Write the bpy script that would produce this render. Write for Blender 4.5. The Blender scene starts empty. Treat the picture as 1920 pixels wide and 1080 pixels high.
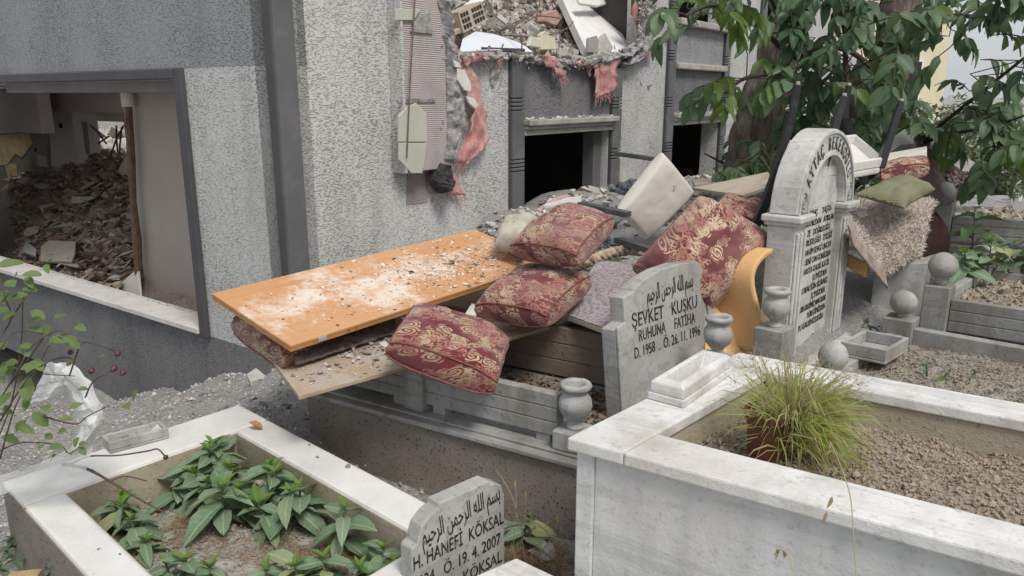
import bpy, bmesh, math, random
import numpy as np
from mathutils import Vector, Matrix, Euler, noise as mnoise
R = math.radians
rnd = random.Random(7)
sc = bpy.context.scene
col = sc.collection

# ------------------------------------------------------------------ camera, world, sun, exposure
EYE = 1.65
PITCH = R(14.1)
FPX = 1430.0                       # focal length in pixels of a 1920 wide picture
cam_d = bpy.data.cameras.new('camera')
cam_d.sensor_width = 36.0
cam_d.lens = 36.0 * FPX / 1920.0
cam_d.clip_start = 0.05
cam_d.clip_end = 2000
cam = bpy.data.objects.new('camera', cam_d)
col.objects.link(cam)
cam.location = (0, 0, EYE)
cam.rotation_euler = (R(90) - PITCH, 0, 0)
sc.camera = cam

SUN_EL, SUN_AZ = R(55), R(150)     # azimuth clockwise from +Y: behind the camera, to its right
world = bpy.data.worlds.new('World')
sc.world = world
world.use_nodes = True
wn = world.node_tree
wn.nodes.clear()
w_out = wn.nodes.new('ShaderNodeOutputWorld')
w_bg = wn.nodes.new('ShaderNodeBackground')
w_sky = wn.nodes.new('ShaderNodeTexSky')
w_sky.sky_type = 'NISHITA'
w_sky.sun_disc = False
w_sky.sun_elevation = SUN_EL
w_sky.sun_rotation = SUN_AZ
w_sky.air_density = 1.0
w_sky.dust_density = 3.0
w_hsv = wn.nodes.new('ShaderNodeMix')          # a thin even cloud layer whitens the blue
w_hsv.data_type = 'RGBA'
w_hsv.inputs[0].default_value = 0.62
w_hsv.inputs[7].default_value = (8.9, 9.2, 9.6, 1)
w_bg.inputs['Strength'].default_value = 0.053
wn.links.new(w_sky.outputs[0], w_hsv.inputs[6])
wn.links.new(w_hsv.outputs[2], w_bg.inputs['Color'])
wn.links.new(w_bg.outputs[0], w_out.inputs['Surface'])

sun_d = bpy.data.lights.new('sun', 'SUN')
sun_d.energy = 1.5
sun_d.angle = R(18)
sun_d.color = (1.0, 0.955, 0.88)
sun = bpy.data.objects.new('sun', sun_d)
col.objects.link(sun)
_sd = Vector((math.sin(SUN_AZ) * math.cos(SUN_EL), math.cos(SUN_AZ) * math.cos(SUN_EL), math.sin(SUN_EL)))
sun.rotation_euler = (-_sd).to_track_quat('-Z', 'Y').to_euler()
sun.location = _sd * 30

sc.view_settings.view_transform = 'Standard'
sc.view_settings.look = 'None'
sc.view_settings.exposure = 0.80
sc.view_settings.gamma = 1.0
sc.render.engine = 'CYCLES'
sc.cycles.max_bounces = 5
sc.cycles.transparent_max_bounces = 6
sc.cycles.use_denoising = True

# ------------------------------------------------------------------ measuring helpers: the eye stands at (0,0,EYE), looking along +Y
CT, ST = math.cos(PITCH), math.sin(PITCH)
def ray(x, y):
    dx, dy = x - 960.0, 540.0 - y
    return Vector((dx, FPX * CT + dy * ST, -FPX * ST + dy * CT))
def hz(x, y, h):
    """point that lies h metres below eye level"""
    r = ray(x, y)
    p = r * (-h / r.z)
    return Vector((p.x, p.y, EYE - h))
def pd(x, y, D):
    """point at ground distance D in front of the eye"""
    r = ray(x, y)
    p = r * (D / r.y)
    return Vector((p.x, p.y, p.z + EYE))
def rel(x, y, z):
    return Vector((x, y, z + EYE))
def azv(deg):
    return Vector((math.sin(R(deg)), math.cos(R(deg)), 0))

# ------------------------------------------------------------------ mesh collecting
class MB:
    def __init__(s):
        s.v, s.f, s.mi = [], [], []
    def add(s, vs, fs, mi=0):
        n = len(s.v)
        s.v += [Vector(p) for p in vs]
        s.f += [tuple(i + n for i in f) for f in fs]
        s.mi += [mi] * len(fs)
        return s
    def hexa(s, p, mi=0):
        """8 corners: 4 bottom (ccw), 4 top"""
        return s.add(p, [(3, 2, 1, 0), (4, 5, 6, 7), (0, 1, 5, 4), (1, 2, 6, 5), (2, 3, 7, 6), (3, 0, 4, 7)], mi)
    def slab(s, quad, z0, z1, mi=0):
        return s.hexa([(q[0], q[1], z0) for q in quad] + [(q[0], q[1], z1) for q in quad], mi)
    def box(s, c, sx, sy, sz, X=Vector((1, 0, 0)), Y=None, Z=None, mi=0):
        c = Vector(c); X = Vector(X).normalized()
        if Z is None: Z = Vector((0, 0, 1))
        if Y is None: Y = Z.cross(X).normalized()
        p = []
        for k in (-.5, .5):
            for i, j in ((-.5, -.5), (.5, -.5), (.5, .5), (-.5, .5)):
                p.append(c + X * (sx * i) + Y * (sy * j) + Z * (sz * k))
        return s.hexa(p, mi)
    def ext(s, poly, off, mi=0):
        """polygon (3D points) extruded by off"""
        n = len(poly); off = Vector(off)
        a = [Vector(p) for p in poly]; b = [p + off for p in a]
        fs = [tuple(range(n - 1, -1, -1)), tuple(range(n, 2 * n))]
        fs += [(i, (i + 1) % n, n + (i + 1) % n, n + i) for i in range(n)]
        return s.add(a + b, fs, mi)
    def tube(s, pts, r, n=6, mi=0, cap=True, up=None):
        pts = [Vector(p) for p in pts]
        if not hasattr(r, '__len__'): r = [r] * len(pts)
        vs, fs = [], []
        prev = None
        for i, p in enumerate(pts):
            t = (pts[min(i + 1, len(pts) - 1)] - pts[max(i - 1, 0)])
            t = t.normalized() if t.length > 1e-9 else Vector((0, 0, 1))
            a = prev if prev is not None else (Vector((0, 0, 1)) if abs(t.z) < .9 else Vector((1, 0, 0)))
            a = (a - t * a.dot(t)).normalized()
            b = t.cross(a)
            prev = a
            for k in range(n):
                th = 2 * math.pi * (k + .5) / n
                vs.append(p + (a * math.cos(th) + b * math.sin(th)) * r[i])
        for i in range(len(pts) - 1):
            for k in range(n):
                fs.append((i * n + k, i * n + (k + 1) % n, (i + 1) * n + (k + 1) % n, (i + 1) * n + k))
        if cap:
            fs.append(tuple(range(n - 1, -1, -1)))
            fs.append(tuple((len(pts) - 1) * n + k for k in range(n)))
        return s.add(vs, fs, mi)
    def lathe(s, c, prof, n=20, mi=0):
        """prof: (radius, z) from bottom to top"""
        c = Vector(c)
        vs, fs = [], []
        for r, z in prof:
            for k in range(n):
                th = 2 * math.pi * k / n
                vs.append(c + Vector((r * math.cos(th), r * math.sin(th), z)))
        for i in range(len(prof) - 1):
            for k in range(n):
                fs.append((i * n + k, i * n + (k + 1) % n, (i + 1) * n + (k + 1) % n, (i + 1) * n + k))
        fs.append(tuple(range(n - 1, -1, -1)))
        fs.append(tuple((len(prof) - 1) * n + k for k in range(n)))
        return s.add(vs, fs, mi)
    def grid(s, fn, nu, nv, mi=0, flip=False):
        vs = [fn(i / nu, j / nv) for j in range(nv + 1) for i in range(nu + 1)]
        fs = []
        for j in range(nv):
            for i in range(nu):
                q = (j * (nu + 1) + i, j * (nu + 1) + i + 1, (j + 1) * (nu + 1) + i + 1, (j + 1) * (nu + 1) + i)
                fs.append(q[::-1] if flip else q)
        return s.add(vs, fs, mi)
    def mesh(s, name, mats, smooth=False, M=None):
        me = bpy.data.meshes.new(name)
        v = s.v if M is None else [M @ p for p in s.v]
        me.from_pydata([tuple(p) for p in v], [], s.f)
        if not isinstance(mats, (list, tuple)): mats = [mats]
        for m in mats: me.materials.append(m)
        if len(mats) > 1:
            me.polygons.foreach_set('material_index', s.mi)
        if smooth:
            me.polygons.foreach_set('use_smooth', [True] * len(me.polygons))
        me.update()
        return me
    def build(s, name, mats, parent=None, smooth=False, bevel=0, seg=2, weld=False):
        """points are in world coordinates; the object sits at its parent's (or its own base) origin"""
        if parent is not None:
            W = WM[parent]
        else:
            n = len(s.v)
            W = Matrix.Translation((sum(p.x for p in s.v) / n, sum(p.y for p in s.v) / n, min(p.z for p in s.v)))
        me = s.mesh(name, mats, smooth, W.inverted())
        if weld:
            bm = bmesh.new(); bm.from_mesh(me)
            bmesh.ops.remove_doubles(bm, verts=bm.verts, dist=1e-5)
            bm.to_mesh(me); bm.free()
        o = bpy.data.objects.new(name, me)
        col.objects.link(o)
        if parent is not None:
            o.parent = parent
        else:
            o.matrix_world = W
        WM[o] = W
        if bevel:
            b = o.modifiers.new('bevel', 'BEVEL'); b.width = bevel; b.segments = seg; b.limit_method = 'ANGLE'; b.angle_limit = R(40)
            b.harden_normals = False
        return o
WM = {}
def put(name, me, M, parent=None):
    """a mesh that may be shared, at world matrix M"""
    o = bpy.data.objects.new(name, me)
    col.objects.link(o)
    if parent is not None:
        o.parent = parent
        o.matrix_basis = WM[parent].inverted() @ M
    else:
        o.matrix_basis = M
    WM[o] = M
    return o
def tag(o, label=None, cat=None, group=None, kind=None):
    if label: o['label'] = label
    if cat: o['category'] = cat
    if group: o['group'] = group
    if kind: o['kind'] = kind
    return o
def thing(name, label, cat, base, group=None, rotz=0):
    o = bpy.data.objects.new(name, None)
    col.objects.link(o)
    o.empty_display_size = .1
    M = Matrix.Translation(Vector(base)) @ Matrix.Rotation(rotz, 4, 'Z')
    o.matrix_basis = M
    WM[o] = M
    return tag(o, label, cat, group)
def fbm(p, s=1.0, o=4):
    return mnoise.fractal(Vector(p) * s, 1.0, 2.0, o)

# ------------------------------------------------------------------ materials
class NT:
    def __init__(s, name):
        s.m = bpy.data.materials.new(name)
        s.m.use_nodes = True
        s.t = s.m.node_tree
        s.t.nodes.clear()
        s.out = s.n('ShaderNodeOutputMaterial')
        s.b = s.n('ShaderNodeBsdfPrincipled')
        s.l(s.b.outputs[0], s.out.inputs['Surface'])
        tc = s.n('ShaderNodeTexCoord')
        s.obj = tc.outputs['Object']
        s.gen = tc.outputs['Generated']
        s.info = None
    def n(s, t): return s.t.nodes.new(t)
    def l(s, a, b): s.t.links.new(a, b)
    def setin(s, sock, v):
        if hasattr(v, 'is_linked') or isinstance(v, bpy.types.NodeSocket): s.l(v, sock)
        elif isinstance(v, (tuple, list)) and len(v) == 3 and sock.type == 'RGBA': sock.default_value = (*v, 1)
        else: sock.default_value = v
    def pos(s):
        g = s.n('ShaderNodeNewGeometry'); return g.outputs['Position']
    def rand(s):
        o = s.n('ShaderNodeObjectInfo'); return o.outputs['Random']
    def map(s, sc_=(1, 1, 1), co=None, rot=(0, 0, 0), loc=(0, 0, 0)):
        n = s.n('ShaderNodeMapping')
        s.l(co or s.obj, n.inputs[0]); n.inputs['Scale'].default_value = sc_; n.inputs['Rotation'].default_value = rot
        n.inputs['Location'].default_value = loc
        return n.outputs[0]
    def noise(s, scale, detail=4, rough=.55, co=None, dist=0, color=False):
        n = s.n('ShaderNodeTexNoise')
        s.l(co or s.obj, n.inputs['Vector'])
        n.inputs['Scale'].default_value = scale; n.inputs['Detail'].default_value = detail
        n.inputs['Roughness'].default_value = rough; n.inputs['Distortion'].default_value = dist
        return n.outputs['Color' if color else 'Fac']
    def vor(s, scale, feat='F1', co=None, out='Distance', rnd_=1.0):
        n = s.n('ShaderNodeTexVoronoi'); n.feature = feat
        s.l(co or s.obj, n.inputs['Vector']); n.inputs['Scale'].default_value = scale
        n.inputs['Randomness'].default_value = rnd_
        return n.outputs[out]
    def wave(s, scale, dist=0, detail=2, co=None, axis='X', kind='BANDS'):
        n = s.n('ShaderNodeTexWave'); n.wave_type = kind; n.bands_direction = axis
        s.l(co or s.obj, n.inputs['Vector']); n.inputs['Scale'].default_value = scale
        n.inputs['Distortion'].default_value = dist; n.inputs['Detail'].default_value = detail
        return n.outputs['Fac']
    def ramp(s, fac, stops, interp='LINEAR'):
        n = s.n('ShaderNodeValToRGB'); n.color_ramp.interpolation = interp
        el = n.color_ramp.elements
        while len(el) < len(stops): el.new(.5)
        for e, (p, c) in zip(el, stops):
            e.position = p
            e.color = (c, c, c, 1) if not hasattr(c, '__len__') else (*c, 1)
        s.l(fac, n.inputs[0])
        return n.outputs[0]
    def mix(s, fac, a, b, mode='MIX'):
        n = s.n('ShaderNodeMix'); n.data_type = 'RGBA'; n.blend_type = mode
        s.setin(n.inputs[0], fac); s.setin(n.inputs[6], a); s.setin(n.inputs[7], b)
        return n.outputs[2]
    def math(s, op, a, b=0.0, c=None):
        n = s.n('ShaderNodeMath'); n.operation = op
        s.setin(n.inputs[0], a); s.setin(n.inputs[1], b)
        if c is not None: s.setin(n.inputs[2], c)
        return n.outputs[0]
    def vadd(s, a, b, op='ADD'):
        n = s.n('ShaderNodeVectorMath'); n.operation = op
        s.setin(n.inputs[0], a); s.setin(n.inputs[1], b)
        return n.outputs[0]
    def vscale(s, a, k):
        n = s.n('ShaderNodeVectorMath'); n.operation = 'SCALE'
        s.l(a, n.inputs[0]); n.inputs['Scale'].default_value = k
        return n.outputs[0]
    def sep(s, co=None):
        n = s.n('ShaderNodeSeparateXYZ'); s.l(co or s.obj, n.inputs[0]); return n.outputs
    def bump(s, h, strength=.5, dist=.01):
        n = s.n('ShaderNodeBump'); n.inputs['Strength'].default_value = strength; n.inputs['Distance'].default_value = dist
        s.l(h, n.inputs['Height'])
        s.l(n.outputs[0], s.b.inputs['Normal'])
        return n.outputs[0]
    def fin(s, colr, rough=.8, spec=.3):
        s.setin(s.b.inputs['Base Color'], colr)
        s.setin(s.b.inputs['Roughness'], rough)
        s.b.inputs['Specular IOR Level'].default_value = spec
        return s.m

def stucco(name, base, pit, dirt):
    n = NT(name)
    co = n.map((1, 1, 3.6))
    w = n.noise(6.0, 2, .5, color=True)
    co2 = n.vadd(co, n.vscale(w, .09))
    a = n.noise(43, 2.4, .5, co=co2, dist=.25)
    pits = n.ramp(a, [(.535, 0), (.60, 1)])
    brk = n.ramp(n.noise(1.8, 3), [(.3, .35), (.62, 1)])
    pits = n.math('MULTIPLY', pits, brk)
    fine = n.noise(140, 3)
    big = n.noise(.9, 5, .6)
    streak = n.noise(3.0, 4, .6, co=n.map((1.6, 1.6, .22)))
    c = n.mix(n.ramp(big, [(.35, 0), (.7, 1)]), base, dirt)
    scar = n.ramp(n.noise(2.6, 7, .72), [(.63, 0), (.66, 1)])
    c = n.mix(n.math('MULTIPLY', scar, .35), c, (min(1, base[0] * 1.2), min(1, base[1] * 1.18), min(1, base[2] * 1.12)))
    fs_ = n.noise(9.0, 4, .6, co=n.map((1.4, 1.4, .09)))
    c = n.mix(n.math('MULTIPLY', n.ramp(fs_, [(.58, 0), (.76, 1)]), .3), c, (dirt[0] * .6, dirt[1] * .58, dirt[2] * .56))
    c = n.mix(n.math('MULTIPLY', n.ramp(streak, [(.52, 0), (.75, 1)]), .55), c, (dirt[0] * .72, dirt[1] * .72, dirt[2] * .7))
    c = n.mix(n.math('MULTIPLY', pits, .84), c, pit)
    h = n.math('ADD', n.math('MULTIPLY', pits, -1.0), n.math('MULTIPLY', fine, .22))
    n.bump(h, .8, .007)
    return n.fin(c, .88, .2)
STUCCO_L = stucco('stucco_light', (.60, .60, .585), (.25, .25, .25), (.52, .515, .495))
STUCCO_M = stucco('stucco_blue_grey', (.34, .345, .355), (.165, .17, .18), (.295, .30, .305))
STUCCO_D = stucco('stucco_dark', (.225, .225, .23), (.11, .112, .118), (.165, .165, .168))

def plain(name, c, rough=.7, var=.25, scale=6, bump=0, bscale=60, spec=.3, dust=None, dustlo=.5, dusthi=.7, dscale=5, rnd_=0):
    n = NT(name)
    k = n.noise(scale, 5, .6)
    cc = n.mix(n.ramp(k, [(.3, 0), (.7, 1)]), tuple(x * (1 - var) for x in c), tuple(min(1, x * (1 + var * .6)) for x in c))
    if rnd_:
        r = n.rand()
        cc = n.mix(n.math('MULTIPLY', r, rnd_), cc, tuple(x * .45 for x in c))
    if dust:
        d = n.noise(dscale, 6, .65)
        cc = n.mix(n.ramp(d, [(dustlo, 0), (dusthi, 1)]), cc, dust)
    if bump:
        n.bump(n.noise(bscale, 5, .6), bump, .01)
    return n.fin(cc, rough, spec)
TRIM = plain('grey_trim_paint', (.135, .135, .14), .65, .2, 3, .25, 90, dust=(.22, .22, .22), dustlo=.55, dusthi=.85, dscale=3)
TRIM_D = plain('dark_and_shaded_trim', (.085, .085, .09), .6, .2, 3, .2, 90)
LINTEL = plain('lintel_stone', (.42, .40, .36), .75, .25, 7, .35, 60, dust=(.25, .23, .2), dustlo=.5, dusthi=.75)
SILL = plain('window_sill_marble', (.62, .60, .57), .5, .15, 8, .1, 80, dust=(.3, .27, .24), dustlo=.6, dusthi=.68, dscale=38)
ROOM = plain('room_plaster', (.46, .40, .355), .8, .12, 1.2, .1, 40, dust=(.34, .28, .245), dustlo=.55, dusthi=.85, dscale=1.1)
ROOM_L = plain('room_plaster_pale', (.76, .71, .66), .8, .15, 2, .1, 40, dust=(.55, .49, .44), dustlo=.5, dusthi=.8, dscale=2)
REVEAL = plain('reveal_white', (.68, .64, .62), .6, .1, 8, .1, 60, dust=(.35, .2, .18), dustlo=.62, dusthi=.7, dscale=16)
DARKROOM = plain('dark_room', (.075, .068, .062), .9, .3, 3)  # near-black walls put the unlit interior's darkness into the colour
MORTAR = plain('torn_mortar', (.36, .35, .34), .95, .5, 18, 1.0, 45, dust=(.15, .152, .16), dustlo=.48, dusthi=.62, dscale=11)
CHAR = plain('charred_lump', (.06, .057, .055), .9, .5, 25, 1.0, 40)
PALE = plain('pale_broken_panel', (.50, .51, .43), .6, .1, 4, .1, 50, dust=(.36, .35, .28), dustlo=.55, dusthi=.8, dscale=4)
CHUNK = plain('broken_masonry', (.46, .435, .40), .95, .35, 14, .8, 50, rnd_=.5)
CHUNK_P = plain('pale_masonry', (.60, .575, .53), .95, .25, 14, .8, 50, rnd_=.5)
CHUNK_B = plain('brown_masonry', (.37, .285, .225), .95, .4, 14, .7, 50, rnd_=.8)
WHITEB = plain('white_board', (.74, .74, .72), .6, .12, 6, .15, 60, dust=(.42, .41, .38), dustlo=.58, dusthi=.75, dscale=7)
BLUEW = plain('white_sheet_metal', (.72, .76, .82), .35, .08, 4, dust=(.5, .5, .5), dustlo=.62, dusthi=.8, dscale=6)
BRICK = plain('pale_hollow_brick', (.50, .42, .34), .9, .25, 20, .5, 60)
REBAR = plain('rusty_rebar', (.17, .13, .11), .75, .4, 30)
GAP = plain('dark_hole', (.03, .027, .025), .9, .2, 5)

def marble(name, base, vein, stain, stain_amt=.5, rough=.45, pits=True, vs=2.5):
    n = NT(name)
    wv = n.wave(vs, 7, 4, co=n.map((1, 1, .5), rot=(0, 0, .6)), axis='X')
    c = n.mix(n.ramp(wv, [(.0, 0), (.75, .25), (1, .55)]), base, vein)
    vn = n.noise(2.2, 5, .6, co=n.map((.45, 4.5, 6.5), co=n.map((1, 1, 1), rot=(0, 0, R(35)))), dist=.6)
    c = n.mix(n.ramp(vn, [(.50, 0), (.60, .55), (.70, .1)]), c, tuple(x * .78 for x in vein))
    cl = n.noise(1.7, 6, .62)
    c = n.mix(n.math('MULTIPLY', n.ramp(cl, [(.45, 0), (.72, 1)]), stain_amt), c, stain)
    st = n.noise(4.5, 5, .65, co=n.map((1, 1, .18)))
    c = n.mix(n.math('MULTIPLY', n.ramp(st, [(.5, 0), (.68, 1)]), stain_amt * .75), c, tuple(x * .8 for x in stain))
    sp = n.noise(46, 4, .6)
    c = n.mix(n.math('MULTIPLY', n.ramp(sp, [(.56, 0), (.72, 1)]), stain_amt * .7), c, tuple(x * .6 for x in stain))
    if pits:
        sp2 = n.noise(160, 2)
        c = n.mix(n.ramp(sp2, [(.70, 0), (.74, .7)]), c, tuple(x * .3 for x in stain))
    n.bump(n.math('ADD', n.noise(110, 4), n.math('MULTIPLY', n.noise(30, 5, .65), 1.2)), .4, .004)
    return n.fin(c, rough, .35)
MARBLE_W = marble('white_marble', (.72, .715, .695), (.60, .60, .585), (.48, .44, .37), .72)
MARBLE_P = marble('white_marble_panel', (.60, .60, .59), (.47, .475, .475), (.42, .40, .365), .6)
MARBLE_G = marble('weathered_marble', (.43, .43, .41), (.32, .32, .305), (.24, .225, .19), .8, .6)
MARBLE_T = marble('tall_stone_marble', (.60, .60, .575), (.52, .52, .50), (.31, .295, .255), .75, .6)
MARBLE_R = marble('grey_rail_marble', (.37, .37, .355), (.28, .28, .265), (.19, .175, .145), .95, .7)
def concrete(name, base, dark, scale=40, thr=.6, amt=.7, moss=None, bump=.6):
    n = NT(name)
    a = n.noise(2.2, 6, .65)
    c = n.mix(n.ramp(a, [(.35, 0), (.7, 1)]), base, tuple(x * .72 for x in base))
    if moss:
        c = n.mix(n.ramp(n.noise(4, 5, .6), [(.5, 0), (.7, .8)]), c, moss)
    p = n.noise(scale, 4, .6)
    c = n.mix(n.math('MULTIPLY', n.ramp(p, [(thr, 0), (thr + .07, 1)]), amt), c, dark)
    n.bump(n.math('ADD', p, n.math('MULTIPLY', n.noise(scale * 4, 3), .5)), bump, .006)
    return n.fin(c, .92, .2)
CONC_W = concrete('whitewashed_concrete', (.72, .715, .68), (.40, .38, .34), 90, .66, .5, None, .3)
CONC_IN = concrete('mossy_inner_concrete', (.45, .395, .30), (.20, .17, .12), 60, .58, .6, (.31, .26, .17), .6)
CONC_B = concrete('pebbled_brown_concrete', (.32, .285, .24), (.07, .062, .055), 80, .585, .85, (.25, .21, .17), .9)
CONC_G = concrete('grey_broken_slab', (.34, .33, .315), (.15, .145, .14), 40, .6, .6)

def soil(name, c1, c2, c3, scale=30):
    n = NT(name)
    a = n.noise(scale, 6, .7); b = n.noise(5, 4, .6); p = n.vor(scale * 2.2)
    c = n.mix(n.ramp(a, [(.35, 0), (.65, 1)]), c1, c2)
    c = n.mix(n.ramp(b, [(.42, 0), (.65, .8)]), c, c3)
    n.bump(n.math('ADD', a, n.math('MULTIPLY', p, .6)), .9, .02)
    return n.fin(c, .97, .1)
SOIL_G = soil('grey_rubbly_soil', (.22, .19, .15), (.42, .385, .33), (.33, .295, .24))
SOIL_B = soil('brown_clod_soil', (.20, .16, .13), (.41, .35, .295), (.35, .305, .26))
SOIL_L = soil('litter_soil', (.24, .205, .165), (.47, .45, .415), (.40, .38, .345))
GROUND = soil('crushed_rubble_ground', (.22, .215, .205), (.42, .415, .40), (.32, .315, .30), 36)
CLOD_G = plain('grey_clod', (.42, .38, .315), .97, .3, 20, .6, 60, rnd_=.6, spec=.1)
CLOD_B = plain('brown_clod', (.39, .32, .245), .97, .3, 20, .6, 60, rnd_=.6, spec=.1)

def wood_door():
    n = NT('orange_wood_laminate')
    c = n.mix(n.ramp(n.noise(2.2, 5, .6, co=n.map((.5, 6, 1))), [(.3, 0), (.7, 1)]), (.52, .26, .115), (.59, .305, .145))
    m = n.noise(3.4, 7, .68)
    o = n.sep()
    fall = n.math('ADD', n.math('MULTIPLY', n.math('ABSOLUTE', n.math('SUBTRACT', o[0], .55)), .20), n.math('MULTIPLY', n.math('ABSOLUTE', n.math('SUBTRACT', o[1], .28)), .62))
    mm = n.math('SUBTRACT', m, n.math('MULTIPLY', fall, .9))
    fine = n.noise(30, 5, .7)
    mm = n.math('ADD', mm, n.math('MULTIPLY', n.math('SUBTRACT', fine, .5), .42))
    d = n.ramp(mm, [(.33, 0), (.50, .9)])
    c = n.mix(d, c, (.72, .66, .60))
    hz_ = n.ramp(n.noise(1.8, 4, .6), [(.35, 0), (.75, .35)])
    c = n.mix(hz_, c, (.66, .47, .30))
    n.bump(n.noise(70, 4), .1, .003)
    return n.fin(c, n.math('ADD', n.math('MULTIPLY', d, .4), .42), .35)
DOORW = wood_door()
DOORE = plain('orange_wood_edge', (.50, .25, .085), .5, .2, 14)
METAL = plain('dull_hinge_metal', (.45, .43, .40), .4, .2, 30)
PLY = plain('plywood_board', (.45, .35, .245), .75, .2, 6, .2, 40, dust=(.43, .40, .36), dustlo=.42, dusthi=.62, dscale=6)
PLYE = plain('plywood_edge', (.42, .30, .17), .8, .25, 30)
PLANK = plain('pale_plank', (.50, .42, .34), .8, .2, 8, .3, 50, dust=(.42, .40, .36), dustlo=.5, dusthi=.7, dscale=9)
BLACKM = plain('black_lacquer', (.018, .018, .021), .35, .2, 8, spec=.5, dust=(.06, .06, .06), dustlo=.55, dusthi=.8, dscale=12)
GREYBAR = plain('dark_grey_bar', (.075, .08, .088), .5, .2, 8, dust=(.17, .17, .17), dustlo=.55, dusthi=.8, dscale=12)
SEATW = plain('white_chair_paint', (.72, .70, .66), .45, .1, 5, dust=(.5, .46, .4), dustlo=.6, dusthi=.8, dscale=8)

def damask(name, red=(.125, .014, .022), cream=(.46, .345, .225), pink=(.33, .135, .11), amount=0.0):
    n = NT(name)
    o = n.sep()
    cmb = n.n('ShaderNodeCombineXYZ')
    n.l(n.math('ADD', o[0], n.math('MULTIPLY', o[2], .9)), cmb.inputs[0]); n.l(n.math('ADD', o[1], n.math('MULTIPLY', o[2], 1.1)), cmb.inputs[1])
    off_ = n.n('ShaderNodeCombineXYZ'); rd_ = n.rand()
    n.l(n.math('MULTIPLY', rd_, 7.3), off_.inputs[0]); n.l(n.math('MULTIPLY', rd_, 3.1), off_.inputs[1])
    flat = n.vadd(cmb.outputs[0], off_.outputs[0])
    w = n.noise(11, 3, .5, co=flat, color=True)
    co = n.vadd(flat, n.vscale(n.vadd(w, (.5, .5, .5), 'SUBTRACT'), .035))
    SCL = 10.5
    v_ = n.n('ShaderNodeTexVoronoi'); v_.voronoi_dimensions = '2D'; v_.inputs['Scale'].default_value = SCL; v_.inputs['Randomness'].default_value = .7
    n.l(co, v_.inputs['Vector'])
    d = v_.outputs['Distance']
    loc = n.sep(n.vadd(co, v_.outputs['Position'], 'SUBTRACT'))
    ang = n.math('ARCTAN2', loc[1], loc[0])
    pet = n.math('ABSOLUTE', n.math('SINE', n.math('MULTIPLY', ang, 2.5)))
    edge = n.math('ADD', .28, n.math('MULTIPLY', pet, .15))                      # petal outline
    inside = n.ramp(n.math('SUBTRACT', edge, d), [(.0, 0), (.012, 1)])
    swirl = n.math('SINE', n.math('ADD', n.math('MULTIPLY', d, 40.0), n.math('ADD', n.math('MULTIPLY', ang, 2.0), n.math('MULTIPLY', n.noise(30, 2, co=flat), 5.0))))
    rose = n.math('MULTIPLY', n.ramp(n.math('ADD', swirl, .42), [(.0, 0), (.2, 1)]), inside)
    sc1 = n.math('ABSOLUTE', n.math('SUBTRACT', n.noise(17, 1.5, .45, co=flat, dist=2.2), .5))
    scroll = n.ramp(sc1, [(.036, 1), (.05, 0)])
    where = n.ramp(n.noise(6.0, 2, .5, co=flat), [(.46 - amount, 0), (.50 - amount, 1)])
    lf = n.math('ABSOLUTE', n.math('SUBTRACT', n.noise(34, 2, .5, co=co, dist=1.2), .56))
    blot = n.math('MULTIPLY', n.ramp(lf, [(.036, 1), (.055, 0)]), where)
    pat = n.math('MAXIMUM', rose, n.math('MULTIPLY', n.math('MAXIMUM', scroll, blot), where))
    cc = n.mix(n.ramp(n.noise(13, 2), [(.42, 0), (.58, 1)]), cream, pink)
    cc = n.mix(n.ramp(n.noise(24, 2, co=co), [(.55, 0), (.62, .75)]), cc, (.27, .20, .085))
    redv = n.mix(n.noise(6, 4), tuple(x * .7 for x in red), tuple(min(1, x * 1.35) for x in red))
    c = n.mix(n.math('MULTIPLY', pat, .95), redv, cc)
    dust = n.ramp(n.noise(4.2, 5, .65), [(.35, .02), (.8, .34)])
    c = n.mix(n.math('MULTIPLY', dust, n.math('ADD', .6, n.math('MULTIPLY', rd_, 1.0))), c, (.33, .25, .23))
    wv = n.noise(340, 2, .5)
    n.bump(n.math('ADD', n.math('MULTIPLY', wv, .5), n.math('MULTIPLY', pat, .35)), .35, .004)
    n.b.inputs['Sheen Weight'].default_value = .25
    n.b.inputs['Sheen Roughness'].default_value = .5
    return n.fin(c, .85, .15)
DAMASK = damask('burgundy_damask')
DAMASK2 = damask('burgundy_damask_bold', red=(.12, .011, .018), cream=(.54, .41, .28), amount=.02)
PIPING = plain('burgundy_piping', (.22, .085, .07), .85, .5, 40)
FOAMW = plain('stained_cream_foam', (.66, .63, .57), .9, .06, 3, .12, 120, dust=(.26, .20, .15), dustlo=.66, dusthi=.70, dscale=13)
FOAMO = plain('orange_foam', (.70, .42, .19), .85, .12, 4, .3, 120, dust=(.72, .52, .33), dustlo=.5, dusthi=.8, dscale=3)
GREENC = None
def corduroy():
    n = NT('olive_corduroy')
    w = n.wave(72, .6, 2, axis='Y')
    c = n.mix(w, (.15, .155, .085), (.30, .305, .185))
    c = n.mix(n.ramp(n.noise(5, 4), [(.4, 0), (.8, .5)]), c, (.37, .35, .27))
    n.bump(w, .6, .006)
    return n.fin(c, .9, .1)
GREENC = corduroy()
SHAG = plain('cream_shag_wool', (.78, .74, .66), .95, .3, 22, 1.0, 120, dust=(.58, .50, .40), dustlo=.55, dusthi=.66, dscale=45)
RUGB = plain('rug_backing', (.40, .31, .27), .95, .3, 30, .5, 120)
RUGR = plain('dark_red_rug', (.035, .013, .013), .95, .4, 20, .6, 80)
SPECK = plain('speckled_felt', (.40, .37, .385), .95, .3, 50, .6, 120, dust=(.24, .17, .18), dustlo=.5, dusthi=.6, dscale=60)
CARPB = plain('brown_speckled_carpet', (.21, .165, .155), .97, .45, 60, .9, 130, dust=(.42, .40, .375), dustlo=.5, dusthi=.72, dscale=14)
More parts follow.
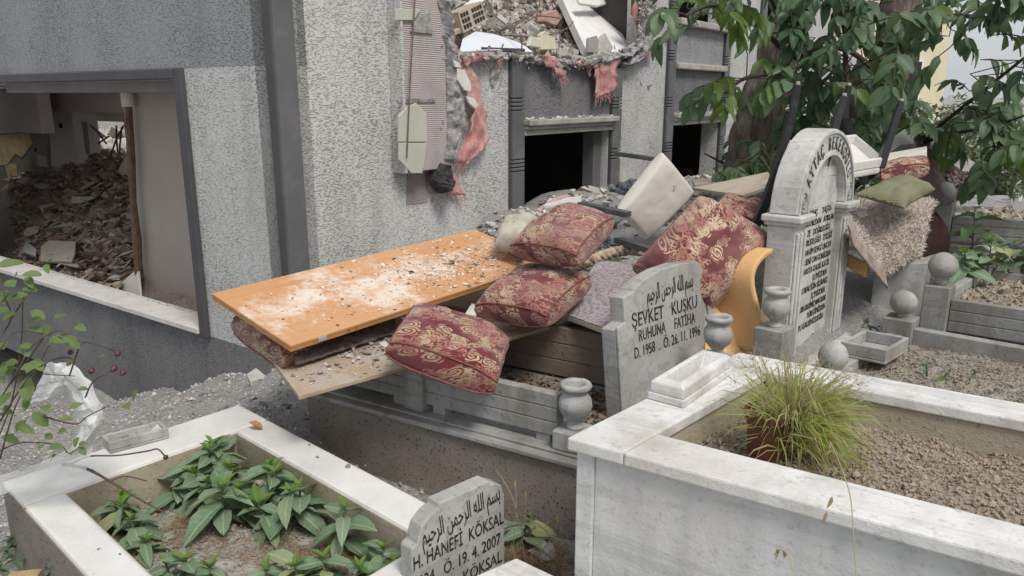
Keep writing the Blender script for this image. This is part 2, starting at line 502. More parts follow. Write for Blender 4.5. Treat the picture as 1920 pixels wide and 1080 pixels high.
ROPE = plain('beige_twisted_cloth', (.46, .36, .28), .9, .5, 26, .6, 60, dust=(.2, .1, .08), dustlo=.55, dusthi=.62, dscale=22)
WOOLB = plain('blue_grey_wool', (.15, .18, .215), .95, .5, 30, 1.0, 70, dust=(.4, .4, .4), dustlo=.55, dusthi=.7, dscale=25)
BEIGE = plain('dusty_beige_cloth', (.46, .435, .355), .95, .25, 9, .5, 60)
PINK = None
def pinkmesh():
    n = NT('pink_fibre_mesh')
    k = n.noise(14, 5, .6)
    c = n.mix(n.ramp(k, [(.35, 0), (.7, 1)]), (.60, .23, .22), (.70, .37, .345))
    c = n.mix(n.ramp(n.noise(7, 5, .7), [(.42, 0), (.66, .8)]), c, (.60, .50, .46))
    g = n.math('MAXIMUM', n.wave(60, 1.2, 1, axis='X'), n.wave(60, 1.2, 1, axis='Z'))
    hole = n.noise(60, 3, .6)
    a = n.math('MAXIMUM', n.ramp(g, [(.45, .15), (.7, .95)]), n.ramp(hole, [(.46, 0), (.6, 1)]))
    n.l(a, n.b.inputs['Alpha'])
    n.bump(k, .5, .01)
    return n.fin(c, .9, .15)
PINK = pinkmesh()
PLASTER = plain('white_plaster_flake', (.74, .72, .68), .9, .15, 10, .3, 60)
def comb():
    n = NT('combed_adhesive')
    wa = n.wave(24, 1.6, 2, axis='Z'); wb = n.wave(22, 1.4, 2, co=n.map((1, 1, 1), rot=(0, R(38), 0)), axis='Z')
    h1 = n.mix(n.ramp(n.noise(2.3, 2), [(.52, 0), (.58, 1)]), wa, wb)
    c = n.mix(h1, (.39, .335, .325), (.53, .465, .445))
    c = n.mix(n.ramp(n.noise(5, 5, .65), [(.48, 0), (.68, .8)]), c, (.33, .33, .345))
    n.bump(h1, .5, .008)
    return n.fin(c, .92, .2)
COMB = comb()
TILE_D = plain('dark_wall_tile', (.24, .22, .20), .5, .3, 4)
TILE_Y = plain('yellow_adhesive', (.62, .50, .28), .85, .3, 9)
LETTER = plain('black_letter_paint', (.022, .022, .024), .8, .4, 40, dust=(.27, .27, .26), dustlo=.52, dusthi=.72, dscale=42)
LETTER_G = plain('grey_letter_paint', (.08, .08, .08), .85, .4, 40, dust=(.42, .41, .39), dustlo=.48, dusthi=.66, dscale=34)
TERRA = plain('terracotta_brown_pot', (.15, .060, .035), .6, .25, 6, .2, 50)
BLACKF = plain('black_granite', (.025, .026, .028), .4, .3, 20, spec=.5)
YELLOWB = plain('pale_yellow_render', (.66, .61, .44), .9, .08, 2)

def leafm(name, c1, c2, trans=.35, rough=.45, spots=None, backc=None, spec=.35, rib=False):
    n = NT(name)
    r = n.rand()
    k = n.noise(14, 4, .6)
    c = n.mix(r, c1, c2)
    if rib: c = n.mix(n.ramp(r, [(.86, 0), (.95, .55)]), c, (c2[0] * 1.9, c2[1] * 1.35, c2[2] * .8))
    c = n.mix(n.ramp(k, [(.35, 0), (.75, .45)]), c, tuple(x * .55 for x in c1))
    if spots:
        c = n.mix(n.ramp(n.noise(42, 5, .7), [(.56, 0), (.68, .7)]), c, spots)
    g = n.n('ShaderNodeNewGeometry')
    if rib:
        o_ = n.sep(); ax_ = n.math('ABSOLUTE', o_[0])
        sv = n.math('ABSOLUTE', n.math('SINE', n.math('MULTIPLY', n.math('SUBTRACT', o_[1], n.math('MULTIPLY', ax_, .9)), 24.0)))
        vn_ = n.math('MAXIMUM', n.ramp(ax_, [(.006, .8), (.016, 0)]), n.ramp(sv, [(.04, .4), (.12, 0)]))
        c = n.mix(vn_, c, (.42, .50, .36))
    if backc: c = n.mix(n.math('MULTIPLY', g.outputs['Backfacing'], .6), c, backc)
    n.fin(c, rough, spec)
    n.bump(n.noise(50, 3), .25, .004)
    t = n.n('ShaderNodeBsdfTranslucent')
    tc = n.mix(.5, c, (c1[0] * 2.0 + .03, c1[1] * 2.0 + .03, c1[2]))
    n.l(tc, t.inputs['Color'])
    ms = n.n('ShaderNodeMixShader'); ms.inputs[0].default_value = trans
    n.l(n.b.outputs[0], ms.inputs[1]); n.l(t.outputs[0], ms.inputs[2]); n.l(ms.outputs[0], n.out.inputs['Surface'])
    return n.m
LEAF_T = leafm('tree_leaf', (.078, .142, .076), (.155, .230, .120), .32, .40, None, (.12, .17, .10))
LEAF_TY = leafm('young_tree_leaf', (.11, .19, .045), (.16, .23, .06), .4, .45)
LEAF_P = leafm('grave_plant_leaf', (.145, .235, .130), (.24, .325, .205), .2, .5, (.38, .42, .36), (.15, .21, .13), .35, True)
LEAF_PY = leafm('young_plant_leaf', (.14, .25, .05), (.17, .27, .06), .35, .5)
LEAF_R = leafm('rose_leaf', (.13, .21, .07), (.20, .26, .10), .35, .5, (.34, .36, .28), (.26, .31, .22))
LEAF_G = leafm('grey_green_leaf', (.10, .16, .10), (.16, .21, .14), .25, .6)
LEAF_B = leafm('background_leaf', (.10, .14, .075), (.20, .24, .15), .3, .6)
GRASS = leafm('grass_blade', (.36, .43, .14), (.58, .60, .28), .5, .6)
STRAW = leafm('dry_straw', (.38, .31, .18), (.48, .40, .25), .2, .8)
LITTER = plain('rust_needle_litter', (.28, .165, .085), .95, .4, 30, rnd_=.5)
BARK = None
def bark():
    n = NT('tree_bark')
    a = n.noise(9, 6, .65, co=n.map((2.2, 2.2, .5)))
    c = n.mix(n.ramp(a, [(.35, 0), (.65, 1)]), (.075, .06, .05), (.25, .21, .175))
    n.bump(a, 1.0, .03)
    return n.fin(c, .95, .15)
BARK = bark()
TWIG = plain('dark_twig', (.065, .05, .042), .8, .35, 20)
TWIGR = plain('rose_cane', (.115, .078, .062), .7, .4, 20)
HIP = plain('rose_hip', (.11, .032, .038), .45, .4, 20, spec=.5)
def plastic(name, c, alpha, trans=.4):
    n = NT(name)
    n.bump(n.noise(9, 5, .6), .9, .02)
    n.fin(c, .4, .4)
    t = n.n('ShaderNodeBsdfTranslucent'); t.inputs[0].default_value = (*c, 1)
    ms = n.n('ShaderNodeMixShader'); ms.inputs[0].default_value = trans
    n.l(n.b.outputs[0], ms.inputs[1]); n.l(t.outputs[0], ms.inputs[2])
    tr = n.n('ShaderNodeBsdfTransparent')
    m2 = n.n('ShaderNodeMixShader'); m2.inputs[0].default_value = alpha
    n.l(tr.outputs[0], m2.inputs[1]); n.l(ms.outputs[0], m2.inputs[2]); n.l(m2.outputs[0], n.out.inputs['Surface'])
    return n.m
BAG = plastic('white_plastic_bag', (.88, .88, .87), .99, .18)
SHEET = plastic('milky_plastic_film', (.72, .73, .72), .62, .35)

# ------------------------------------------------------------------ shared small shapes
def rock_mesh(name, mat, seed, flat=.7, n=11):
    r = random.Random(seed)
    bm = bmesh.new()
    for i in range(n):
        v = Vector((r.gauss(0, 1), r.gauss(0, 1), r.gauss(0, 1))).normalized()
        v *= .5 * r.uniform(.75, 1.0)
        v.z *= flat
        bm.verts.new(v)
    res = bmesh.ops.convex_hull(bm, input=bm.verts)
    junk = [e for e in res['geom_interior'] if isinstance(e, bmesh.types.BMVert)]
    bmesh.ops.delete(bm, geom=junk, context='VERTS')
    bmesh.ops.triangulate(bm, faces=bm.faces)
    me = bpy.data.meshes.new(name)
    bm.to_mesh(me); bm.free()
    me.materials.append(mat)
    return me
def rock_set(name, mat, flats=(.75, .6, .9, .4, .25, .5, .8), n=11):
    return [rock_mesh(name, mat, 100 + i * 7 + sum(map(ord, name)), f, n) for i, f in enumerate(flats)]
_raw = {}
def raw(me):
    if me.name not in _raw:
        v = np.empty(len(me.vertices) * 3); me.vertices.foreach_get('co', v)
        f = [tuple(p.vertices) for p in me.polygons]
        _raw[me.name] = (v.reshape(-1, 3), f)
    return _raw[me.name]
def mass(name, items, mats, parent=None, smooth=False, midx=None):
    """many small shapes (mesh, world matrix[, material index]) joined into one mesh"""
    V, F, MI = [], [], []
    k = 0
    for it in items:
        v, f = raw(it[0])
        Mx = np.array(it[1])
        V.append(v @ Mx[:3, :3].T + Mx[:3, 3])
        F += [tuple(i + k for i in p) for p in f]
        MI += [it[2] if len(it) > 2 else 0] * len(f)
        k += len(v)
    V = np.concatenate(V)
    W = WM[parent] if parent is not None else Matrix.Translation(Vector((V[:, 0].mean(), V[:, 1].mean(), V[:, 2].min())))
    Wi = np.array(W.inverted())
    V = V @ Wi[:3, :3].T + Wi[:3, 3]
    me = bpy.data.meshes.new(name)
    me.from_pydata(V.tolist(), [], F)
    if not isinstance(mats, (list, tuple)): mats = [mats]
    for m in mats: me.materials.append(m)
    if len(mats) > 1: me.polygons.foreach_set('material_index', MI)
    if smooth: me.polygons.foreach_set('use_smooth', [True] * len(me.polygons))
    o = bpy.data.objects.new(name, me); col.objects.link(o)
    if parent is not None: o.parent = parent
    else: o.matrix_basis = W
    WM[o] = W
    o['kind'] = 'stuff'
    return o
def TRS(p, rot=(0, 0, 0), s=(1, 1, 1)):
    if not hasattr(s, '__len__'): s = (s, s, s)
    return Matrix.LocRotScale(Vector(p), Euler(rot), Vector(s))
ORD = ['first', 'second', 'third', 'fourth', 'fifth', 'sixth', 'seventh', 'eighth', 'ninth', 'tenth', 'eleventh', 'twelfth', 'thirteenth', 'fourteenth', 'fifteenth', 'sixteenth']
def rr(a=math.pi): return (rnd.uniform(-a, a), rnd.uniform(-a, a), rnd.uniform(-math.pi, math.pi))
ROCKS = rock_set('rubble', CHUNK)
ROCKS_P = rock_set('pale_rubble', CHUNK_P)
ROCKS_B = rock_set('brown_rubble', CHUNK_B, (.5, .3, .2, .4, .25, .15, .6))
SHARD = rock_set('shard', CHUNK_P, (.25, .18, .3, .22), 8)
CLODS_G = rock_set('clod', CLOD_G, (.8, .7, .9), 15)
CLODS_B = rock_set('brown_clod', CLOD_B, (.8, .7, .9), 16)

def text_mesh(body, mat, size, depth=.002, sx=1.0, bold=.0, spacing=1.0):
    cu = bpy.data.curves.new('txt', 'FONT')
    cu.body = body; cu.size = size; cu.extrude = depth; cu.offset = bold; cu.align_x = 'CENTER'; cu.space_character = spacing
    cu.resolution_u = 3
    o = bpy.data.objects.new('txt', cu); col.objects.link(o)
    dg = bpy.context.evaluated_depsgraph_get()
    me = bpy.data.meshes.new_from_object(o.evaluated_get(dg))
    bpy.data.objects.remove(o)
    me.transform(Matrix.Diagonal((sx, 1, 1, 1)))
    me.materials.clear(); me.materials.append(mat)
    return me
def frame_mat(o, X, Y, Z):
    M = Matrix((X, Y, Z)).transposed().to_4x4()
    M.translation = o
    return M
# ------------------------------------------------------------------ ground
HC = Vector((-1.27, 4.3, 0))                 # the house corner
VA, UA = azv(36.2), Vector((-math.cos(R(36.2)), math.sin(R(36.2)), 0))
def hl(a, b, z):                             # house coordinates (along right face, along left face, height above eye) -> world
    p = HC + VA * a + UA * b
    return Vector((p.x, p.y, z + EYE))
def on_a(x, y, a):                           # where the sight line meets the plane a = const (parallel to the left face)
    r = ray(x, y); t = ((HC + VA * a).dot(VA)) / r.dot(VA); p = r * t
    q = Vector((p.x, p.y, 0)) - HC
    return q.dot(UA), p.z
def on_b(x, y, b):
    r = ray(x, y); t = ((HC + UA * b).dot(UA)) / r.dot(UA); p = r * t
    q = Vector((p.x, p.y, 0)) - HC
    return q.dot(VA), p.z
CTRL = [(-3.07, 5.62, 2.35), (-1.72, 4.5, 1.74), (-2.3, 5.0, 2.05), (-4.6, 6.7, 2.9), (-1.15, 3.25, 1.42), (-1.6, 2.75, 1.55), (-2.0, 3.3, 1.85),
        (-1.6, 3.7, 1.62), (-2.6, 4.3, 2.1), (-1.9, 2.2, 1.66), (-2.6, 2.8, 1.9), (-.35, 2.75, 1.62), (-.7, 3.0, 1.6), (.15, 2.3, 1.66), (0, 1.5, 1.66),
        (-1.5, 1.4, 1.66), (1, 1, 1.66), (0, 0, 1.66), (-2, 0, 1.66), (2, 0, 1.66), (-1.0, 4.3, 1.45), (-.38, 5.3, 1.02), (0, 5.85, .86), (.5, 6.5, .80), (1.1, 7.35, .82), (2, 8.5, .88),
        (2.9, 9.7, .95), (4, 11, 1.1), (-.35, 3.9, 1.30), (.3, 4.1, 1.0), (.6, 4.5, .88), (1.0, 5.1, .82), (1.5, 4.8, .95), (1.6, 5.8, .86), (2.3, 5.2, 1.05),
        (0, 3.2, 1.62), (.35, 2.85, 1.62), (-.3, 3.2, 1.62), (.3, 3.2, 1.62), (.45, 3.0, 1.62), (.1, 2.9, 1.62), (.9, 3.3, 1.4), (2, 3.6, 1.42), (3, 4, 1.45), (3, 6, 1.25), (5, 6, 1.35), (4, 3, 1.5), (-2, 6.3, 2.5), (-.5, 7.2, 1.9), (1, 9, 1.8),
        (-4, 8, 2.9), (3, 2, 1.6), (6, 10, 1.6), (-8, 8, 3.0), (9, 9, 1.8), (0, 12, 1.9), (-.9, 3.6, 1.5), (-.75, 4.0, 1.42), (.6, 2.4, 1.6), (.15, 3.8, .88), (.5, 3.75, .90), (.35, 4.0, .85), (.9, 3.7, 1.0), (1.4, 4.2, 1.0)]
_cx = np.array([c[0] for c in CTRL]); _cy = np.array([c[1] for c in CTRL]); _ch = np.array([c[2] for c in CTRL])
def gh(X, Y):
    X = np.asarray(X, float); Y = np.asarray(Y, float)
    d2 = (X[..., None] - _cx) ** 2 + (Y[..., None] - _cy) ** 2 + .02
    w = d2 ** -1.6
    return (w * _ch).sum(-1) / w.sum(-1)
def gz(x, y): return EYE - float(gh(x, y))
xs = np.concatenate([[-900, -300, -100, -40, -20, -12], np.arange(-8, 8.01, .07), [12, 20, 40, 100, 300, 900]])
ys = np.concatenate([[-200, -40, -10, -3], np.arange(-.5, 12.01, .07), [15, 20, 40, 100, 300, 900]])
GX, GY = np.meshgrid(xs, ys)
GZ = EYE - gh(GX, GY)
for j in range(len(ys)):
    for i in range(len(xs)):
        if abs(xs[i]) < 8.1 and -1 < ys[j] < 12.1:
            GZ[j, i] += .035 * fbm((xs[i], ys[j], 0), 3.0) + .014 * fbm((xs[i], ys[j], 3), 13.0, 2)
nx = len(xs)
gme = bpy.data.meshes.new('ground')
gme.from_pydata(np.stack([GX.ravel(), GY.ravel(), GZ.ravel()], 1).tolist(), [],
                [(j * nx + i, j * nx + i + 1, (j + 1) * nx + i + 1, (j + 1) * nx + i) for j in range(len(ys) - 1) for i in range(nx - 1)])
gme.materials.append(GROUND)
gme.polygons.foreach_set('use_smooth', [True] * len(gme.polygons))
ground = bpy.data.objects.new('ground', gme); col.objects.link(ground)
WM[ground] = Matrix.Identity(4)
tag(ground, 'ground of crushed grey rubble and dust between the graves and the house', 'ground', kind='structure')

# ------------------------------------------------------------------ the half demolished house
house = thing('demolished_house', 'grey stuccoed house, half torn down, with a broken upper wall and a gutted room', 'house', (HC.x, HC.y, 0), rotz=R(90) - R(36.2))
def hbox(mb, a0, a1, b0, b1, z0, z1, mi=0):
    return mb.hexa([hl(a0, b0, z0), hl(a1, b0, z0), hl(a1, b1, z0), hl(a0, b1, z0), hl(a0, b0, z1), hl(a1, b0, z1), hl(a1, b1, z1), hl(a0, b1, z1)], mi)
def hpart(name, mat, boxes, parent=house, bevel=0):
    mb = MB()
    for q in boxes: hbox(mb, *q)
    return mb.build(name, mat, parent, bevel=bevel)
def wall_sheet(P, cu, cz, holes, th, band=None, top=None):
    """a wall as outer and inner skin with reveals. P(u, d, z) -> world; holes (u0,u1,z0,z1)"""
    mb = MB()
    us, zs = sorted(set(cu)), sorted(set(cz))
    nu, nz = len(us) - 1, len(zs) - 1
    def isin(i, j):
        if i < 0 or j < 0 or i >= nu or j >= nz: return False
        u, z = (us[i] + us[i + 1]) / 2, (zs[j] + zs[j + 1]) / 2
        return not any(h[0] < u < h[1] and h[2] < z < h[3] for h in holes)
    def Z(i, j):
        return zs[j] if (top is None or j < nz) else top(us[i])
    for i in range(nu):
        for j in range(nz):
            if not isin(i, j): continue
            mi = band((us[i] + us[i + 1]) / 2, (zs[j] + zs[j + 1]) / 2) if band else 0
            a, b, c, d = [P(us[i], 0, Z(i, j)), P(us[i + 1], 0, Z(i + 1, j)), P(us[i + 1], 0, Z(i + 1, j + 1)), P(us[i], 0, Z(i, j + 1))]
            A, B, C_, D = [P(us[i], th, Z(i, j)), P(us[i + 1], th, Z(i + 1, j)), P(us[i + 1], th, Z(i + 1, j + 1)), P(us[i], th, Z(i, j + 1))]
            mb.add([a, b, c, d], [(0, 1, 2, 3)], mi)
            mb.add([A, B, C_, D], [(3, 2, 1, 0)], mi)
            if not isin(i - 1, j): mb.add([a, d, D, A], [(0, 1, 2, 3)], mi)
            if not isin(i + 1, j): mb.add([b, c, C_, B], [(3, 2, 1, 0)], mi)
            if not isin(i, j - 1): mb.add([a, b, B, A], [(3, 2, 1, 0)], mi)
            if not isin(i, j + 1): mb.add([d, c, C_, D], [(0, 1, 2, 3)], mi)
    return mb
# left face: plane a = 0, the wide window hole, three paint bands
WZ0, WZ1, WB0, WB1 = -1.50, .105, .985, 5.4
ZB = (-1.545, .165)
CB0, _ = on_a(168, 740, 0); CZ1 = on_a(95, 688, 0)[1]; CB1 = CB0 + 2.6
mb = wall_sheet(lambda u, d, z: hl(d, u, z), [.0, WB0, WB1, CB0, CB1, 13], [-3.6, -3.4, CZ1, WZ0, WZ1, ZB[0], ZB[1], 4.2], [(WB0, WB1, WZ0, WZ1), (CB0, CB1, -3.4, CZ1)], .2,
                band=lambda u, z: 2 if z < ZB[0] else (1 if z > ZB[1] else 0))
tag(mb.build('wall', [STUCCO_L, STUCCO_M, STUCCO_D], house, weld=True), 'wide window wall painted in dark, light and blue-grey bands')
# right face: solid corner strip, broken middle, far part
WIN = [(2.256, 3.667), (5.0, 6.36), (7.72, 9.08)]
WT, WBOT = -.30, -2.2
def P_r(u, d, z): return hl(u, d, z)
mb = wall_sheet(P_r, [.0, .88], [-3.2, 4.2], [], .2)
mb.build('wall', STUCCO_L, house, weld=True)
BRK0, BRK1 = .88, 4.34
def brk(u):
    z = .275 + .05 * fbm((u, 0, 0), 3.1, 3) + .022 * fbm((u, 5, 0), 17, 2)
    if u > 4.0: z += (u - 4.0) * .5
    if 1.0 < u < 1.5: z += .05
    return z
cu = list(np.arange(BRK0, BRK1 + .01, .034)); cu[-1] = BRK1
cu = [u for u in cu if min(abs(u - w) for w in WIN[0]) > .015] + list(WIN[0])
mb = wall_sheet(P_r, cu, [-3.2, WBOT, WT, .1, .3], [(WIN[0][0], WIN[0][1], WBOT, WT)], .2, top=brk)
mb.build('wall', STUCCO_L, house, weld=True)
UPW = [(5.0, 6.36, .78, 2.3), (7.72, 9.08, .78, 2.3)]
mb = wall_sheet(P_r, [BRK1, 13] + [w for q in WIN[1:] for w in q], [-3.2, WBOT, WT, .78, 2.3, 4.2], [(q[0], q[1], WBOT, WT) for q in WIN[1:]] + UPW, .2)
mb.build('wall', STUCCO_L, house, weld=True)
# end and rear walls close the shell
hpart('rear_wall', STUCCO_L, [(0, 13, 12.8, 13, -3.6, 2.4), (12.8, 13, .2, 12.8, -3.6, 4.2)])
# corner pilaster
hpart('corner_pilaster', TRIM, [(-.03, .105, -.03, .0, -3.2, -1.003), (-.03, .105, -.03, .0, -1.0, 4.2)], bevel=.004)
hpart('corner_pilaster', TRIM_D, [(-.032, .0, .0, .062, -3.2, -1.003), (-.032, .0, .0, .062, -1.0, 4.2)], bevel=.004)  # left side coloured darker, painting in its shade at the corner
# pilasters beside the windows of the right face, in grooved blocks
def pilaster(a0, a1, ztop):
    p = None
    zz = -2.2
    cuts = [-2.2, -1.0, -.97, -.565, -.535, -.505, -.475, -.10, -.07, -.04, -.01, .37, .40, .43, .46, .84, .87, .90, .93, 1.3, 1.33, 1.36, 1.39, 2.3]
    mb = MB()
    hbox(mb, a0, a1, -.022, 0, -2.2, ztop)
    p = mb.build('pilaster', TRIM_D, house)
    for z0, z1 in zip(cuts[:-1], cuts[1:]):
        if z0 >= ztop: break
        z1 = min(z1, ztop) - .008
        if z1 - z0 < .01: continue
        m2 = MB(); hbox(m2, a0 - .004, a1 + .004, -.048, -.0225, z0, z1)
        m2.build('block', TRIM, p, bevel=.004)
for i, (w0, w1) in enumerate(WIN):
    zt = (.27, .26) if i == 0 else (3.9, 3.9)
    pilaster(w0 - .155, w0 - .005, zt[0]); pilaster(w1 + .01, w1 + .165, zt[1])
    # spandrel panel and lintel mouldings
    if i == 0:
        m = MB()
        cu_ = np.arange(w0 + .002, w1, .05)
        for u0, u1 in zip(cu_[:-1], cu_[1:]):
            m.hexa([hl(u0, -.012, -.172), hl(u1, -.012, -.172), hl(u1, -.001, -.172), hl(u0, -.001, -.172),
                    hl(u0, -.012, brk(u0) - .03), hl(u1, -.012, brk(u1) - .03), hl(u1, -.001, brk(u1) - .03), hl(u0, -.001, brk(u0) - .03)])
        m.build('spandrel_panel', STUCCO_D, house, weld=True)
    else:
        hpart('spandrel_panel', STUCCO_D, [(w0 + .002, w1 - .002, -.012, -.001, -.172, .28)])
        hpart('spandrel_panel', STUCCO_M, [(w0 + .002, w1 - .002, -.012, -.001, .345, .72)])
        hpart('window_ledge', LINTEL, [(w0 - .01, w1 + .01, -.085, .0, .28, .345)], bevel=.012)
        hpart('window_ledge', LINTEL, [(w0 - .01, w1 + .01, -.09, .0, .72, .79)], bevel=.012)
    lt = hpart('lintel', LINTEL, [(w0 - .005, w1 + .005, -.06, -.0, WT, WT + .045)], bevel=.006)
    hpart('moulding', LINTEL, [(w0 - .01, w1 + .01, -.085, -.0, WT + .046, WT + .075)], lt, bevel=.006)
    hpart('moulding', LINTEL, [(w0 - .015, w1 + .015, -.115, -.0, WT + .076, WT + .125)], lt, bevel=.01)
# dark rooms behind the right face
for w0, w1 in WIN[1:]:
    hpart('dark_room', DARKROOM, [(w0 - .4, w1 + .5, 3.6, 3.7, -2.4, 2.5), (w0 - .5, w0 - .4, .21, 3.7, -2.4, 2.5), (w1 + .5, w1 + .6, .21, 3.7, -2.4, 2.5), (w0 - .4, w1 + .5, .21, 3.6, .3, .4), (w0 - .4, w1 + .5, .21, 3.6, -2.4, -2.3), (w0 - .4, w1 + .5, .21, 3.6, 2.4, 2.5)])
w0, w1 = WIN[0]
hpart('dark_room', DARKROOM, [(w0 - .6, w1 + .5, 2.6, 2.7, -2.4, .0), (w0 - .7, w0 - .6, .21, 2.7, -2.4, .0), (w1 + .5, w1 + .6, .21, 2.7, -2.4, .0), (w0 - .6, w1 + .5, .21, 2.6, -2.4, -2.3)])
# second dark jamb inside the first window
hpart('window_jamb', TRIM, [(w1 - .17, w1 - .03, .05, .17, -2.2, WT - .02)], bevel=.006)
# concrete floor slab over the rooms, carrying the upper rubble
hpart('floor_slab', CONC_G, [(.2, 4.6, .2, 4.0, .03, .19), (.2, 2.25, 4.0, 7.4, .125, .19), (4.6, 12.8, .2, 4.0, .42, .58)])

# the wide window: dark frame band, white reveal, sill
hpart('window_frame', TRIM_D, [(-.035, .0, WB0 - .085, WB0 - .004, WZ0 - .05, WZ1 + .065)], bevel=.006)
hpart('window_frame', TRIM_D, [(-.045, .0, WB0 - .004, WB1 + .08, WZ1 - .004, WZ1 + .065)], bevel=.01)
hpart('window_reveal', REVEAL, [(-.02, .21, WB0 - .003, WB0 + .014, WZ0 + .04, WZ1 - .006)], bevel=.003)
hpart('window_sill', SILL, [(-.045, .15, WB0 - .002, WB1 + .05, WZ0 - .035, WZ0 + .002)], bevel=.004)
# gutted room
bpo, _ = on_a(262, 450, .62)
hpart('room_wall', ROOM, [(.62, .74, .22, bpo, -3.0, .124)])
hpart('ceiling', ROOM_L, [(.2, 2.2, .22, 7.4, .105, .124)])  # ceiling and slab stop short out of view, added gap admits sky light
b_l, z_l = on_a(140, 250, 1.9); b_far, _ = on_a(-260, 250, 1.9)
back = hpart('room_wall', ROOM_L, [(1.9, 2.02, b_l, b_far, -3.2, .1)])
hpart('room_wall', ROOM_L, [(2.02, 2.2, b_l, b_l + .1, -3.2, .1)])
# rear wall with the ragged hole
hb0, hz0 = on_a(246, 345, 2.2); hb1, hz1 = on_a(158, 226, 2.2)
mb = wall_sheet(lambda u, d, z: hl(2.2 + d, u, z), [.22, hb0, hb1, b_l + .1], [-3.2, hz0 - .5, hz1, .1], [(hb0, hb1, hz0 - .5, hz1)], .12)
mb.build('room_wall', ROOM_L, house, weld=True)
bb0, bz0 = on_a(236, 212, 1.75); bb1, bz1 = on_a(60, 170, 1.75)
hpart('ceiling_beam', ROOM, [(1.75, 1.89, bb0 - .6, bb1 + 3, bz0, .1)], bevel=.008)
b0, z0 = on_a(-60, 245, 1.4); b1, z1 = on_a(66, 165, 1.4)
hpart('ceiling_beam', ROOM_L, [(1.4, 1.55, b1, b0, z0 + .02, .1)], bevel=.008)
# strip post and pipe at the partition end
post = [hl(.55, on_a(x, y, .55)[0], on_a(x, y, .55)[1]) for x, y in ((264, 620), (262, 560), (257, 450), (250, 380), (246, 300), (241, 200))]
MB().tube(post, [.03, .03, .036, .026, .033, .027], 8).build('wooden_post', plain('raw_brown_post', (.19, .125, .085), .9, .4, 18, .6, 30), house)
MB().tube([hl(.55, on_a(241, 200, .55)[0], on_a(241, 200, .55)[1]), hl(.55, on_a(241, 200, .55)[0], .1)], .05, 12).build('pipe', ROOM_L, house, smooth=True)
# tiles left on the back wall
def wall_patch(name, mat, px, a, th, parent):
    pts = []
    for x, y in px:
        b, z = on_a(x, y, a); pts.append(hl(a, b, z))
    return MB().ext(pts, -VA * th).build(name, mat, parent)
wall_patch('tile_patch', TILE_D, [(0, 250), (92, 246), (96, 330), (40, 336), (40, 378), (-40, 378), (-40, 250)], 1.897, .012, back)
wall_patch('tile_patch', TILE_Y, [(0, 254), (55, 250), (62, 268), (42, 296), (30, 288), (14, 308), (-10, 312)], 1.884, .006, back)
wall_patch('tile_patch', TILE_Y, [(10, 310), (30, 306), (32, 330), (16, 334)], 1.884, .006, back)
wall_patch('tile_patch', PALE, [(70, 290), (88, 294), (90, 314), (72, 310)], 1.884, .006, back)
for x, y in ((66, 281), (62, 332), (64, 384), (50, 226), (112, 236)):
    b, z = on_a(x, y, 1.88); c = hl(1.88, b, z)
    MB().tube([c, c + VA * .02], .03, 10).build('pipe_hole', GAP, back)
for x in (-2, 12):
    b, z = on_a(x, 380, 1.88); b2, z2 = on_a(x + 4, 425, 1.88)
    MB().tube([hl(1.87, b, z), hl(1.87, b, z2)], .02, 8).build('conduit', WHITEB, back, smooth=True)
# rubble in the room: surface rises towards the hole
def room_h(a, b):
    bm_, _ = on_a(150, 400, a)
    z = -1.72 + .52 * (a - .3)
    d = b - bm_
    z -= .10 * max(0, d) ** 1.3
    return z + .06 * fbm((a, b, 0), 2.5, 3)
def heap_a(x, y):
    for a in np.arange(.27, 2.3, .02):
        b, z = on_a(x, y, a)
        if z <= room_h(a, b) + .02: return a - .02
    return 2.2
heap = thing('rubble_heap', 'heap of brown broken tiles and masonry on the floor inside the gutted room', 'rubble', hl(1.2, 3.5, -2.5))
items = []
m = MB()
def _hs(u, v):
    a = .25 + 2.0 * u; b = .8 + 8 * v
    return hl(a, b, room_h(a, b) - .05)
m.grid(_hs, 26, 60).build('rubble_bed', SOIL_B, heap, smooth=True)['kind'] = 'stuff'
for k in range(2600):
    x = rnd.uniform(30, 262); y = rnd.uniform(300, 580)
    a = rnd.uniform(.3, 2.25); b, _ = on_a(x, 450, a)
    if a < .78 and b < bpo + .05: continue
    s = rnd.choice([.04, .05, .07, .09, .12])
    items.append((rnd.choice(ROCKS_B if rnd.random() < .75 else SHARD), TRS(hl(a, b, room_h(a, b) + s * .12), rr(.8), (s * rnd.uniform(.8, 1.6), s, s)), 0 if rnd.random() < .8 else 1))
mass('rubble', items, [CHUNK_B, plain('beige_masonry', (.46, .38, .31), .95, .35, 14, .8, 50)], heap)
for k in range(150):
    x = rnd.uniform(70, 258); a = rnd.uniform(.4, 2.2); b, _ = on_a(x, 450, a)
    if a < .8 and b < bpo + .06: continue
    s = rnd.uniform(.11, .22)
    put('chunk', rnd.choice(ROCKS_B), TRS(hl(a, b, room_h(a, b) + .03), rr(.7), (s * 1.3, s, s * .8)), heap)
for k in range(34):
    x = rnd.uniform(60, 250); a = rnd.uniform(.4, 2.1); b, _ = on_a(x, 450, a)
    if a < .8 and b < bpo + .1: continue
    s = rnd.uniform(.16, .34)
    put('slab_piece', rnd.choice(SHARD), TRS(hl(a, b, room_h(a, b) + .05), (rnd.uniform(-.5, .5), rnd.uniform(-.5, .5), rnd.uniform(0, 6)), (s * 1.3, s, s * .7)), heap)
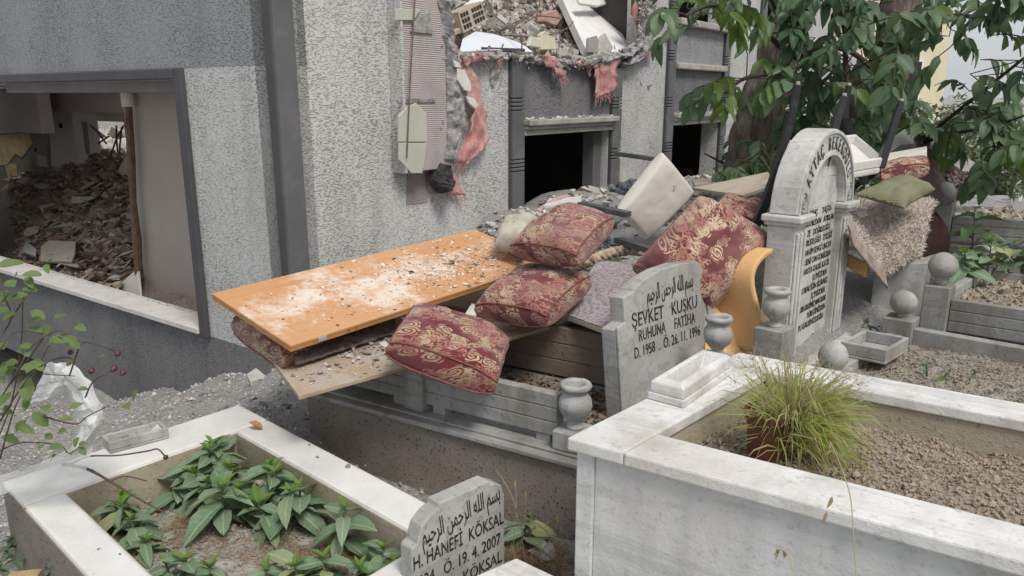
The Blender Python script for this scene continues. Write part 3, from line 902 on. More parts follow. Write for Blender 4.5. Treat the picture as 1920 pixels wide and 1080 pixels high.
def px_slab(name, mat, px, af, th, parent=None, off=None):
    """flat broken piece from its picture outline, each corner given its own depth plane"""
    pts = []
    for (x, y), a in zip(px, af):
        if a is None: a = heap_a(x, y) - .09
        b, z = on_a(x, y, a); pts.append(hl(a, b, z))
    nrm = (pts[1] - pts[0]).cross(pts[2] - pts[0]).normalized()
    if nrm.dot(Vector((0, 0, EYE)) - pts[0]) < 0: nrm = -nrm
    return MB().ext(pts, -nrm * th).build(name, mat, parent, bevel=.006)
YT = plain('yellowish_tile', (.42, .37, .29), .6, .15, 6)
tag(px_slab('broken_tile', YT, [(76, 490), (76, 462), (92, 450), (142, 452), (140, 476), (134, 490)], [None] * 6, .03), 'large pale square tile lying on the room rubble', 'tile')
tag(px_slab('broken_tile', ROOM_L, [(216, 540), (258, 502), (264, 562)], [.50, .54, .45], .02), 'pale triangular plaster piece leaning at the foot of the post', 'plaster')
tag(px_slab('broken_tile', CHUNK, [(42, 470), (48, 450), (68, 466), (66, 480)], [None] * 4, .03), 'small grey slab beside the pale square tile in the room', 'slab')
tag(px_slab('fallen_slab', CONC_G, [(140, 300), (146, 236), (154, 228), (162, 300), (154, 338), (146, 330)], [2.0] * 6, .06), 'tall grey slab hanging upright in the hole at the back of the room', 'slab')
tag(px_slab('fallen_slab', CHUNK_P, [(218, 325), (236, 290), (248, 300), (246, 335)], [1.9] * 4, .04), 'pale wall piece stuck behind the brown post in the room', 'slab')
m = MB()
for k_, (x0, y0, x1, y1) in enumerate(((165, 292, 205, 255), (205, 300, 232, 235), (170, 235, 200, 270), (218, 236, 222, 300), (228, 240, 224, 310), (114, 318, 150, 308))):
    b0, z0 = on_a(x0, y0, 2.1); b1, z1 = on_a(x1, y1, 2.25)
    m = MB(); m.tube([hl(2.1, b0, z0), hl(2.17, (b0 + b1) / 2, (z0 + z1) / 2 + .03), hl(2.25, b1, z1)], .012, 5)
    tag(m.build('rebar', REBAR), ['steep bent bar at the left of the hole in the room', 'long bar crossing the hole in the room to the upper right', 'short bar at the top left of the hole in the room', 'upright bar in the middle of the hole in the room', 'upright bar nearest the brown post in the room', 'thin level bar left of the hanging grey slab in the room'][k_], 'rebar', 'bars in the hole of the room')
# debris outside beyond the hole, in daylight
hh = thing('rubble_heap', 'daylit pale rubble seen through the hole at the back of the room', 'rubble', hl(4.2, hb0 + 1, -2.0))
for k in range(120):
    x = rnd.uniform(150, 250); a = rnd.uniform(2.5, 4.2); b, _ = on_a(x, 300, a)
    _, zt = on_a(x, rnd.uniform(250, 350), a); s = rnd.uniform(.12, .42)
    put('chunk', rnd.choice(ROCKS_P), TRS(hl(a, b, zt), rr(), s), hh)

# ------------------------------------------------------------------ torn facade piece with combed adhesive
A0, A1 = .865, 1.27
torn = MB(); hbox(torn, A0, A1, -.10, -.001, -.475, 2.6)
torn = torn.build('torn_facade_piece', COMB, house, bevel=.004)
m = MB(); hbox(m, A0 - .022, A0 - .002, -.115, -.001, -.48, 2.6); m.build('render_edge', STUCCO_L, torn, bevel=.004)
def face_poly(name, mat, px, b, th, parent, bevel=.003):
    pts = []
    for x, y in px:
        a, z = on_b(x, y, b); pts.append(hl(a, b, z))
    return MB().ext(pts, UA * th).build(name, mat, parent, bevel=bevel)
face_poly('pale_tile', PALE, [(748, 218), (764, 200), (781, 193), (800, 212), (801, 266), (748, 266)], -.118, .016, torn)
face_poly('pale_tile', PALE, [(749, 268), (800, 268), (797, 300), (792, 325), (772, 325), (749, 300)], -.118, .016, torn)
face_poly('pale_tile', PALE, [(742, 16), (789, 18), (776, 38), (742, 38)], -.118, .016, torn)
face_poly('grey_patch', MORTAR, [(776, 42), (806, 20), (812, 64), (770, 60)], -.112, .01, torn)
face_poly('grey_patch', MORTAR, [(745, 186), (818, 184), (817, 192), (746, 194)], -.108, .008, torn)
a_, z_ = on_b(778, 0, -.13); a2, z2 = on_b(763, 296, -.13)
MB().tube([hl(a_, -.13, z_ + .3), hl(a_, -.13, z_), hl((a_ + a2) / 2 - .01, -.135, (z_ + z2) / 2), hl(a2, -.13, z2)], .005, 5).build('wire', REBAR, torn)
def rough_strip(name, mat, px_l, px_r, b, depth, parent, amp=.03, nu=10, nv=46):
    """a thick torn strip between two picture polylines on the plane b, humped and rough"""
    def interp(pl, t):
        f = t * (len(pl) - 1); i = min(int(f), len(pl) - 2); f -= i
        return pl[i][0] * (1 - f) + pl[i + 1][0] * f, pl[i][1] * (1 - f) + pl[i + 1][1] * f
    def fn(u, v):
        x0, y0 = interp(px_l, v); x1, y1 = interp(px_r, v)
        x, y = x0 * (1 - u) + x1 * u, y0 * (1 - u) + y1 * u
        a, z = on_b(x, y, b)
        hump = depth * max(0, math.sin(math.pi * u)) ** .5 * (1 if 0 < v < 1 else 0)
        n_ = amp * fbm((a * 9, z * 9, 1), 1.0, 4) * (1 if 0 < u < 1 else 0)
        return hl(a + .25 * n_, b - hump - abs(n_), z + .3 * n_)
    return MB().grid(fn, nu, nv).build(name, mat, parent, smooth=False)
rough_strip('mortar_strip', MORTAR, [(790, -20), (806, 40), (818, 100), (820, 190), (816, 260), (812, 320)], [(826, -20), (838, 60), (842, 120), (852, 170), (850, 250), (832, 330)], -.02, .11, torn, .05)
rough_strip('metal_lath', CONC_G, [(836, 190), (834, 250), (826, 310)], [(852, 180), (860, 240), (842, 300)], -.01, .05, torn, .02)
rough_strip('charred_lump', CHAR, [(812, 305), (804, 322), (806, 345), (818, 362)], [(830, 305), (840, 320), (840, 345), (826, 364)], -.05, .10, torn, .04, 8, 10)
rough_strip('grey_fragment', CONC_G, [(826, 50), (822, 80), (836, 100)], [(838, 52), (844, 76), (842, 100)], -.04, .06, torn, .02, 6, 8)
# bare grey column and darker brownish patch on the wall below the torn piece
face_poly('brownish_patch', plain('brownish_wall_patch', (.30, .265, .25), .9, .2, 8, .4, 70), [(764, 327), (802, 327), (802, 380), (762, 384)], -.004, .003, torn, 0)

# right-hand ragged edge of the break
edge = rough_strip('broken_wall_edge', MORTAR, [(1202, -30), (1200, 20), (1196, 60), (1182, 100), (1150, 122)], [(1222, -30), (1216, 20), (1214, 70), (1204, 108), (1170, 128)], -.005, .09, house, .05, 8, 30)
rough_strip('broken_wall_edge', MORTAR, [(1080, 128), (1120, 122), (1160, 112), (1190, 96)], [(1080, 112), (1120, 100), (1165, 96), (1200, 70)], -.01, .09, house, .06, 8, 30)
rough_strip('broken_wall_edge', MORTAR, [(850, 118), (900, 112), (950, 110), (1000, 122), (1080, 126)], [(850, 98), (900, 96), (950, 98), (1000, 108), (1080, 112)], -.0, .06, house, .05, 6, 44)

its = []
for pl in ([(850, 108), (900, 103), (950, 104), (1000, 115), (1080, 119)], [(1080, 119), (1120, 110), (1160, 104), (1190, 84)], [(1208, 0), (1206, 30), (1204, 66), (1192, 100)], [(822, 0), (828, 60), (834, 120), (838, 200), (830, 300)]):
    for k in range(190):
        i = rnd.randrange(len(pl) - 1); f = rnd.random(); x = pl[i][0] * (1 - f) + pl[i + 1][0] * f + rnd.gauss(0, 5); y = pl[i][1] * (1 - f) + pl[i + 1][1] * f + rnd.gauss(0, 5)
        bq = -rnd.uniform(.02, .10); a, z = on_b(x, y, bq); s = rnd.choice([.014, .02, .03, .045])
        its.append((rnd.choice(SHARD + ROCKS), TRS(hl(a, bq, z), rr(), (s * 1.4, s, s)), rnd.choice([0, 0, 1, 2])))
_m = mass('broken_plaster_bits', its, [MORTAR, CHUNK_P, CHUNK], house)
# pink fibre mesh shreds
def shred(label, px_l, px_r, b, amp=.05, nu=10, nv=24, fringe=10):
    def interp(pl, t):
        f = t * (len(pl) - 1); i = min(int(f), len(pl) - 2); f -= i
        return pl[i][0] * (1 - f) + pl[i + 1][0] * f, pl[i][1] * (1 - f) + pl[i + 1][1] * f
    def fn(u, v):
        x0, y0 = interp(px_l, v); x1, y1 = interp(px_r, v)
        x, y = x0 * (1 - u) + x1 * u, y0 * (1 - u) + y1 * u
        a, z = on_b(x, y, b)
        e = fbm((a * 7, z * 7, 4), 1, 3)
        ed = .03 * fbm((a * 30, z * 30, 7), 1, 3) * (1 if u in (0, 1) or v in (0, 1) else 0)
        return hl(a + ed, b - amp * abs(e) - amp * .4, z + ed)
    root = MB().grid(fn, nu, nv).build('fibre_mesh', PINK, smooth=True)
    sol = root.modifiers.new('thick', 'SOLIDIFY'); sol.thickness = .003
    tag(root, label, 'insulation', 'pink fibre mesh shreds')
    if fringe:
        m = MB()
        for k in range(fringe * 3):
            p = fn(rnd.random(), 1.0 if rnd.random() < .6 else rnd.uniform(.5, 1)); q = p + Vector((rnd.uniform(-.03, .03), rnd.uniform(-.02, .0), -rnd.uniform(.02, .09)))
            m.tube([p, (p + q) / 2 + Vector((rnd.uniform(-.012, .012), 0, 0)), q], .0022, 3)
        f = m.build('frayed_threads', PINK, root); f['kind'] = 'stuff'
    return root
shred('long pink fibre mesh sheet hanging from the torn facade piece', [(842, 82), (846, 110), (868, 160), (880, 210), (868, 250), (850, 302)], [(856, 92), (880, 120), (896, 170), (905, 220), (912, 260), (868, 312)], -.02, .05)
shred('small pink rag hanging under the charred lump', [(832, 312), (838, 340), (836, 362)], [(838, 312), (856, 340), (870, 370)], -.03, .03, 5, 8, 6)
shred('pink mesh fold lying on the broken wall top left of the pilaster', [(856, 112), (876, 102), (910, 98), (935, 100)], [(872, 122), (880, 116), (910, 112), (932, 108)], -.05, .04, 5, 16, 6)
shred('pink rag drooping over the spandrel right of the pilaster', [(1000, 104), (1010, 112), (1030, 130), (1045, 146)], [(1022, 102), (1040, 118), (1054, 130), (1056, 142)], -.05, .06, 6, 12, 10)
shred('frayed pink rag hanging at the right end of the spandrel', [(1112, 118), (1110, 140), (1114, 168), (1112, 184)], [(1162, 104), (1152, 128), (1150, 156), (1146, 172)], -.06, .05, 8, 12, 16)
shred('pink strip along the broken ledge', [(1076, 120), (1100, 126), (1120, 128)], [(1078, 114), (1100, 118), (1122, 118)], -.07, .04, 4, 8, 4)
shred('pink sheet standing in the right edge of the break', [(1172, -10), (1176, 20), (1186, 52), (1192, 62)], [(1200, -10), (1198, 24), (1200, 48), (1200, 60)], .06, .05, 6, 10, 4)
shred('small pink tuft at the right end of the break', [(1190, 104), (1206, 92), (1212, 60)], [(1206, 110), (1226, 106), (1220, 74)], -.05, .03, 5, 6, 4)
for lab, px in (('white plaster flake stuck on the pink mesh, upper', [(858, 128), (872, 132), (884, 158), (884, 172), (872, 170), (858, 150)]),
                ('white plaster flake stuck on the pink mesh, middle', [(874, 180), (888, 184), (898, 196), (892, 204), (880, 194)]),
                ('white plaster flake stuck on the pink mesh, topmost small', [(850, 112), (862, 118), (866, 128), (854, 126)])):
    tag(face_poly('plaster_flake', PLASTER, px, -.145, .02, None, .004), lab, 'plaster')

# ------------------------------------------------------------------ rubble on the upper floor behind the break
up = thing('rubble_heap', 'pale rubble heap spilling over the broken upper wall', 'rubble', hl(2.5, .8, .19))
def up_h(a, b): return .17 - (.10 if 1.3 < a < 2.5 and b < .5 else 0) + .60 * max(0, b) + .06 * fbm((a, b, 9), 2.2, 3) - .05 * math.cos(a * 1.3) + .9 * max(0, a - 4.05) * max(0, b)
m = MB()
m.grid(lambda u, v: hl(.95 + 3.6 * u, .02 + 3.2 * v, up_h(.95 + 3.6 * u, .02 + 3.2 * v) - .05), 40, 30).build('rubble_bed', SOIL_G, up, smooth=True)['kind'] = 'stuff'
items = []
for k in range(3000):
    a = rnd.uniform(.95, 4.5); b = rnd.uniform(.0, 1.9); s = rnd.choice([.03, .05, .07, .09])
    items.append((rnd.choice(ROCKS_P), TRS(hl(a, b, up_h(a, b)), rr(), s), 0 if rnd.random() < .55 else (1 if rnd.random() < .7 else 2)))
mass('rubble', items, [CHUNK_P, CHUNK, CHUNK_B], up)
for k in range(210):
    a = rnd.uniform(1.0, 4.3); b = rnd.uniform(.0, 1.6); s = rnd.uniform(.09, .2)
    put('chunk', rnd.choice(ROCKS_P if rnd.random() < .7 else ROCKS), TRS(hl(a, b, up_h(a, b) + s * .2), rr(), (s, s * rnd.uniform(.7, 1.2), s * .8)), up)
def bslab(name, mat, px, bs, th, label, cat, group=None, bevel=.006):
    pts = []
    for (x, y), b in zip(px, bs):
        a, z = on_b(x, y, b); pts.append(hl(a, b, z))
    nrm = Vector((0, 0, 0))
    for i in range(1, len(pts) - 1): nrm += (pts[i] - pts[0]).cross(pts[i + 1] - pts[0])
    nrm.normalize()
    if nrm.dot(Vector((0, 0, EYE)) - pts[0]) < 0: nrm = -nrm
    return tag(MB().ext(pts, -nrm * th).build(name, mat, None, bevel=bevel), label, cat, group)
bslab('white_board', WHITEB, [(1102, 98), (1050, -12), (1130, -14), (1182, 92), (1160, 106)], [.12, .9, 1.0, .12, .06], .08, 'big white painted board leaning in the rubble of the break', 'board')
bslab('white_board', WHITEB, [(1084, -4), (1146, -10), (1148, 4), (1122, 11), (1088, 6)], [.55, .6, .55, .5, .5], .03, 'ragged white flake on top of the leaning white board', 'plaster')
bslab('metal_sheet', BLUEW, [(862, 97), (868, 72), (892, 58), (930, 64), (975, 80), (1000, 97), (930, 93)], [.05, .12, .2, .25, .2, .1, .05], .012, 'curved bluish white sheet lying among the rubble', 'sheet')
bslab('timber_strip', GREYBAR, [(905, 95), (985, 97), (985, 91), (905, 88)], [.06] * 4, .02, 'thin brown strip in front of the bluish sheet', 'timber')
bslab('white_plank', WHITEB, [(828, 40), (900, -14), (928, -14), (848, 44)], [.25, .6, .6, .25], .05, 'white plank slanting up at the left of the break', 'plank')
bslab('timber_beam', BRICK, [(846, 60), (900, 36), (903, 46), (846, 70)], [.18, .35, .35, .18], .05, 'brown broken beam under the hollow brick', 'timber')
bslab('cream_tile', plain('cream_tile', (.62, .57, .42), .55, .08, 5), [(1016, 93), (1015, 64), (1022, 58), (1040, 64), (1044, 93)], [.10, .12, .12, .14, .12], .05, 'cream square block standing in the middle of the rubble', 'tile')
bslab('cream_tile', plain('pale_cream_tile', (.66, .63, .52), .55, .08, 5), [(993, 86), (998, 68), (1016, 72), (1016, 90)], [.12] * 4, .04, 'smaller cream block left of the standing one', 'tile')
bslab('concrete_piece', CONC_G, [(1104, 98), (1106, 70), (1120, 66), (1126, 100)], [.05, .08, .08, .05], .04, 'grey angular slab at the foot of the white board', 'slab')
bslab('concrete_piece', CHUNK_P, [(1122, 100), (1124, 72), (1135, 62), (1150, 88), (1146, 100)], [.04, .07, .08, .05, .04], .04, 'pale angular slab at the foot of the white board', 'slab')
bslab('pink_insulation_piece', plain('pinkish_block', (.52, .32, .28), .9, .3, 12, .5, 50), [(1022, 40), (1026, 24), (1044, 18), (1054, 34), (1044, 48)], [.6] * 5, .1, 'round pinkish block in the rubble behind the wires', 'block')
# hollow brick with its cells
ac, zc = on_b(874, 34, .3)
hb = thing('hollow_brick', 'pale hollow clay brick with square cells lying on the rubble', 'brick', hl(ac, .3, zc - .06))
bm_ = Matrix.Translation(hl(ac, .3, zc)) @ Matrix.Rotation(R(53.8), 4, 'Z') @ Euler((R(-8), R(-18), R(8))).to_matrix().to_4x4()
m = MB(); m.box((0, 0.02, 0), .36, .16, .15); put('body', m.mesh('hollow_brick_body', BRICK), bm_, hb)
cell = MB().box((0, 0, 0), .028, .006, .028).mesh('cell', GAP)
for i in range(8):
    for j in range(3):
        if i in (3,) : continue
        put('cell', cell, bm_ @ Matrix.Translation((-.145 + i * .041, -.0615, -.042 + j * .042)), hb)
# wires
WR = [[(848, 60), (880, 92), (905, 102)], [(838, 20), (862, 70), (900, 98)], [(910, -10), (925, 25), (940, 40), (975, 70), (978, 95)], [(893, 98), (905, 75), (950, 50), (1005, 20), (1012, -8)],
      [(870, 92), (900, 72), (960, 50), (1000, 28)], [(895, 60), (950, 66), (1010, 68), (1060, 55), (1075, 40)], [(1045, 110), (1050, 70), (1050, 45)], [(985, 42), (1010, 30), (1050, 34)],
      [(1000, -8), (1008, 20), (1002, 40)], [(1018, -8), (1022, 10), (1010, 30)], [(1030, -8), (1038, 16)], [(930, 56), (945, 75), (942, 86)]]
for iw, w in enumerate(sorted(WR, key=lambda q: min(p[0] for p in q))):
    pts = []
    for k, (x, y) in enumerate(w):
        b = .05 + .10 * math.sin(k * 1.7) + (100 - y) * .004
        a, z = on_b(x, y, b); pts.append(hl(a, b, z))
    fine = []
    for i in range(len(pts) - 1):
        p0, p1, p2, p3 = pts[max(i - 1, 0)], pts[i], pts[i + 1], pts[min(i + 2, len(pts) - 1)]
        for t in np.linspace(0, 1, 5, endpoint=False):
            fine.append(.5 * ((2 * p1) + (p2 - p0) * t + (2 * p0 - 5 * p1 + 4 * p2 - p3) * t * t + (3 * p1 - p0 - 3 * p2 + p3) * t ** 3))
    fine.append(pts[-1])
    tag(MB().tube(fine, .0055, 5).build('rebar_wire', REBAR, smooth=True), 'bent thin reinforcing wire in the upper rubble, %s from the left' % ORD[iw], 'wire', 'wires in the upper rubble')
# ------------------------------------------------------------------ graves
def isect(p, u, q, v):
    """p + u*s = q + v*t in plan, returns (s, t)"""
    d = q - p; det = u.x * -v.y + v.x * u.y
    return (d.x * -v.y + v.x * d.y) / det, (u.x * d.y - u.y * d.x) / det
class Plan:
    def __init__(s, o, u, v):
        s.o = Vector((o[0], o[1], 0)); s.u = Vector((u[0], u[1], 0)).normalized(); s.v = Vector((v[0], v[1], 0)).normalized()
    def __call__(s, a, b, z=0):
        p = s.o + s.u * a + s.v * b
        return Vector((p.x, p.y, z))
    def inv(s, p):
        return isect(s.o, s.u, Vector((p[0], p[1], 0)), -s.v)
    def rect(s, a0, a1, b0, b1):
        return [s(a0, b0), s(a1, b0), s(a1, b1), s(a0, b1)]
def slabp(pl, a0, a1, b0, b1, z0, z1, name, mat, parent, bevel=.004):
    return MB().slab(pl.rect(a0, a1, b0, b1), z0, z1).build(name, mat, parent, bevel=bevel)
def soil_patch(pl, a0, a1, b0, b1, z, mat, name, label, clods=None, nclod=0, amp=.02, cs=(.012, .03), dome=0.0):
    def fn(u, v):
        p = pl(a0 + (a1 - a0) * u, b0 + (b1 - b0) * v)
        p.z = z + amp * fbm((p.x, p.y, 2), 9, 4) + dome * math.sin(math.pi * u) * math.sin(math.pi * v)
        return p
    nu, nv = max(8, int((a1 - a0) / .022)), max(8, int((b1 - b0) / .022))
    root = MB().grid(fn, nu, nv).build(name, mat, smooth=True)
    tag(root, label, 'soil', kind='stuff')
    if nclod:
        its = []
        for k in range(nclod):
            u, v = rnd.random(), rnd.random(); s = rnd.uniform(*cs) * (1 if rnd.random() < .93 else 2.0)
            p = fn(u, v); p.z += s * .2
            its.append((rnd.choice(clods), TRS(p, rr(), s)))
        c = mass('clods', its, clods[0].materials[0], root)
    return root, fn

def ball_post(mb, c, z0, z1, w, r, X):
    pass
def vase_profile(s=1.0):
    return [(.030 * s, 0), (.030 * s, .012 * s), (.022 * s, .022 * s), (.030 * s, .034 * s), (.052 * s, .060 * s), (.060 * s, .088 * s), (.056 * s, .112 * s), (.040 * s, .134 * s),
            (.040 * s, .140 * s), (.054 * s, .150 * s), (.057 * s, .160 * s), (.052 * s, .170 * s), (.036 * s, .170 * s), (.031 * s, .160 * s), (.026 * s, .125 * s)]
def ball_profile(r, neck):
    pr = [(r * .42, 0), (r * .42, neck)]
    for k in range(1, 12):
        th = -math.pi / 2 + math.pi * (k + .6) / 12.2
        pr.append((r * math.cos(th), neck + r + r * math.sin(th) - .02 * r))
    return pr

def worn(mb, k=.0028):
    for v in mb.v:
        v += Vector((fbm(v, 22, 3), fbm(v + Vector((5, 0, 0)), 22, 3), fbm(v + Vector((0, 5, 0)), 22, 3))) * k
    return mb
# ---- right-hand marble grave
RH = .90
N0 = hz(1063, 820, RH); N1 = hz(1385, 660, RH); N2 = hz(1920, 1052, RH)
R1 = Plan(N0, N2 - N0, N1 - N0)
wl, wn_ = R1.inv(hz(1232, 812, RH))
LV = (N1 - N0).length
zt = EYE - RH
g1 = thing('marble_grave', 'white marble box grave with soil and a grass pot in the right foreground', 'grave', (*R1(0.6, .45)[:2], 0))
slabp(R1, -.0, wl, 0, LV, zt - .038, zt, 'top_slab', MARBLE_W, g1, .006)
slabp(R1, wl + .002, 2.6, 0, wn_, zt - .038, zt - .001, 'top_slab', MARBLE_W, g1, .006)
slabp(R1, wl + .002, 2.6, LV - wn_ * .95, LV, zt - .038, zt - .001, 'top_slab', MARBLE_W, g1, .006)
zb = 0.02
slabp(R1, .018, .07, .018, .07, zb, zt - .040, 'corner_post', MARBLE_P, g1)
slabp(R1, .071, 2.6, .026, .05, zb, zt - .040, 'side_panel', MARBLE_P, g1, .002)
slabp(R1, .026, .05, .071, LV - .02, zb, zt - .040, 'side_panel', MARBLE_P, g1, .002)
slabp(R1, wl - .035, wl - .008, .071, LV - .02, zb, zt - .040, 'inner_wall', CONC_IN, g1, .003)
slabp(R1, wl, 2.6, wn_ - .035, wn_ - .008, zb, zt - .040, 'inner_wall', CONC_IN, g1, .003)
slabp(R1, wl, 2.6, LV - wn_ * .95 + .01, LV - .02, zb, zt - .040, 'inner_wall', CONC_IN, g1, .003)
soil1, s1f = soil_patch(R1, wl - .01, 2.4, wn_ - .01, LV - wn_ * .95 + .015, zt - .125, SOIL_B, 'grave_soil', 'brown clod soil filling the right marble grave', CLODS_B, 15000, .022, (.004, .015), .03)
# bird bath dish on its head slab
d0 = hz(1282, 767, RH); d1 = hz(1376, 700, RH); d2 = hz(1213, 748, RH)
DB = Plan(d0, d1 - d0, d2 - d0)
dl, dw = (d1 - d0).length * .98, (d2 - d0).length
bb = thing('marble_dish', 'white marble water dish standing on the right marble grave', 'dish', (*DB(dl / 2, dw / 2)[:2], zt))
def ring_bath(parent, pl, l, w, z, h, m_, lip, mat, basin=.6):
    slabp(pl, 0, l, 0, w, z + .001, z + h * .35, 'base', mat, parent, .005)
    o = MB()
    q0, q1 = pl.rect(.006, l - .006, .006, w - .006), pl.rect(m_, l - m_, m_, w - m_)
    z0, z1, zb_ = z + h * .35, z + h, z + h * (1 - basin)
    q2 = pl.rect(m_ * 1.7, l - m_ * 1.7, m_ * 1.7, w - m_ * 1.7)
    q3 = pl.rect(l * .25, l * .75, w * .36, w * .64)
    vs = [Vector((p.x, p.y, z0)) for p in q0] + [Vector((p.x, p.y, z1 - .012 * lip)) for p in q0] + [Vector((p.x, p.y, z1)) for p in q1] + [Vector((p.x, p.y, z1)) for p in q2] + [Vector((p.x, p.y, zb_)) for p in q3]
    fs = [(3, 2, 1, 0)]
    for r_ in range(4):
        for i in range(4):
            fs.append((r_ * 4 + i, r_ * 4 + (i + 1) % 4, r_ * 4 + 4 + (i + 1) % 4, r_ * 4 + 4 + i))
    fs.append((16, 17, 18, 19))
    o.add(vs, fs)
    o.build('basin', mat, parent, bevel=.004)
ring_bath(bb, DB, dl, dw, zt, .070, .020, 1, MARBLE_W, .75)

# ---- left whitewashed grave
LH = 1.30
K0 = hz(448, 757, LH); K1 = hz(3, 902, LH); K2 = hz(800, 941, LH)
L1 = Plan(K0, K2 - K0, K1 - K0)           # u towards the camera, v towards the left
LW = (K1 - K0).length
ui, vi = L1.inv(hz(442, 807, LH))         # inner corner
_, vo = L1.inv(hz(102, 902, LH))
zl = EYE - LH
g2 = thing('concrete_grave', 'low whitewashed concrete grave with leafy weeds in the left foreground', 'grave', (*L1(.8, LW / 2)[:2], 0))
lend = L1.inv((hz(785, 1065, 1.30) + hz(936, 988, 1.30)) / 2)[0] - .03
slabp(L1, 0, ui, 0, LW, .02, zl, 'kerb', CONC_W, g2, .012)
slabp(L1, ui + .001, lend, 0, vi, .02, zl - .001, 'kerb', CONC_W, g2, .012)
slabp(L1, ui + .001, lend, vo, LW, .02, zl - .001, 'kerb', CONC_W, g2, .012)
slabp(L1, lend - .12, lend, vi + .001, vo - .001, .02, zl - .04, 'kerb', CONC_W, g2, .012)
slabp(L1, ui + .0005, ui + .004, vi, vo, .05, zl - .012, 'inner_face', CONC_IN, g2, 0)
slabp(L1, ui + .004, lend, vi + .0005, vi + .004, .05, zl - .012, 'inner_face', CONC_IN, g2, 0)
slabp(L1, ui + .004, lend, vo - .004, vo - .0005, .05, zl - .012, 'inner_face', CONC_IN, g2, 0)
slabp(L1, 0.01, lend, LW + .0005, LW + .004, .02, zl - .012, 'outer_face', CONC_B, g2, 0)
soil2, s2f = soil_patch(L1, ui - .02, lend - .1, vi - .02, vo + .02, zl - .16, SOIL_L, 'grave_soil', 'pale dusty soil with litter in the left whitewashed grave', CLODS_G, 2600, .018, (.005, .018))
# dish on the left grave kerb
q0 = hz(318, 824, LH); q1 = hz(190, 838, LH)
e0 = hz(207, 852, LH); e1 = hz(318, 822, LH); e2 = hz(190, 834, LH)
DL = Plan(e0, e1 - e0, e2 - e0)
bl = thing('stone_dish', 'small rectangular stone trough on the back kerb of the whitewashed grave', 'dish', (*DL(.1, .05)[:2], zl))
dl2, dw2 = (e1 - e0).length, .095
slabp(DL, 0, dl2, 0, dw2, zl + .001, zl + .012, 'base', MARBLE_G, bl, .003)
for a0, a1, b0, b1 in ((0, dl2, 0, .014), (0, dl2, dw2 - .014, dw2), (0, .014, .014, dw2 - .014), (dl2 - .014, dl2, .014, dw2 - .014)):
    slabp(DL, a0, a1, b0, b1, zl + .0125, zl + .046, 'rim', MARBLE_G, bl, .003)
put('basin_slope', MB().hexa([Vector(p) for p in ((0, -.033, 0), (.13, -.033, 0), (.13, .033, 0), (0, .033, 0), (.10, -.033, .001), (.13, -.033, .028), (.13, .033, .028), (.10, .033, .001))]).mesh('basin_slope', MARBLE_W), frame_mat(DL(dl2 - .146, dw2 / 2, zl + .0125), DL.u, Vector((0, 0, 1)).cross(DL.u), Vector((0, 0, 1))), bl)
tag(put('pebble', ROCKS[0], TRS(DL(.07, .05, zl + .03), (.3, .4, 1), (.05, .035, .035))), 'grey lump of plaster lying in the stone trough', 'stone')

# ---- basmala in joined letter forms, right to left
BASM = ''.join(reversed('\ufe91\ufeb4\ufee2 \ufe8d\ufedf\ufee0\ufeea \ufe8d\ufedf\ufeae\ufea3\ufee4\ufee6 \ufe8d\ufedf\ufeae\ufea3\ufef4\ufee2'))
def letters(root, o, X, Z, Nf, lines, mat):
    """lines: (text, x, z, size, sx, tilt)"""
    for txt, x, z, size, wid, tilt in lines:
        me = text_mesh(txt, mat, size, .0012, 1.0, .0)
        xs_ = [v.co.x for v in me.vertices]
        k = wid / max(1e-6, max(xs_) - min(xs_))
        me.transform(Matrix.Translation((-(max(xs_) + min(xs_)) / 2, 0, 0))); me.transform(Matrix.Diagonal((k, 1, 1, 1)))
        M = frame_mat(o + X * x + Z * z + Nf * .0012, X, Z, Nf) @ Matrix.Rotation(tilt, 4, 'Z')
        put('lettering', me, M, root)

# ---- H. Hanefi Köksal headstone
hb0 = hz(785, 1065, 1.30); hb1 = hz(936, 988, 1.30)
HX = (hb1 - hb0); HX.z = 0; HX.normalize()
HN = Vector((HX.y, -HX.x, 0))             # towards the viewer
HO = (hb0 + hb1) / 2
zbase = EYE - 1.30
hs = thing('headstone', 'small grey marble headstone lettered H. HANEFI KÖKSAL at the end of the whitewashed grave', 'headstone', (HO.x, HO.y, 0.02))
hw = .178
prof = [(-hw, -.34), (hw, -.34), (hw, .105), (hw - .005, .112), (hw - .012, .140), (hw - .045, .158), (hw - .06, .158), (hw - .062, .172), (-.075, .172), (-.078, .158), (-.105, .150), (-.14, .125), (-.155, .085), (-.157, .075), (-.175, .070), (-hw, .064)]
Zv = Vector((0, 0, 1))
MB().ext([HO + HX * x + Zv * z + HN * 0 for x, z in prof], -HN * .055).build('stone', MARBLE_G, hs, bevel=.004)
letters(hs, HO, HX, Zv, HN, [(BASM, 0.01, .080, .082, .30, .10), ('H. HANEFİ  KÖKSAL', .0, .004, .062, .345, .02), ('1934   Ö. 19. 4. 2007', -.005, -.062, .056, .33, .02), ('FATMA   KÖKSAL', .0, -.128, .058, .33, .02)], LETTER)
# white slab corner in front of it
w0 = hz(968, 1045, 1.32); wl_ = hz(885, 1082, 1.32); wr_ = hz(1046, 1082, 1.32)
WP = Plan(w0, wr_ - w0, wl_ - w0)
ws = thing('marble_slab', 'white marble slab corner right of the small headstone', 'slab', (*WP(.4, .2)[:2], 0))
MB().slab(WP.rect(0, .9, 0, .5), EYE - 1.38, EYE - 1.32).build('top', MARBLE_W, ws, bevel=.006)
MB().slab(WP.rect(.05, .85, .05, .45), .0, EYE - 1.381).build('base', MARBLE_P, ws, bevel=.006)

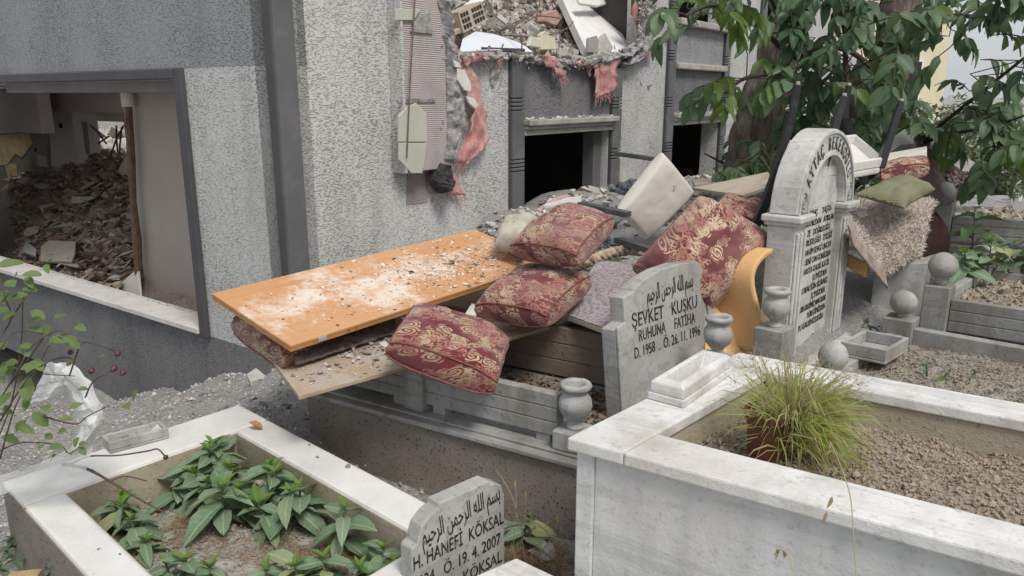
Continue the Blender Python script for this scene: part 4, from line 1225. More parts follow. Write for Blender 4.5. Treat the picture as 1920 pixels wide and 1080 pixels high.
# ---- the grave of Şevket
SH = 1.27
L0 = hz(1075, 862, SH); Lf = hz(600, 735, SH)
S1 = Plan(L0, Lf - L0, azv(42.5))
s_end = (Lf - L0).length + .10
zs = EYE - SH
SWd = .86
g3 = thing('railed_grave', 'raised grave with pebbled concrete base and grey marble rails under the debris', 'grave', (*S1(.6, .4)[:2], 0))
slabp(S1, -.35, s_end, .012, SWd, -.05, zs - .034, 'base', CONC_B, g3, .006)
for a0, a1, b0, b1 in ((-.35, s_end + .01, -.01, .24), (-.35, s_end + .01, SWd - .2, SWd + .02), (-.35, -.12, .241, SWd - .201), (s_end - .2, s_end + .01, .241, SWd - .201)):
    slabp(S1, a0, a1, b0, b1, zs - .033, zs - .012, 'ledge', MARBLE_R, g3, .005)
slabp(S1, -.35, s_end - .01, .028, .235, zs - .0115, zs, 'ledge', MARBLE_R, g3, .004)
def rail(pl, a0, a1, b, z0, h, parent, along='a', th=.045, mat=MARBLE_R):
    """marble rail: a core with three raised bands"""
    def q(x0, x1, y0, y1): return pl.rect(x0, x1, y0, y1) if along == 'a' else pl.rect(y0, y1, x0, x1)
    r_ = MB().slab(q(a0, a1, b - th * .38, b + th * .38), z0, z0 + h * .97).build('rail', mat, parent)
    n = 3
    for k in range(n):
        za, zc = z0 + h * (k / n) + .002, z0 + h * ((k + 1) / n) - .002
        MB().slab(q(a0 + .001, a1 - .001, b - th / 2, b + th / 2), za, zc).build('band', mat, r_, bevel=.003)
    return r_
rb = .10
RAIL_SHADE = concrete('shade_brown_rail', (.27, .225, .175), (.12, .10, .08), 50, .58, .6, (.20, .16, .12), .5)  # dark brown stands in for the shade under the board
ra, _ = S1.inv(hz(785, 765, SH)); va_, vb_ = S1.inv(hz(1122, 800, SH - .03))
rail(S1, va_ + .06, ra - .045, rb, zs + .03, .17, g3)
rail(S1, ra + .045, s_end - .06, rb, zs + .03, .15, g3)
MB().slab(S1.rect(ra - .05, ra + .05, rb - .045, rb + .045), zs, zs + .235).build('post', MARBLE_R, g3, bevel=.006)
for aa in (va_ + .12, ra - .11, ra + .10):
    MB().slab(S1.rect(aa - .03, aa + .03, rb - .018, rb + .018), zs, zs + .03).build('foot', MARBLE_R, g3)
rail(S1, .30, s_end - .06, SWd - .10, zs + .0, .24, g3, mat=RAIL_SHADE)
rail(S1, .15, SWd - .14, s_end - .10, zs + .0, .2, g3, along='b', mat=RAIL_SHADE)
soil3, s3f = soil_patch(S1, -.1, s_end - .15, .2, SWd - .15, zs - .02, SOIL_B, 'grave_soil', 'dark soil with dry leaves inside the railed grave', None, 0, .02)
its = []
LFM = MB().add([(-.5, 0, 0), (0, -.28, .05), (.5, 0, 0), (0, .28, .05)], [(0, 1, 2, 3)]).mesh('litter_leaf', LITTER)
LFG = MB().add([(-.5, 0, 0), (0, -.28, .08), (.5, 0, 0), (0, .28, .08)], [(0, 1, 2, 3)]).mesh('litter_leaf_green', LEAF_G)
for k in range(1500):
    u, v = rnd.random(), rnd.random(); p = s3f(u, v); p.z += rnd.uniform(.0, .025)
    g = v < .55 and rnd.random() < .35
    its.append((LFM, TRS(p, rr(.7), rnd.uniform(.02, .045)), 1 if g else 0))
mass('leaf_litter', its, [plain('dead_leaf_litter', (.19, .135, .09), .95, .5, 30), LEAF_G], soil3)
# vases on pedestals
def vase(c, z0, ph, pw, X, label, s=1.0, pedestal=True):
    t = thing('stone_vase', label, 'vase', (c.x, c.y, z0))
    Y = Vector((-X.y, X.x, 0))
    if pedestal:
        MB().box((c.x, c.y, z0 + ph / 2 + .0005), pw, pw, ph - .001, X=X).build('pedestal', MARBLE_R, t, bevel=.005)
    o = worn(MB().lathe((c.x, c.y, z0 + ph), vase_profile(s), 28)).build('bowl', MARBLE_G, t, smooth=True)
    MB().lathe((c.x, c.y, z0 + ph + .1265 * s), [(.026 * s, 0), (.026 * s, .002)], 16).build('dark_inside', GAP, t)
    return t
vc = S1(va_, rb); vase(vc, zs + .0005, .075, .125, S1.u, 'stone vase on the near rail corner left of the ŞEVKET headstone', 1.05)
vc2 = pd(1342, 690, 3.02); vase(vc2, pd(1342, 702, 3.02).z, .085, .125, S1.u, 'stone vase at the right edge of the ŞEVKET headstone', 1.0)
MB().slab([Vector(p) for p in (vc2 + S1.u * -.1 + S1.v * -.1, vc2 + S1.u * .1 + S1.v * -.1, vc2 + S1.u * .1 + S1.v * .1, vc2 + S1.u * -.1 + S1.v * .1)], .1, pd(1342, 702, 3.02).z - .001).build('pier', CONC_B, g3)
# headstone
b0 = hz(1150, 780, 1.22); b1 = hz(1325, 690, 1.22)
SX = azv(47.0); SN = Vector((SX.y, -SX.x, 0)); tl = R(6.5)
SZ = (Zv * math.cos(tl) - SN * math.sin(tl)); SF = (SN * math.cos(tl) + Zv * math.sin(tl))
SO = (b0 + b1) / 2 + SX * .05; SO.z = EYE - 1.22
st = thing('headstone', 'grey stepped marble headstone lettered ŞEVKET KUSKU leaning back over the railed grave', 'headstone', (SO.x, SO.y, zs))
prof = [(-.345, -.09), (.345, -.09), (.345, .345), (.285, .36), (.285, .47), (.272, .475), (.262, .500), (.235, .515), (.10, .526), (-.03, .520), (-.13, .500), (-.215, .470), (-.22, .458), (-.285, .446), (-.285, .34), (-.345, .325)]
MB().ext([SO + SX * x + SZ * z for x, z in prof], -SF * .075).build('stone', MARBLE_G, st, bevel=.005)
for sgn in (-1, 1):
    MB().ext([SO + SX * (sgn * x) + SZ * z + SF * .001 for x, z in ((.292, -.08), (.346, -.08), (.346, .335), (.292, .35))][::sgn], SF * .012).build('side_strip', MARBLE_G, st, bevel=.004)
letters(st, SO, SX, SZ, SF, [(BASM, .03, .405, .095, .33, .03), ('ŞEVKET   KUSKU', -.01, .312, .082, .46, .0), ('RUHUNA     FATİHA', .0, .248, .068, .40, .0), ('D. 1958  .  Ö. 26. 11. 1996', .0, .182, .066, .47, .0)], LETTER)

# ---- the tall arched headstone
AX = azv(41.0); AN = Vector((AX.y, -AX.x, 0))
at_ = R(1.5)
AH = 1.24
ao = hz(1492, 690, AH)
AO = ao + AX * .36 + Vector((-.055, 0, 0))                        # middle of the front face at the foot
za = EYE - AH
aw = .375
ay = thing('headstone', 'tall white arched marble headstone with columns and black verse lettering', 'headstone', (AO.x, AO.y, za))
def ab(x0, x1, d0, d1, z0, z1, name, mat=MARBLE_T, bevel=.004, parent=None):
    """x along the face, d towards the viewer"""
    p = [AO + AX * x + AN * d for x, d in ((x0, d1), (x1, d1), (x1, d0), (x0, d0))]
    return MB().slab(p, za + z0, za + z1).build(name, mat, parent or ay, bevel=bevel)
ab(-aw - .08, aw + .08, -.20, .12, -.10, -.04, 'plinth', bevel=.008)
ab(-aw - .05, aw + .05, -.17, .08, -.039, .0, 'plinth', bevel=.012)
HCOL = .70
for sg in (-1, 1):
    x0, x1 = (-aw, -aw + .125) if sg < 0 else (aw - .125, aw)
    c = ab(x0, x1, -.13, .0, .0005, HCOL - .03, 'column')
    for k in (.02, .062, .104):
        ab(x0 + k - .008 + .0, x0 + k + .016, .0005, .012, .03, HCOL - .06, 'flute', bevel=.005, parent=c)
    ab(x0 - .012, x1 + .012, -.142, .020, HCOL - .029, HCOL - .012, 'capital', bevel=.004)
    ab(x0 - .026, x1 + .026, -.156, .034, HCOL - .0115, HCOL + .020, 'capital', bevel=.008)
ab(-aw + .126, aw - .126, -.10, -.035, .0005, HCOL + .02, 'text_panel', bevel=0)
# arch ring with tympanum
def arc(r, z0, n=28, a0=0, a1=math.pi): return [(r * math.cos(a0 + (a1 - a0) * i / n), z0 + r * math.sin(a0 + (a1 - a0) * i / n)) for i in range(n + 1)]
zc = HCOL + .022
ro, ri = aw - .004, aw - .130
m = MB()
out, inn = arc(ro, zc), arc(ri, zc)
n_ = len(out)
for side, d in ((0, .0), (1, -.13)):
    pass
def P3(x, z, d): return AO + AX * x + AN * d + Zv * (za + z - AO.z)
vs = [P3(x, z, 0) for x, z in out] + [P3(x, z, 0) for x, z in inn] + [P3(x, z, -.13) for x, z in out] + [P3(x, z, -.13) for x, z in inn]
fs = []
for i in range(n_ - 1):
    fs += [(i, i + 1, n_ + i + 1, n_ + i), (2 * n_ + i, 3 * n_ + i, 3 * n_ + i + 1, 2 * n_ + i + 1), (i, 2 * n_ + i, 2 * n_ + i + 1, i + 1), (n_ + i, n_ + i + 1, 3 * n_ + i + 1, 3 * n_ + i)]
fs += [(0, n_, 3 * n_, 2 * n_), (n_ - 1, 3 * n_ - 1, 4 * n_ - 1, 2 * n_ - 1)]
m.add(vs, fs).build('arch', MARBLE_T, ay, bevel=.006)
m = MB().ext([P3(x, z, -.036) for x, z in inn], -AN * .06); m.build('tympanum', MARBLE_T, ay)
for r0, r1 in ((ro - .006, ro - .020), (ri + .018, ri + .004)):
    m = MB()
    o1, o2 = arc(r0, zc), arc(r1, zc)
    vs = [P3(x, z, .0005) for x, z in o1] + [P3(x, z, .0005) for x, z in o2] + [P3(x, z, .008) for x, z in o1] + [P3(x, z, .008) for x, z in o2]
    fs = []
    for i in range(n_ - 1):
        fs += [(2 * n_ + i, 2 * n_ + i + 1, 3 * n_ + i + 1, 3 * n_ + i), (i, 2 * n_ + i, 3 * n_ + i, n_ + i)[::-1], (i, i + 1, 2 * n_ + i + 1, 2 * n_ + i), (n_ + i, 3 * n_ + i, 3 * n_ + i + 1, n_ + i + 1)]
    m.add(vs, fs).build('arch_moulding', MARBLE_T, ay)
name_ = 'AYTAÇ BEKEROĞLU'
for i, ch in enumerate(name_):
    if ch == ' ': continue
    th = R(152 - 124 * i / (len(name_) - 1)); rm = (ro + ri) / 2 - .032
    me = text_mesh(ch, LETTER_G, .088, .003, .62, .0)
    ctr = P3(rm * math.cos(th), zc + rm * math.sin(th), .002)
    rad = AX * math.cos(th) + Zv * math.sin(th); tan = rad.cross(AN) * -1
    X_ = AX * math.sin(th) - Zv * math.cos(th)
    put('lettering', me, frame_mat(ctr, X_, rad, AN), ay)
for sg in (-1, 1):                          # rosettes at the ring ends
    c = P3(sg * (ro + ri) / 2, zc + .055, .002)
    m = MB()
    for rr0 in (.036, .022, .009):
        ring = [c + AX * (rr0 * math.cos(t)) + Zv * (rr0 * 1.25 * math.sin(t)) for t in np.linspace(0, 2 * math.pi, 17)]
        m.tube(ring, .0045, 5, cap=False)
    m.build('rosette', MARBLE_G, ay, smooth=True)
VERSE = ['GENÇ     YAŞTA', 'ARAMIZDAN   AYRILAN', 'ZE   DOĞRULUĞU', 'DÜRÜSTLÜĞÜ   İYİLİĞİ', 'İBRAHİM SEVGİ UNCAY', 'BİR SENİ CAN GÖNÜLDEN', 'O HASTA KALBİ KATİL', 'ELİMİZDEN', 'UYU BENLİĞİN SİLİNMEZ', 'İÇİMİZDEN', 'KALDIR KALBİMİZ NAN DUAR', 'YÜREĞİMİZDEN', 'UYU KALBİMİZDESİN']
zz = HCOL - .015
for i, t in enumerate(VERSE):
    letters(ay, AO + Zv * (za - AO.z) + AN * -.035, AX, Zv, AN, [(t, .10 if i in (7, 9, 11) else .025, zz, .043, min(.40, .0215 * len(t)), 0)], LETTER)
    zz -= .0475
# its grave: base, dark granite edge and a corner vase
A1p = Plan((AO.x, AO.y), -AN, AX)           # u away from the viewer, along the grave
g4 = thing('arched_stone_grave', 'grave behind the tall arched headstone, black edged, buried in debris', 'grave', (*A1p(1.0, 0)[:2], 0))
slabp(A1p, -.14, 1.9, -.48, .48, .0, za - .101, 'base', MARBLE_R, g4, .006)
slabp(A1p, .20, 1.9, .36, .47, za - .10, za - .02, 'edge', BLACKF, g4, .004)
slabp(A1p, .20, 1.9, -.47, -.36, za - .10, za - .02, 'edge', BLACKF, g4, .004)
slabp(A1p, .22, 1.8, -.35, .35, za - .10, za - .04, 'fill', SOIL_G, g4, 0)
vc3 = pd(1450, 640, 3.18)
vase(vc3, za - .10, max(.05, hz(1450, 612, 1).z * 0 + (pd(1450, 612, 3.18).z - (za - .10))), .13, AX, 'stone vase left of the tall arched headstone by the orange foam', 1.0)
slabp(Plan((vc3.x, vc3.y), -AN, AX), -.1, .1, -.1, .1, .0, za - .101, 'pier', MARBLE_R, g4, .004)

# ---- small kerbed grave with ball finials behind the right marble grave
TH_ = 1.17
t0 = hz(1560, 692, TH_); t1 = hz(1687, 622, TH_)
T1 = Plan(t0, azv(131), t1 - t0)
tw = (t1 - t0).length
ztt = EYE - TH_
g5 = thing('kerbed_grave', 'narrow kerbed grave with round finials behind the right marble grave', 'grave', (*T1(.6, tw / 2)[:2], 0))
slabp(T1, -.035, .035, .07, tw - .07, .05, ztt + .005, 'kerb', MARBLE_R, g5, .005)
slabp(T1, .07, 2.4, tw - .03, tw + .03, .05, ztt + .035, 'kerb', MARBLE_R, g5, .005)
slabp(T1, .07, 2.4, -.03, .03, .05, ztt + .0, 'kerb', MARBLE_R, g5, .005)
for nm, c, ph in (('post', T1(0, 0), .0), ('post', T1(0, tw), .075)):
    MB().box((c.x, c.y, ztt - .15 + (.16 + ph) / 2 + .0), .14, .14, .31 + ph - .16, X=T1.u).build(nm, MARBLE_R, g5, bevel=.006)
    worn(MB().lathe((c.x, c.y, ztt + ph + (-.02 if ph == 0 else .0)), ball_profile(.064, .018), 24)).build('ball_finial', MARBLE_G, g5, smooth=True)
soil5, s5f = soil_patch(T1, .03, 2.2, .02, tw - .02, ztt - .045, SOIL_G, 'grave_soil', 'grey crumbly soil in the narrow kerbed grave', CLODS_G, 9000, .024, (.004, .013), .05)
e0 = hz(1632, 702, TH_ - .05); e1 = hz(1678, 642, TH_ - .05)
cT = T1(.03, tw * .42)
tr = thing('stone_trough', 'square white stone trough on the kerb between two ball finials', 'dish', (cT.x, cT.y, ztt))
TB = Plan(T1(-.05, tw * .24), T1.u, T1.v)
slabp(TB, 0, .20, 0, .27, ztt + .0055, ztt + .02, 'base', MARBLE_G, tr, .004)
for a0, a1, b0, b1 in ((0, .2, 0, .018), (0, .2, .252, .27), (0, .018, .018, .252), (.182, .2, .018, .252)):
    slabp(TB, a0, a1, b0, b1, ztt + .0205, ztt + .075, 'rim', MARBLE_G, tr, .004)

# ---- railed grave further right with ball posts
QH = 1.18
c0 = hz(1752, 615, QH)
Q1 = Plan(c0, azv(128), azv(43))
zq = EYE - QH
g6 = thing('railed_grave', 'marble railed grave with ball posts and a leafy plant at the right edge', 'grave', (*Q1(.5, .4)[:2], 0))
MB().slab(Q1.rect(-.06, .06, -.06, .06), .0, zq + .235).build('post', MARBLE_R, g6, bevel=.006)
worn(MB().lathe((*Q1(0, 0)[:2], zq + .235), ball_profile(.070, .03), 24)).build('ball_finial', MARBLE_G, g6, smooth=True)
rail(Q1, .062, 2.4, 0, zq + .0, .17, g6)
slabp(Q1, .06, 2.4, -.03, .03, .05, zq - .02, 'base', MARBLE_R, g6)
rail(Q1, .062, .84, 0, zq + .0, .17, g6, along='b')
MB().slab(Q1.rect(-.06, .06, .84, .96), .0, zq + .18).build('post', MARBLE_R, g6, bevel=.006)
worn(MB().lathe((*Q1(0, .90)[:2], zq + .18), ball_profile(.064, .02), 24)).build('ball_finial', MARBLE_G, g6, smooth=True)
rail(Q1, .062, 2.4, .9, zq + .0, .17, g6)
soil6, s6f = soil_patch(Q1, .03, 2.3, .02, .88, zq + .11, SOIL_G, 'grave_soil', 'brownish soil mounded in the railed grave at the right edge', CLODS_B, 2200, .03, (.012, .035), .09)

# ---- farther railed grave and distant ones
XH = 1.05
c0 = pd(1766, 410, 5.3)
X1 = Plan(c0, azv(120), azv(40))
zx = c0.z
g7 = thing('railed_grave', 'grey railed grave behind the leafy plant with a ball post beside the rug', 'grave', (*X1(.5, .4)[:2], 0))
MB().slab(X1.rect(-.065, .065, -.065, .065), zx - .7, zx + .12).build('post', MARBLE_R, g7, bevel=.008)
MB().lathe((*X1(0, 0)[:2], zx + .12), ball_profile(.058, .02), 20).build('ball_finial', MARBLE_G, g7, smooth=True)
rail(X1, .07, 2.6, 0, zx - .15, .18, g7, th=.06)
rail(X1, .07, 2.6, -.35, zx - .28, .16, g7, th=.06)
slabp(X1, -.5, 2.6, -.5, .9, zx - .8, zx - .29, 'base', MARBLE_R, g7)
soil7, _ = soil_patch(X1, .05, 2.5, .05, .9, zx - .03, SOIL_G, 'grave_soil', 'rubble strewn soil on the farther railed grave', CLODS_G, 500, .03, (.03, .08))
# grey plinth wall between the rug and the ball post
tag(MB().slab([pd(1640, 500, 4.25), pd(1735, 500, 4.25), pd(1735, 500, 4.25) + azv(40) * .5, pd(1640, 500, 4.25) + azv(40) * .5], .1, pd(1680, 492, 4.25).z).build('marble_block', MARBLE_R, bevel=.01), 'grey marble plinth under the shaggy rug', 'plinth')
for i, (x, y, w, h, D, lab) in enumerate(((1898, 345, .32, .55, 13, 'distant white headstone, tallest at the far right'), (1880, 352, .28, .42, 14.5, 'distant white headstone left of the tallest one'), (1912, 362, .3, .38, 11.5, 'distant white headstone at the very right edge'))):
    b = pd(x, y + 20, D); t = thing('headstone', lab, 'headstone', (b.x, b.y, b.z - .3), 'distant white headstones')
    m = MB(); pr = [(-w / 2, -.3), (w / 2, -.3), (w / 2, h * .8)] + [(w / 2 * math.cos(a), h * .8 + w * .35 * math.sin(a)) for a in np.linspace(.3, math.pi - .3, 7)] + [(-w / 2, h * .8)]
    m.ext([b + AX * px + Zv * pz for px, pz in pr], -AN * .1).build('stone', MARBLE_W, t)
    MB().box((b.x, b.y, b.z - .2), .5, .3, .2, X=AX).build('plinth', MARBLE_W, t)
# ------------------------------------------------------------------ the pile of household debris
def mul(p, k): return tuple(x * k for x in p)
DA, DB_, DC = Vector(mul((-1.426, 3.506, -.907), .8915)), Vector(mul((-.942, 3.09, -1.029), .8915)), Vector(mul((-.241, 4.859, -.831), .8915))
for p in (DA, DB_, DC): p.z += EYE
DX = (DC - DA).normalized(); DY = (DB_ - DA).normalized(); DZ = DX.cross(DY); DZ = -DZ if DZ.z < 0 else DZ
DY2 = DZ.cross(DX)
LD, WD = (DC - DA).length, (DB_ - DA).length
sgn = 1 if DY2.dot(DY) > 0 else -1
DM = frame_mat(DA, DX, DY, DX.cross(DY))
dn = 1 if DX.cross(DY).z > 0 else -1       # local z of the upper side
def dp(x, y, z=0): return DM @ Vector((x, y, dn * z))
dr = thing('wardrobe_door', 'orange wood veneer door panel, dusty, lying tilted across the debris', 'door', DA)
def dbox(name, x0, x1, y0, y1, z0, z1, mat, parent, bevel=.0015):
    m = MB(); lo, hi = min(dn * z0, dn * z1), max(dn * z0, dn * z1)
    m.box(((x0 + x1) / 2, (y0 + y1) / 2, (lo + hi) / 2), x1 - x0, y1 - y0, hi - lo)
    me = m.mesh(name, mat)
    o = put(name, me, DM, parent)
    b = o.modifiers.new('b', 'BEVEL'); b.width = bevel; b.segments = 2
    return o
T = .030
bw = .085
dbox('core', 0.002, LD - .002, .002, WD - .002, -T, -.010, DOORE, dr)
dbox('panel', bw + .001, LD - bw - .001, bw + .001, WD - bw - .001, -.0098, -.0005, DOORW, dr)
dbox('stile', 0, LD, 0, bw, -.0098, 0, DOORW, dr); dbox('stile', 0, LD, WD - bw, WD, -.0098, 0, DOORW, dr)
dbox('stile', 0, bw, bw + .0005, WD - bw - .0005, -.0098, 0, DOORW, dr); dbox('stile', LD - bw, LD, bw + .0005, WD - bw - .0005, -.0098, 0, DOORW, dr)
hp_ = dbox('hinge_plate', .125, .165, WD - .01, WD + .003, -.024, -.004, METAL, dr)
for k in (.135, .155):
    o = MB().lathe((k, 0, 0), [(.003, 0), (.003, .0015)], 8).mesh('screw', GAP)
    put('screw', o, DM @ Matrix.Translation((k, WD + .003, dn * -.014)) @ Matrix.Rotation(R(-90), 4, 'X'), hp_)
dbox('lock_hole', .86, .885, .27, .295, .0002, .0012, GAP, dr, .0003); dbox('lock_hole', .90, .925, .10, .112, .0002, .0012, GAP, dr, .0003); dbox('lock_hole', 1.0, 1.02, .10, .112, .0002, .0012, GAP, dr, .0003)
its = []
for k in range(1500):
    x = min(LD - .02, max(.05, rnd.gauss(1.12, .26))); y = min(WD - .02, max(.03, rnd.gauss(.33, .13))); s = abs(rnd.gauss(0, .008)) + .003
    if rnd.random() < .25: x, y = rnd.uniform(.1, 1.5), rnd.uniform(.05, .55)
    its.append((rnd.choice(SHARD), TRS(dp(x, y, s * .15), rr(.5), (s * 1.6, s, s)), 0 if rnd.random() < .7 else (1 if rnd.random() < .8 else 2)))
tag(mass('plaster_crumbs', its, [PLASTER, CHUNK_P, CHUNK_B]), 'pale plaster crumbs strewn over the orange door', 'crumbs')
def stone_at(p, s, label, mats=ROCKS_P, rot=None, name='stone', cat='stone', sq=(1, .8, .7), group=None):
    return tag(put(name, mats[rnd.randrange(len(mats))], TRS(p, rot or rr(.5), (s * sq[0], s * sq[1], s * sq[2]))), label, cat, group)
def door_hit(x, y):
    r = ray(x, y); o = Vector((0, 0, EYE)); n = DZ
    t = (DA - o).dot(n) / r.dot(n); return o + r * t
stone_at(door_hit(847, 496) + DZ * .015, .055, 'largest greyish stone lying on the orange door', ROCKS)
stone_at(door_hit(943, 467) + DZ * .01, .055, 'white plaster shard near the far end of the orange door', SHARD, sq=(1.3, .6, .8))
stone_at(door_hit(929, 453) + DZ * .01, .03, 'small brown stone beside the far corner of the orange door', ROCKS)
for i, (x, y, s) in enumerate(sorted(((642, 562, .018), (654, 574, .02), (820, 465, .02), (766, 532, .016), (633, 610, .018), (975, 490, .035), (968, 482, .03), (880, 538, .025), (905, 520, .03), (912, 485, .03), (756, 598, .015), (462, 574, .012), (548, 560, .012)))):
    stone_at(door_hit(x, y) + DZ * s * .2, s * 1.3, 'little grey rubble bit on the orange door, %s from the left' % ORD[i], ROCKS, group='rubble bits on the orange door')

# plywood board under it
b0, b1, b2 = hz(560, 742, 1.045), hz(524, 694, 1.045), hz(1075, 600, 1.035)
ex = (b2 - b0).normalized(); ey = (b1 - b0).normalized()
bw_, bl_ = .80, (b2 - b0).length + .40
pb = thing('plywood_board', 'pale plywood board with crumbs resting on the grave rails under the door', 'board', b0)
q = [b0, b0 + ex * bl_, b0 + ex * bl_ + ey * bw_, b0 + ey * bw_]
MB().ext(q, Vector((0, 0, -.010))).build('sheet', PLY, pb, bevel=.001)
MB().ext([p + Vector((0, 0, -.0105)) for p in q], Vector((0, 0, -.006))).build('core', PLYE, pb, bevel=.001)
def bp(s, t, z=0): return b0 + ex * s + ey * t + Vector((0, 0, z))
its = []
for k in range(520):
    s_, t_ = rnd.uniform(.03, bl_ - .1), rnd.uniform(.01, .4); sz = abs(rnd.gauss(0, .008)) + .004
    its.append((rnd.choice(SHARD), TRS(bp(s_, t_, .001 + sz * .15), rr(.5), (sz * 1.5, sz, sz)), 0 if rnd.random() < .6 else 1))
for k in range(420):
    s_, t_ = rnd.gauss(.55, .2), rnd.gauss(.30, .10); sz = abs(rnd.gauss(0, .013)) + .005
    its.append((rnd.choice(SHARD), TRS(bp(s_, t_, .004 + sz * .3), rr(.7), (sz * 1.5, sz, sz)), 0 if rnd.random() < .6 else 1))
tag(mass('plaster_crumbs', its, [CHUNK_P, CHUNK]), 'grey crumbs scattered on the plywood board under the door', 'crumbs')
for i, (x, y, s) in enumerate(sorted(((586, 715, .03), (632, 684, .03), (688, 664, .045), (550, 704, .025), (600, 700, .03), (730, 672, .03), (718, 655, .02), (646, 668, .03)))):
    p = hz(x, y, 1.04); stone_at(p + Vector((0, 0, s * .25)), s * 1.2, 'loose stone on the near end of the plywood board, %s from the left' % ORD[i], ROCKS_P, group='stones on the plywood board')
# speckled brown carpet remnant on the board
def cf(u, v):
    x = 556 + u * 190 - v * 10; y = 688 - u * 62 - 34 * v
    p = hz(x, y, 1.03)
    p.z += .012 + .03 * math.sin(math.pi * min(1, max(0, v))) * (.6 + .5 * fbm((x * .03, y * .03, 0))) + .008 * fbm((x * .1, y * .1, 0), 1, 3)
    return p
o = MB().grid(cf, 40, 12).build('carpet_remnant', CARPB, smooth=True); sol = o.modifiers.new('t', 'SOLIDIFY'); sol.thickness = .008; sol.offset = -1
tag(o, 'rumpled brown speckled carpet remnant between door and plywood board', 'carpet')

def cushion(label, A, B, D, C, t, puff, mat, ears=.025, nu=30, wr=.008, pipe=True, name='cushion', group=None, sag=0, cat='cushion', up=None):
    """top-face corners A (0,0) B (1,0) D (1,1) C (0,1), world; thickness t below"""
    A, B, C, D = Vector(A), Vector(B), Vector(C), Vector(D)
    X = (B - A).normalized(); Zc = (B - A).cross(C - A).normalized()
    if Zc.dot(up or (Vector((0, 0, EYE)) - A)) < 0: Zc = -Zc
    Y = Zc.cross(X)
    cen = (A + B + C + D) / 4
    M = frame_mat(cen, X, Y, Zc); Mi = M.inverted()
    sd = rnd.uniform(0, 50)
    def base(u, v):
        du = (1 - (2 * v - 1) ** 2) * ears; dv = (1 - (2 * u - 1) ** 2) * ears
        uu = .5 + (u - .5) * (1 - du); vv = .5 + (v - .5) * (1 - dv)
        return (A * (1 - uu) + B * uu) * (1 - vv) + (C * (1 - uu) + D * uu) * vv
    def hgt(u, v):
        a, b_ = max(0, 1 - (2 * u - 1) ** 4), max(0, 1 - (2 * v - 1) ** 4)
        return (a * b_) ** .55
    def top(u, v):
        p = base(u, v); q = Mi @ p
        fold_ = abs(fbm((q.x * .7 + q.y, q.y - q.x, sd), 5.5, 2))
        w = wr * fbm((q.x, q.y, sd), 14, 3) + 2.6 * wr * fbm((q.x, q.y, sd + 9), 4.5, 2) - 1.6 * wr * max(0, .25 - fold_) * 4
        crn = ((2 * u - 1) ** 2 * (2 * v - 1) ** 2) ** 2
        return Mi @ (p + Zc * (puff * hgt(u, v) + w * hgt(u, v) - .25 * t * crn))
    def bot(u, v):
        p = base(u, v)
        crn = ((2 * u - 1) ** 2 * (2 * v - 1) ** 2) ** 2
        return Mi @ (p - Zc * (t + puff * .5 * hgt(u, v) - .25 * t * crn))
    m = MB()
    m.grid(top, nu, nu); m.grid(bot, nu, nu, flip=True)
    loop = [(i / nu, 0) for i in range(nu)] + [(1, i / nu) for i in range(nu)] + [(1 - i / nu, 1) for i in range(nu)] + [(0, 1 - i / nu) for i in range(nu)]
    side = []
    nl = len(loop)
    rows = 5
    ctr = Vector((0, 0, -t / 2))
    for r_ in range(rows + 1):
        f = r_ / rows
        for (u, v) in loop:
            a, b_ = top(u, v), bot(u, v)
            p = a.lerp(b_, f); outd = Vector((p.x, p.y, 0)).normalized()
            side.append(p + outd * (.10 * t * math.sin(math.pi * f)) + outd * wr * .5 * fbm((p.x, p.y, p.z + sd), 16, 2) * math.sin(math.pi * f))
    m.add(side, [(r_ * nl + i, (r_ + 1) * nl + i, (r_ + 1) * nl + (i + 1) % nl, r_ * nl + (i + 1) % nl) for r_ in range(rows) for i in range(nl)])
    root = thing(name, label, cat, cen - Zc * (t + .02), group)
    me = m.mesh('cover', mat, True)
    bm = bmesh.new(); bm.from_mesh(me); bmesh.ops.remove_doubles(bm, verts=bm.verts, dist=1e-4); bmesh.ops.recalc_face_normals(bm, faces=bm.faces); bm.to_mesh(me); bm.free()
    put('cover', me, M, root)
    if pipe:
        for fn in (top, bot):
            pts = [fn(u, v) for u, v in loop]; pts.append(pts[0])
            pm = MB().tube([p + Vector((p.x, p.y, 0)).normalized() * .001 for p in pts], .0042, 6, cap=False).mesh('piping', PIPING, True)
            put('piping', pm, M, root)
    return root
GRP = 'burgundy floral seat cushions'
def c4(A, B, C): return [rel(*A), rel(*B), rel(*(Vector(B) + Vector(C) - Vector(A))), rel(*C)]
A, B, D, C = c4((-.44, 2.659, -.851), (-.398, 3.056, -.822), (-.047, 2.628, -.994))
cushion('burgundy floral cushion drooping over the grave rail, nearest of all', A, B, D, C, .10, .055, DAMASK, group=GRP, up=Zv)
A, B, D, C = c4((-.166, 3.271, -.88), (.139, 3.079, -.873), (.052, 3.62, -.794))
cushion('burgundy floral cushion lying flat on the plywood board beside the speckled panel', A, B, D, C, .09, .055, DAMASK, group=GRP, up=Zv)
A, B, D, C = c4((-.01, 3.451, -.644), (.271, 3.225, -.644), (.26, 3.788, -.519))
cushion('burgundy floral cushion at the far end of the orange door', A, B, pd(1146, 402, 3.62), C, .09, .06, DAMASK, group=GRP, up=Zv)
A, B, D, C = pd(1194, 492, 3.42), pd(1314, 362, 3.62), pd(1456, 446, 3.56), pd(1332, 580, 3.30)
cushion('large burgundy floral cushion propped upright on its corner left of the arched headstone', A, B, D, C, .12, .10, DAMASK2, group=GRP, ears=.0, wr=.010)
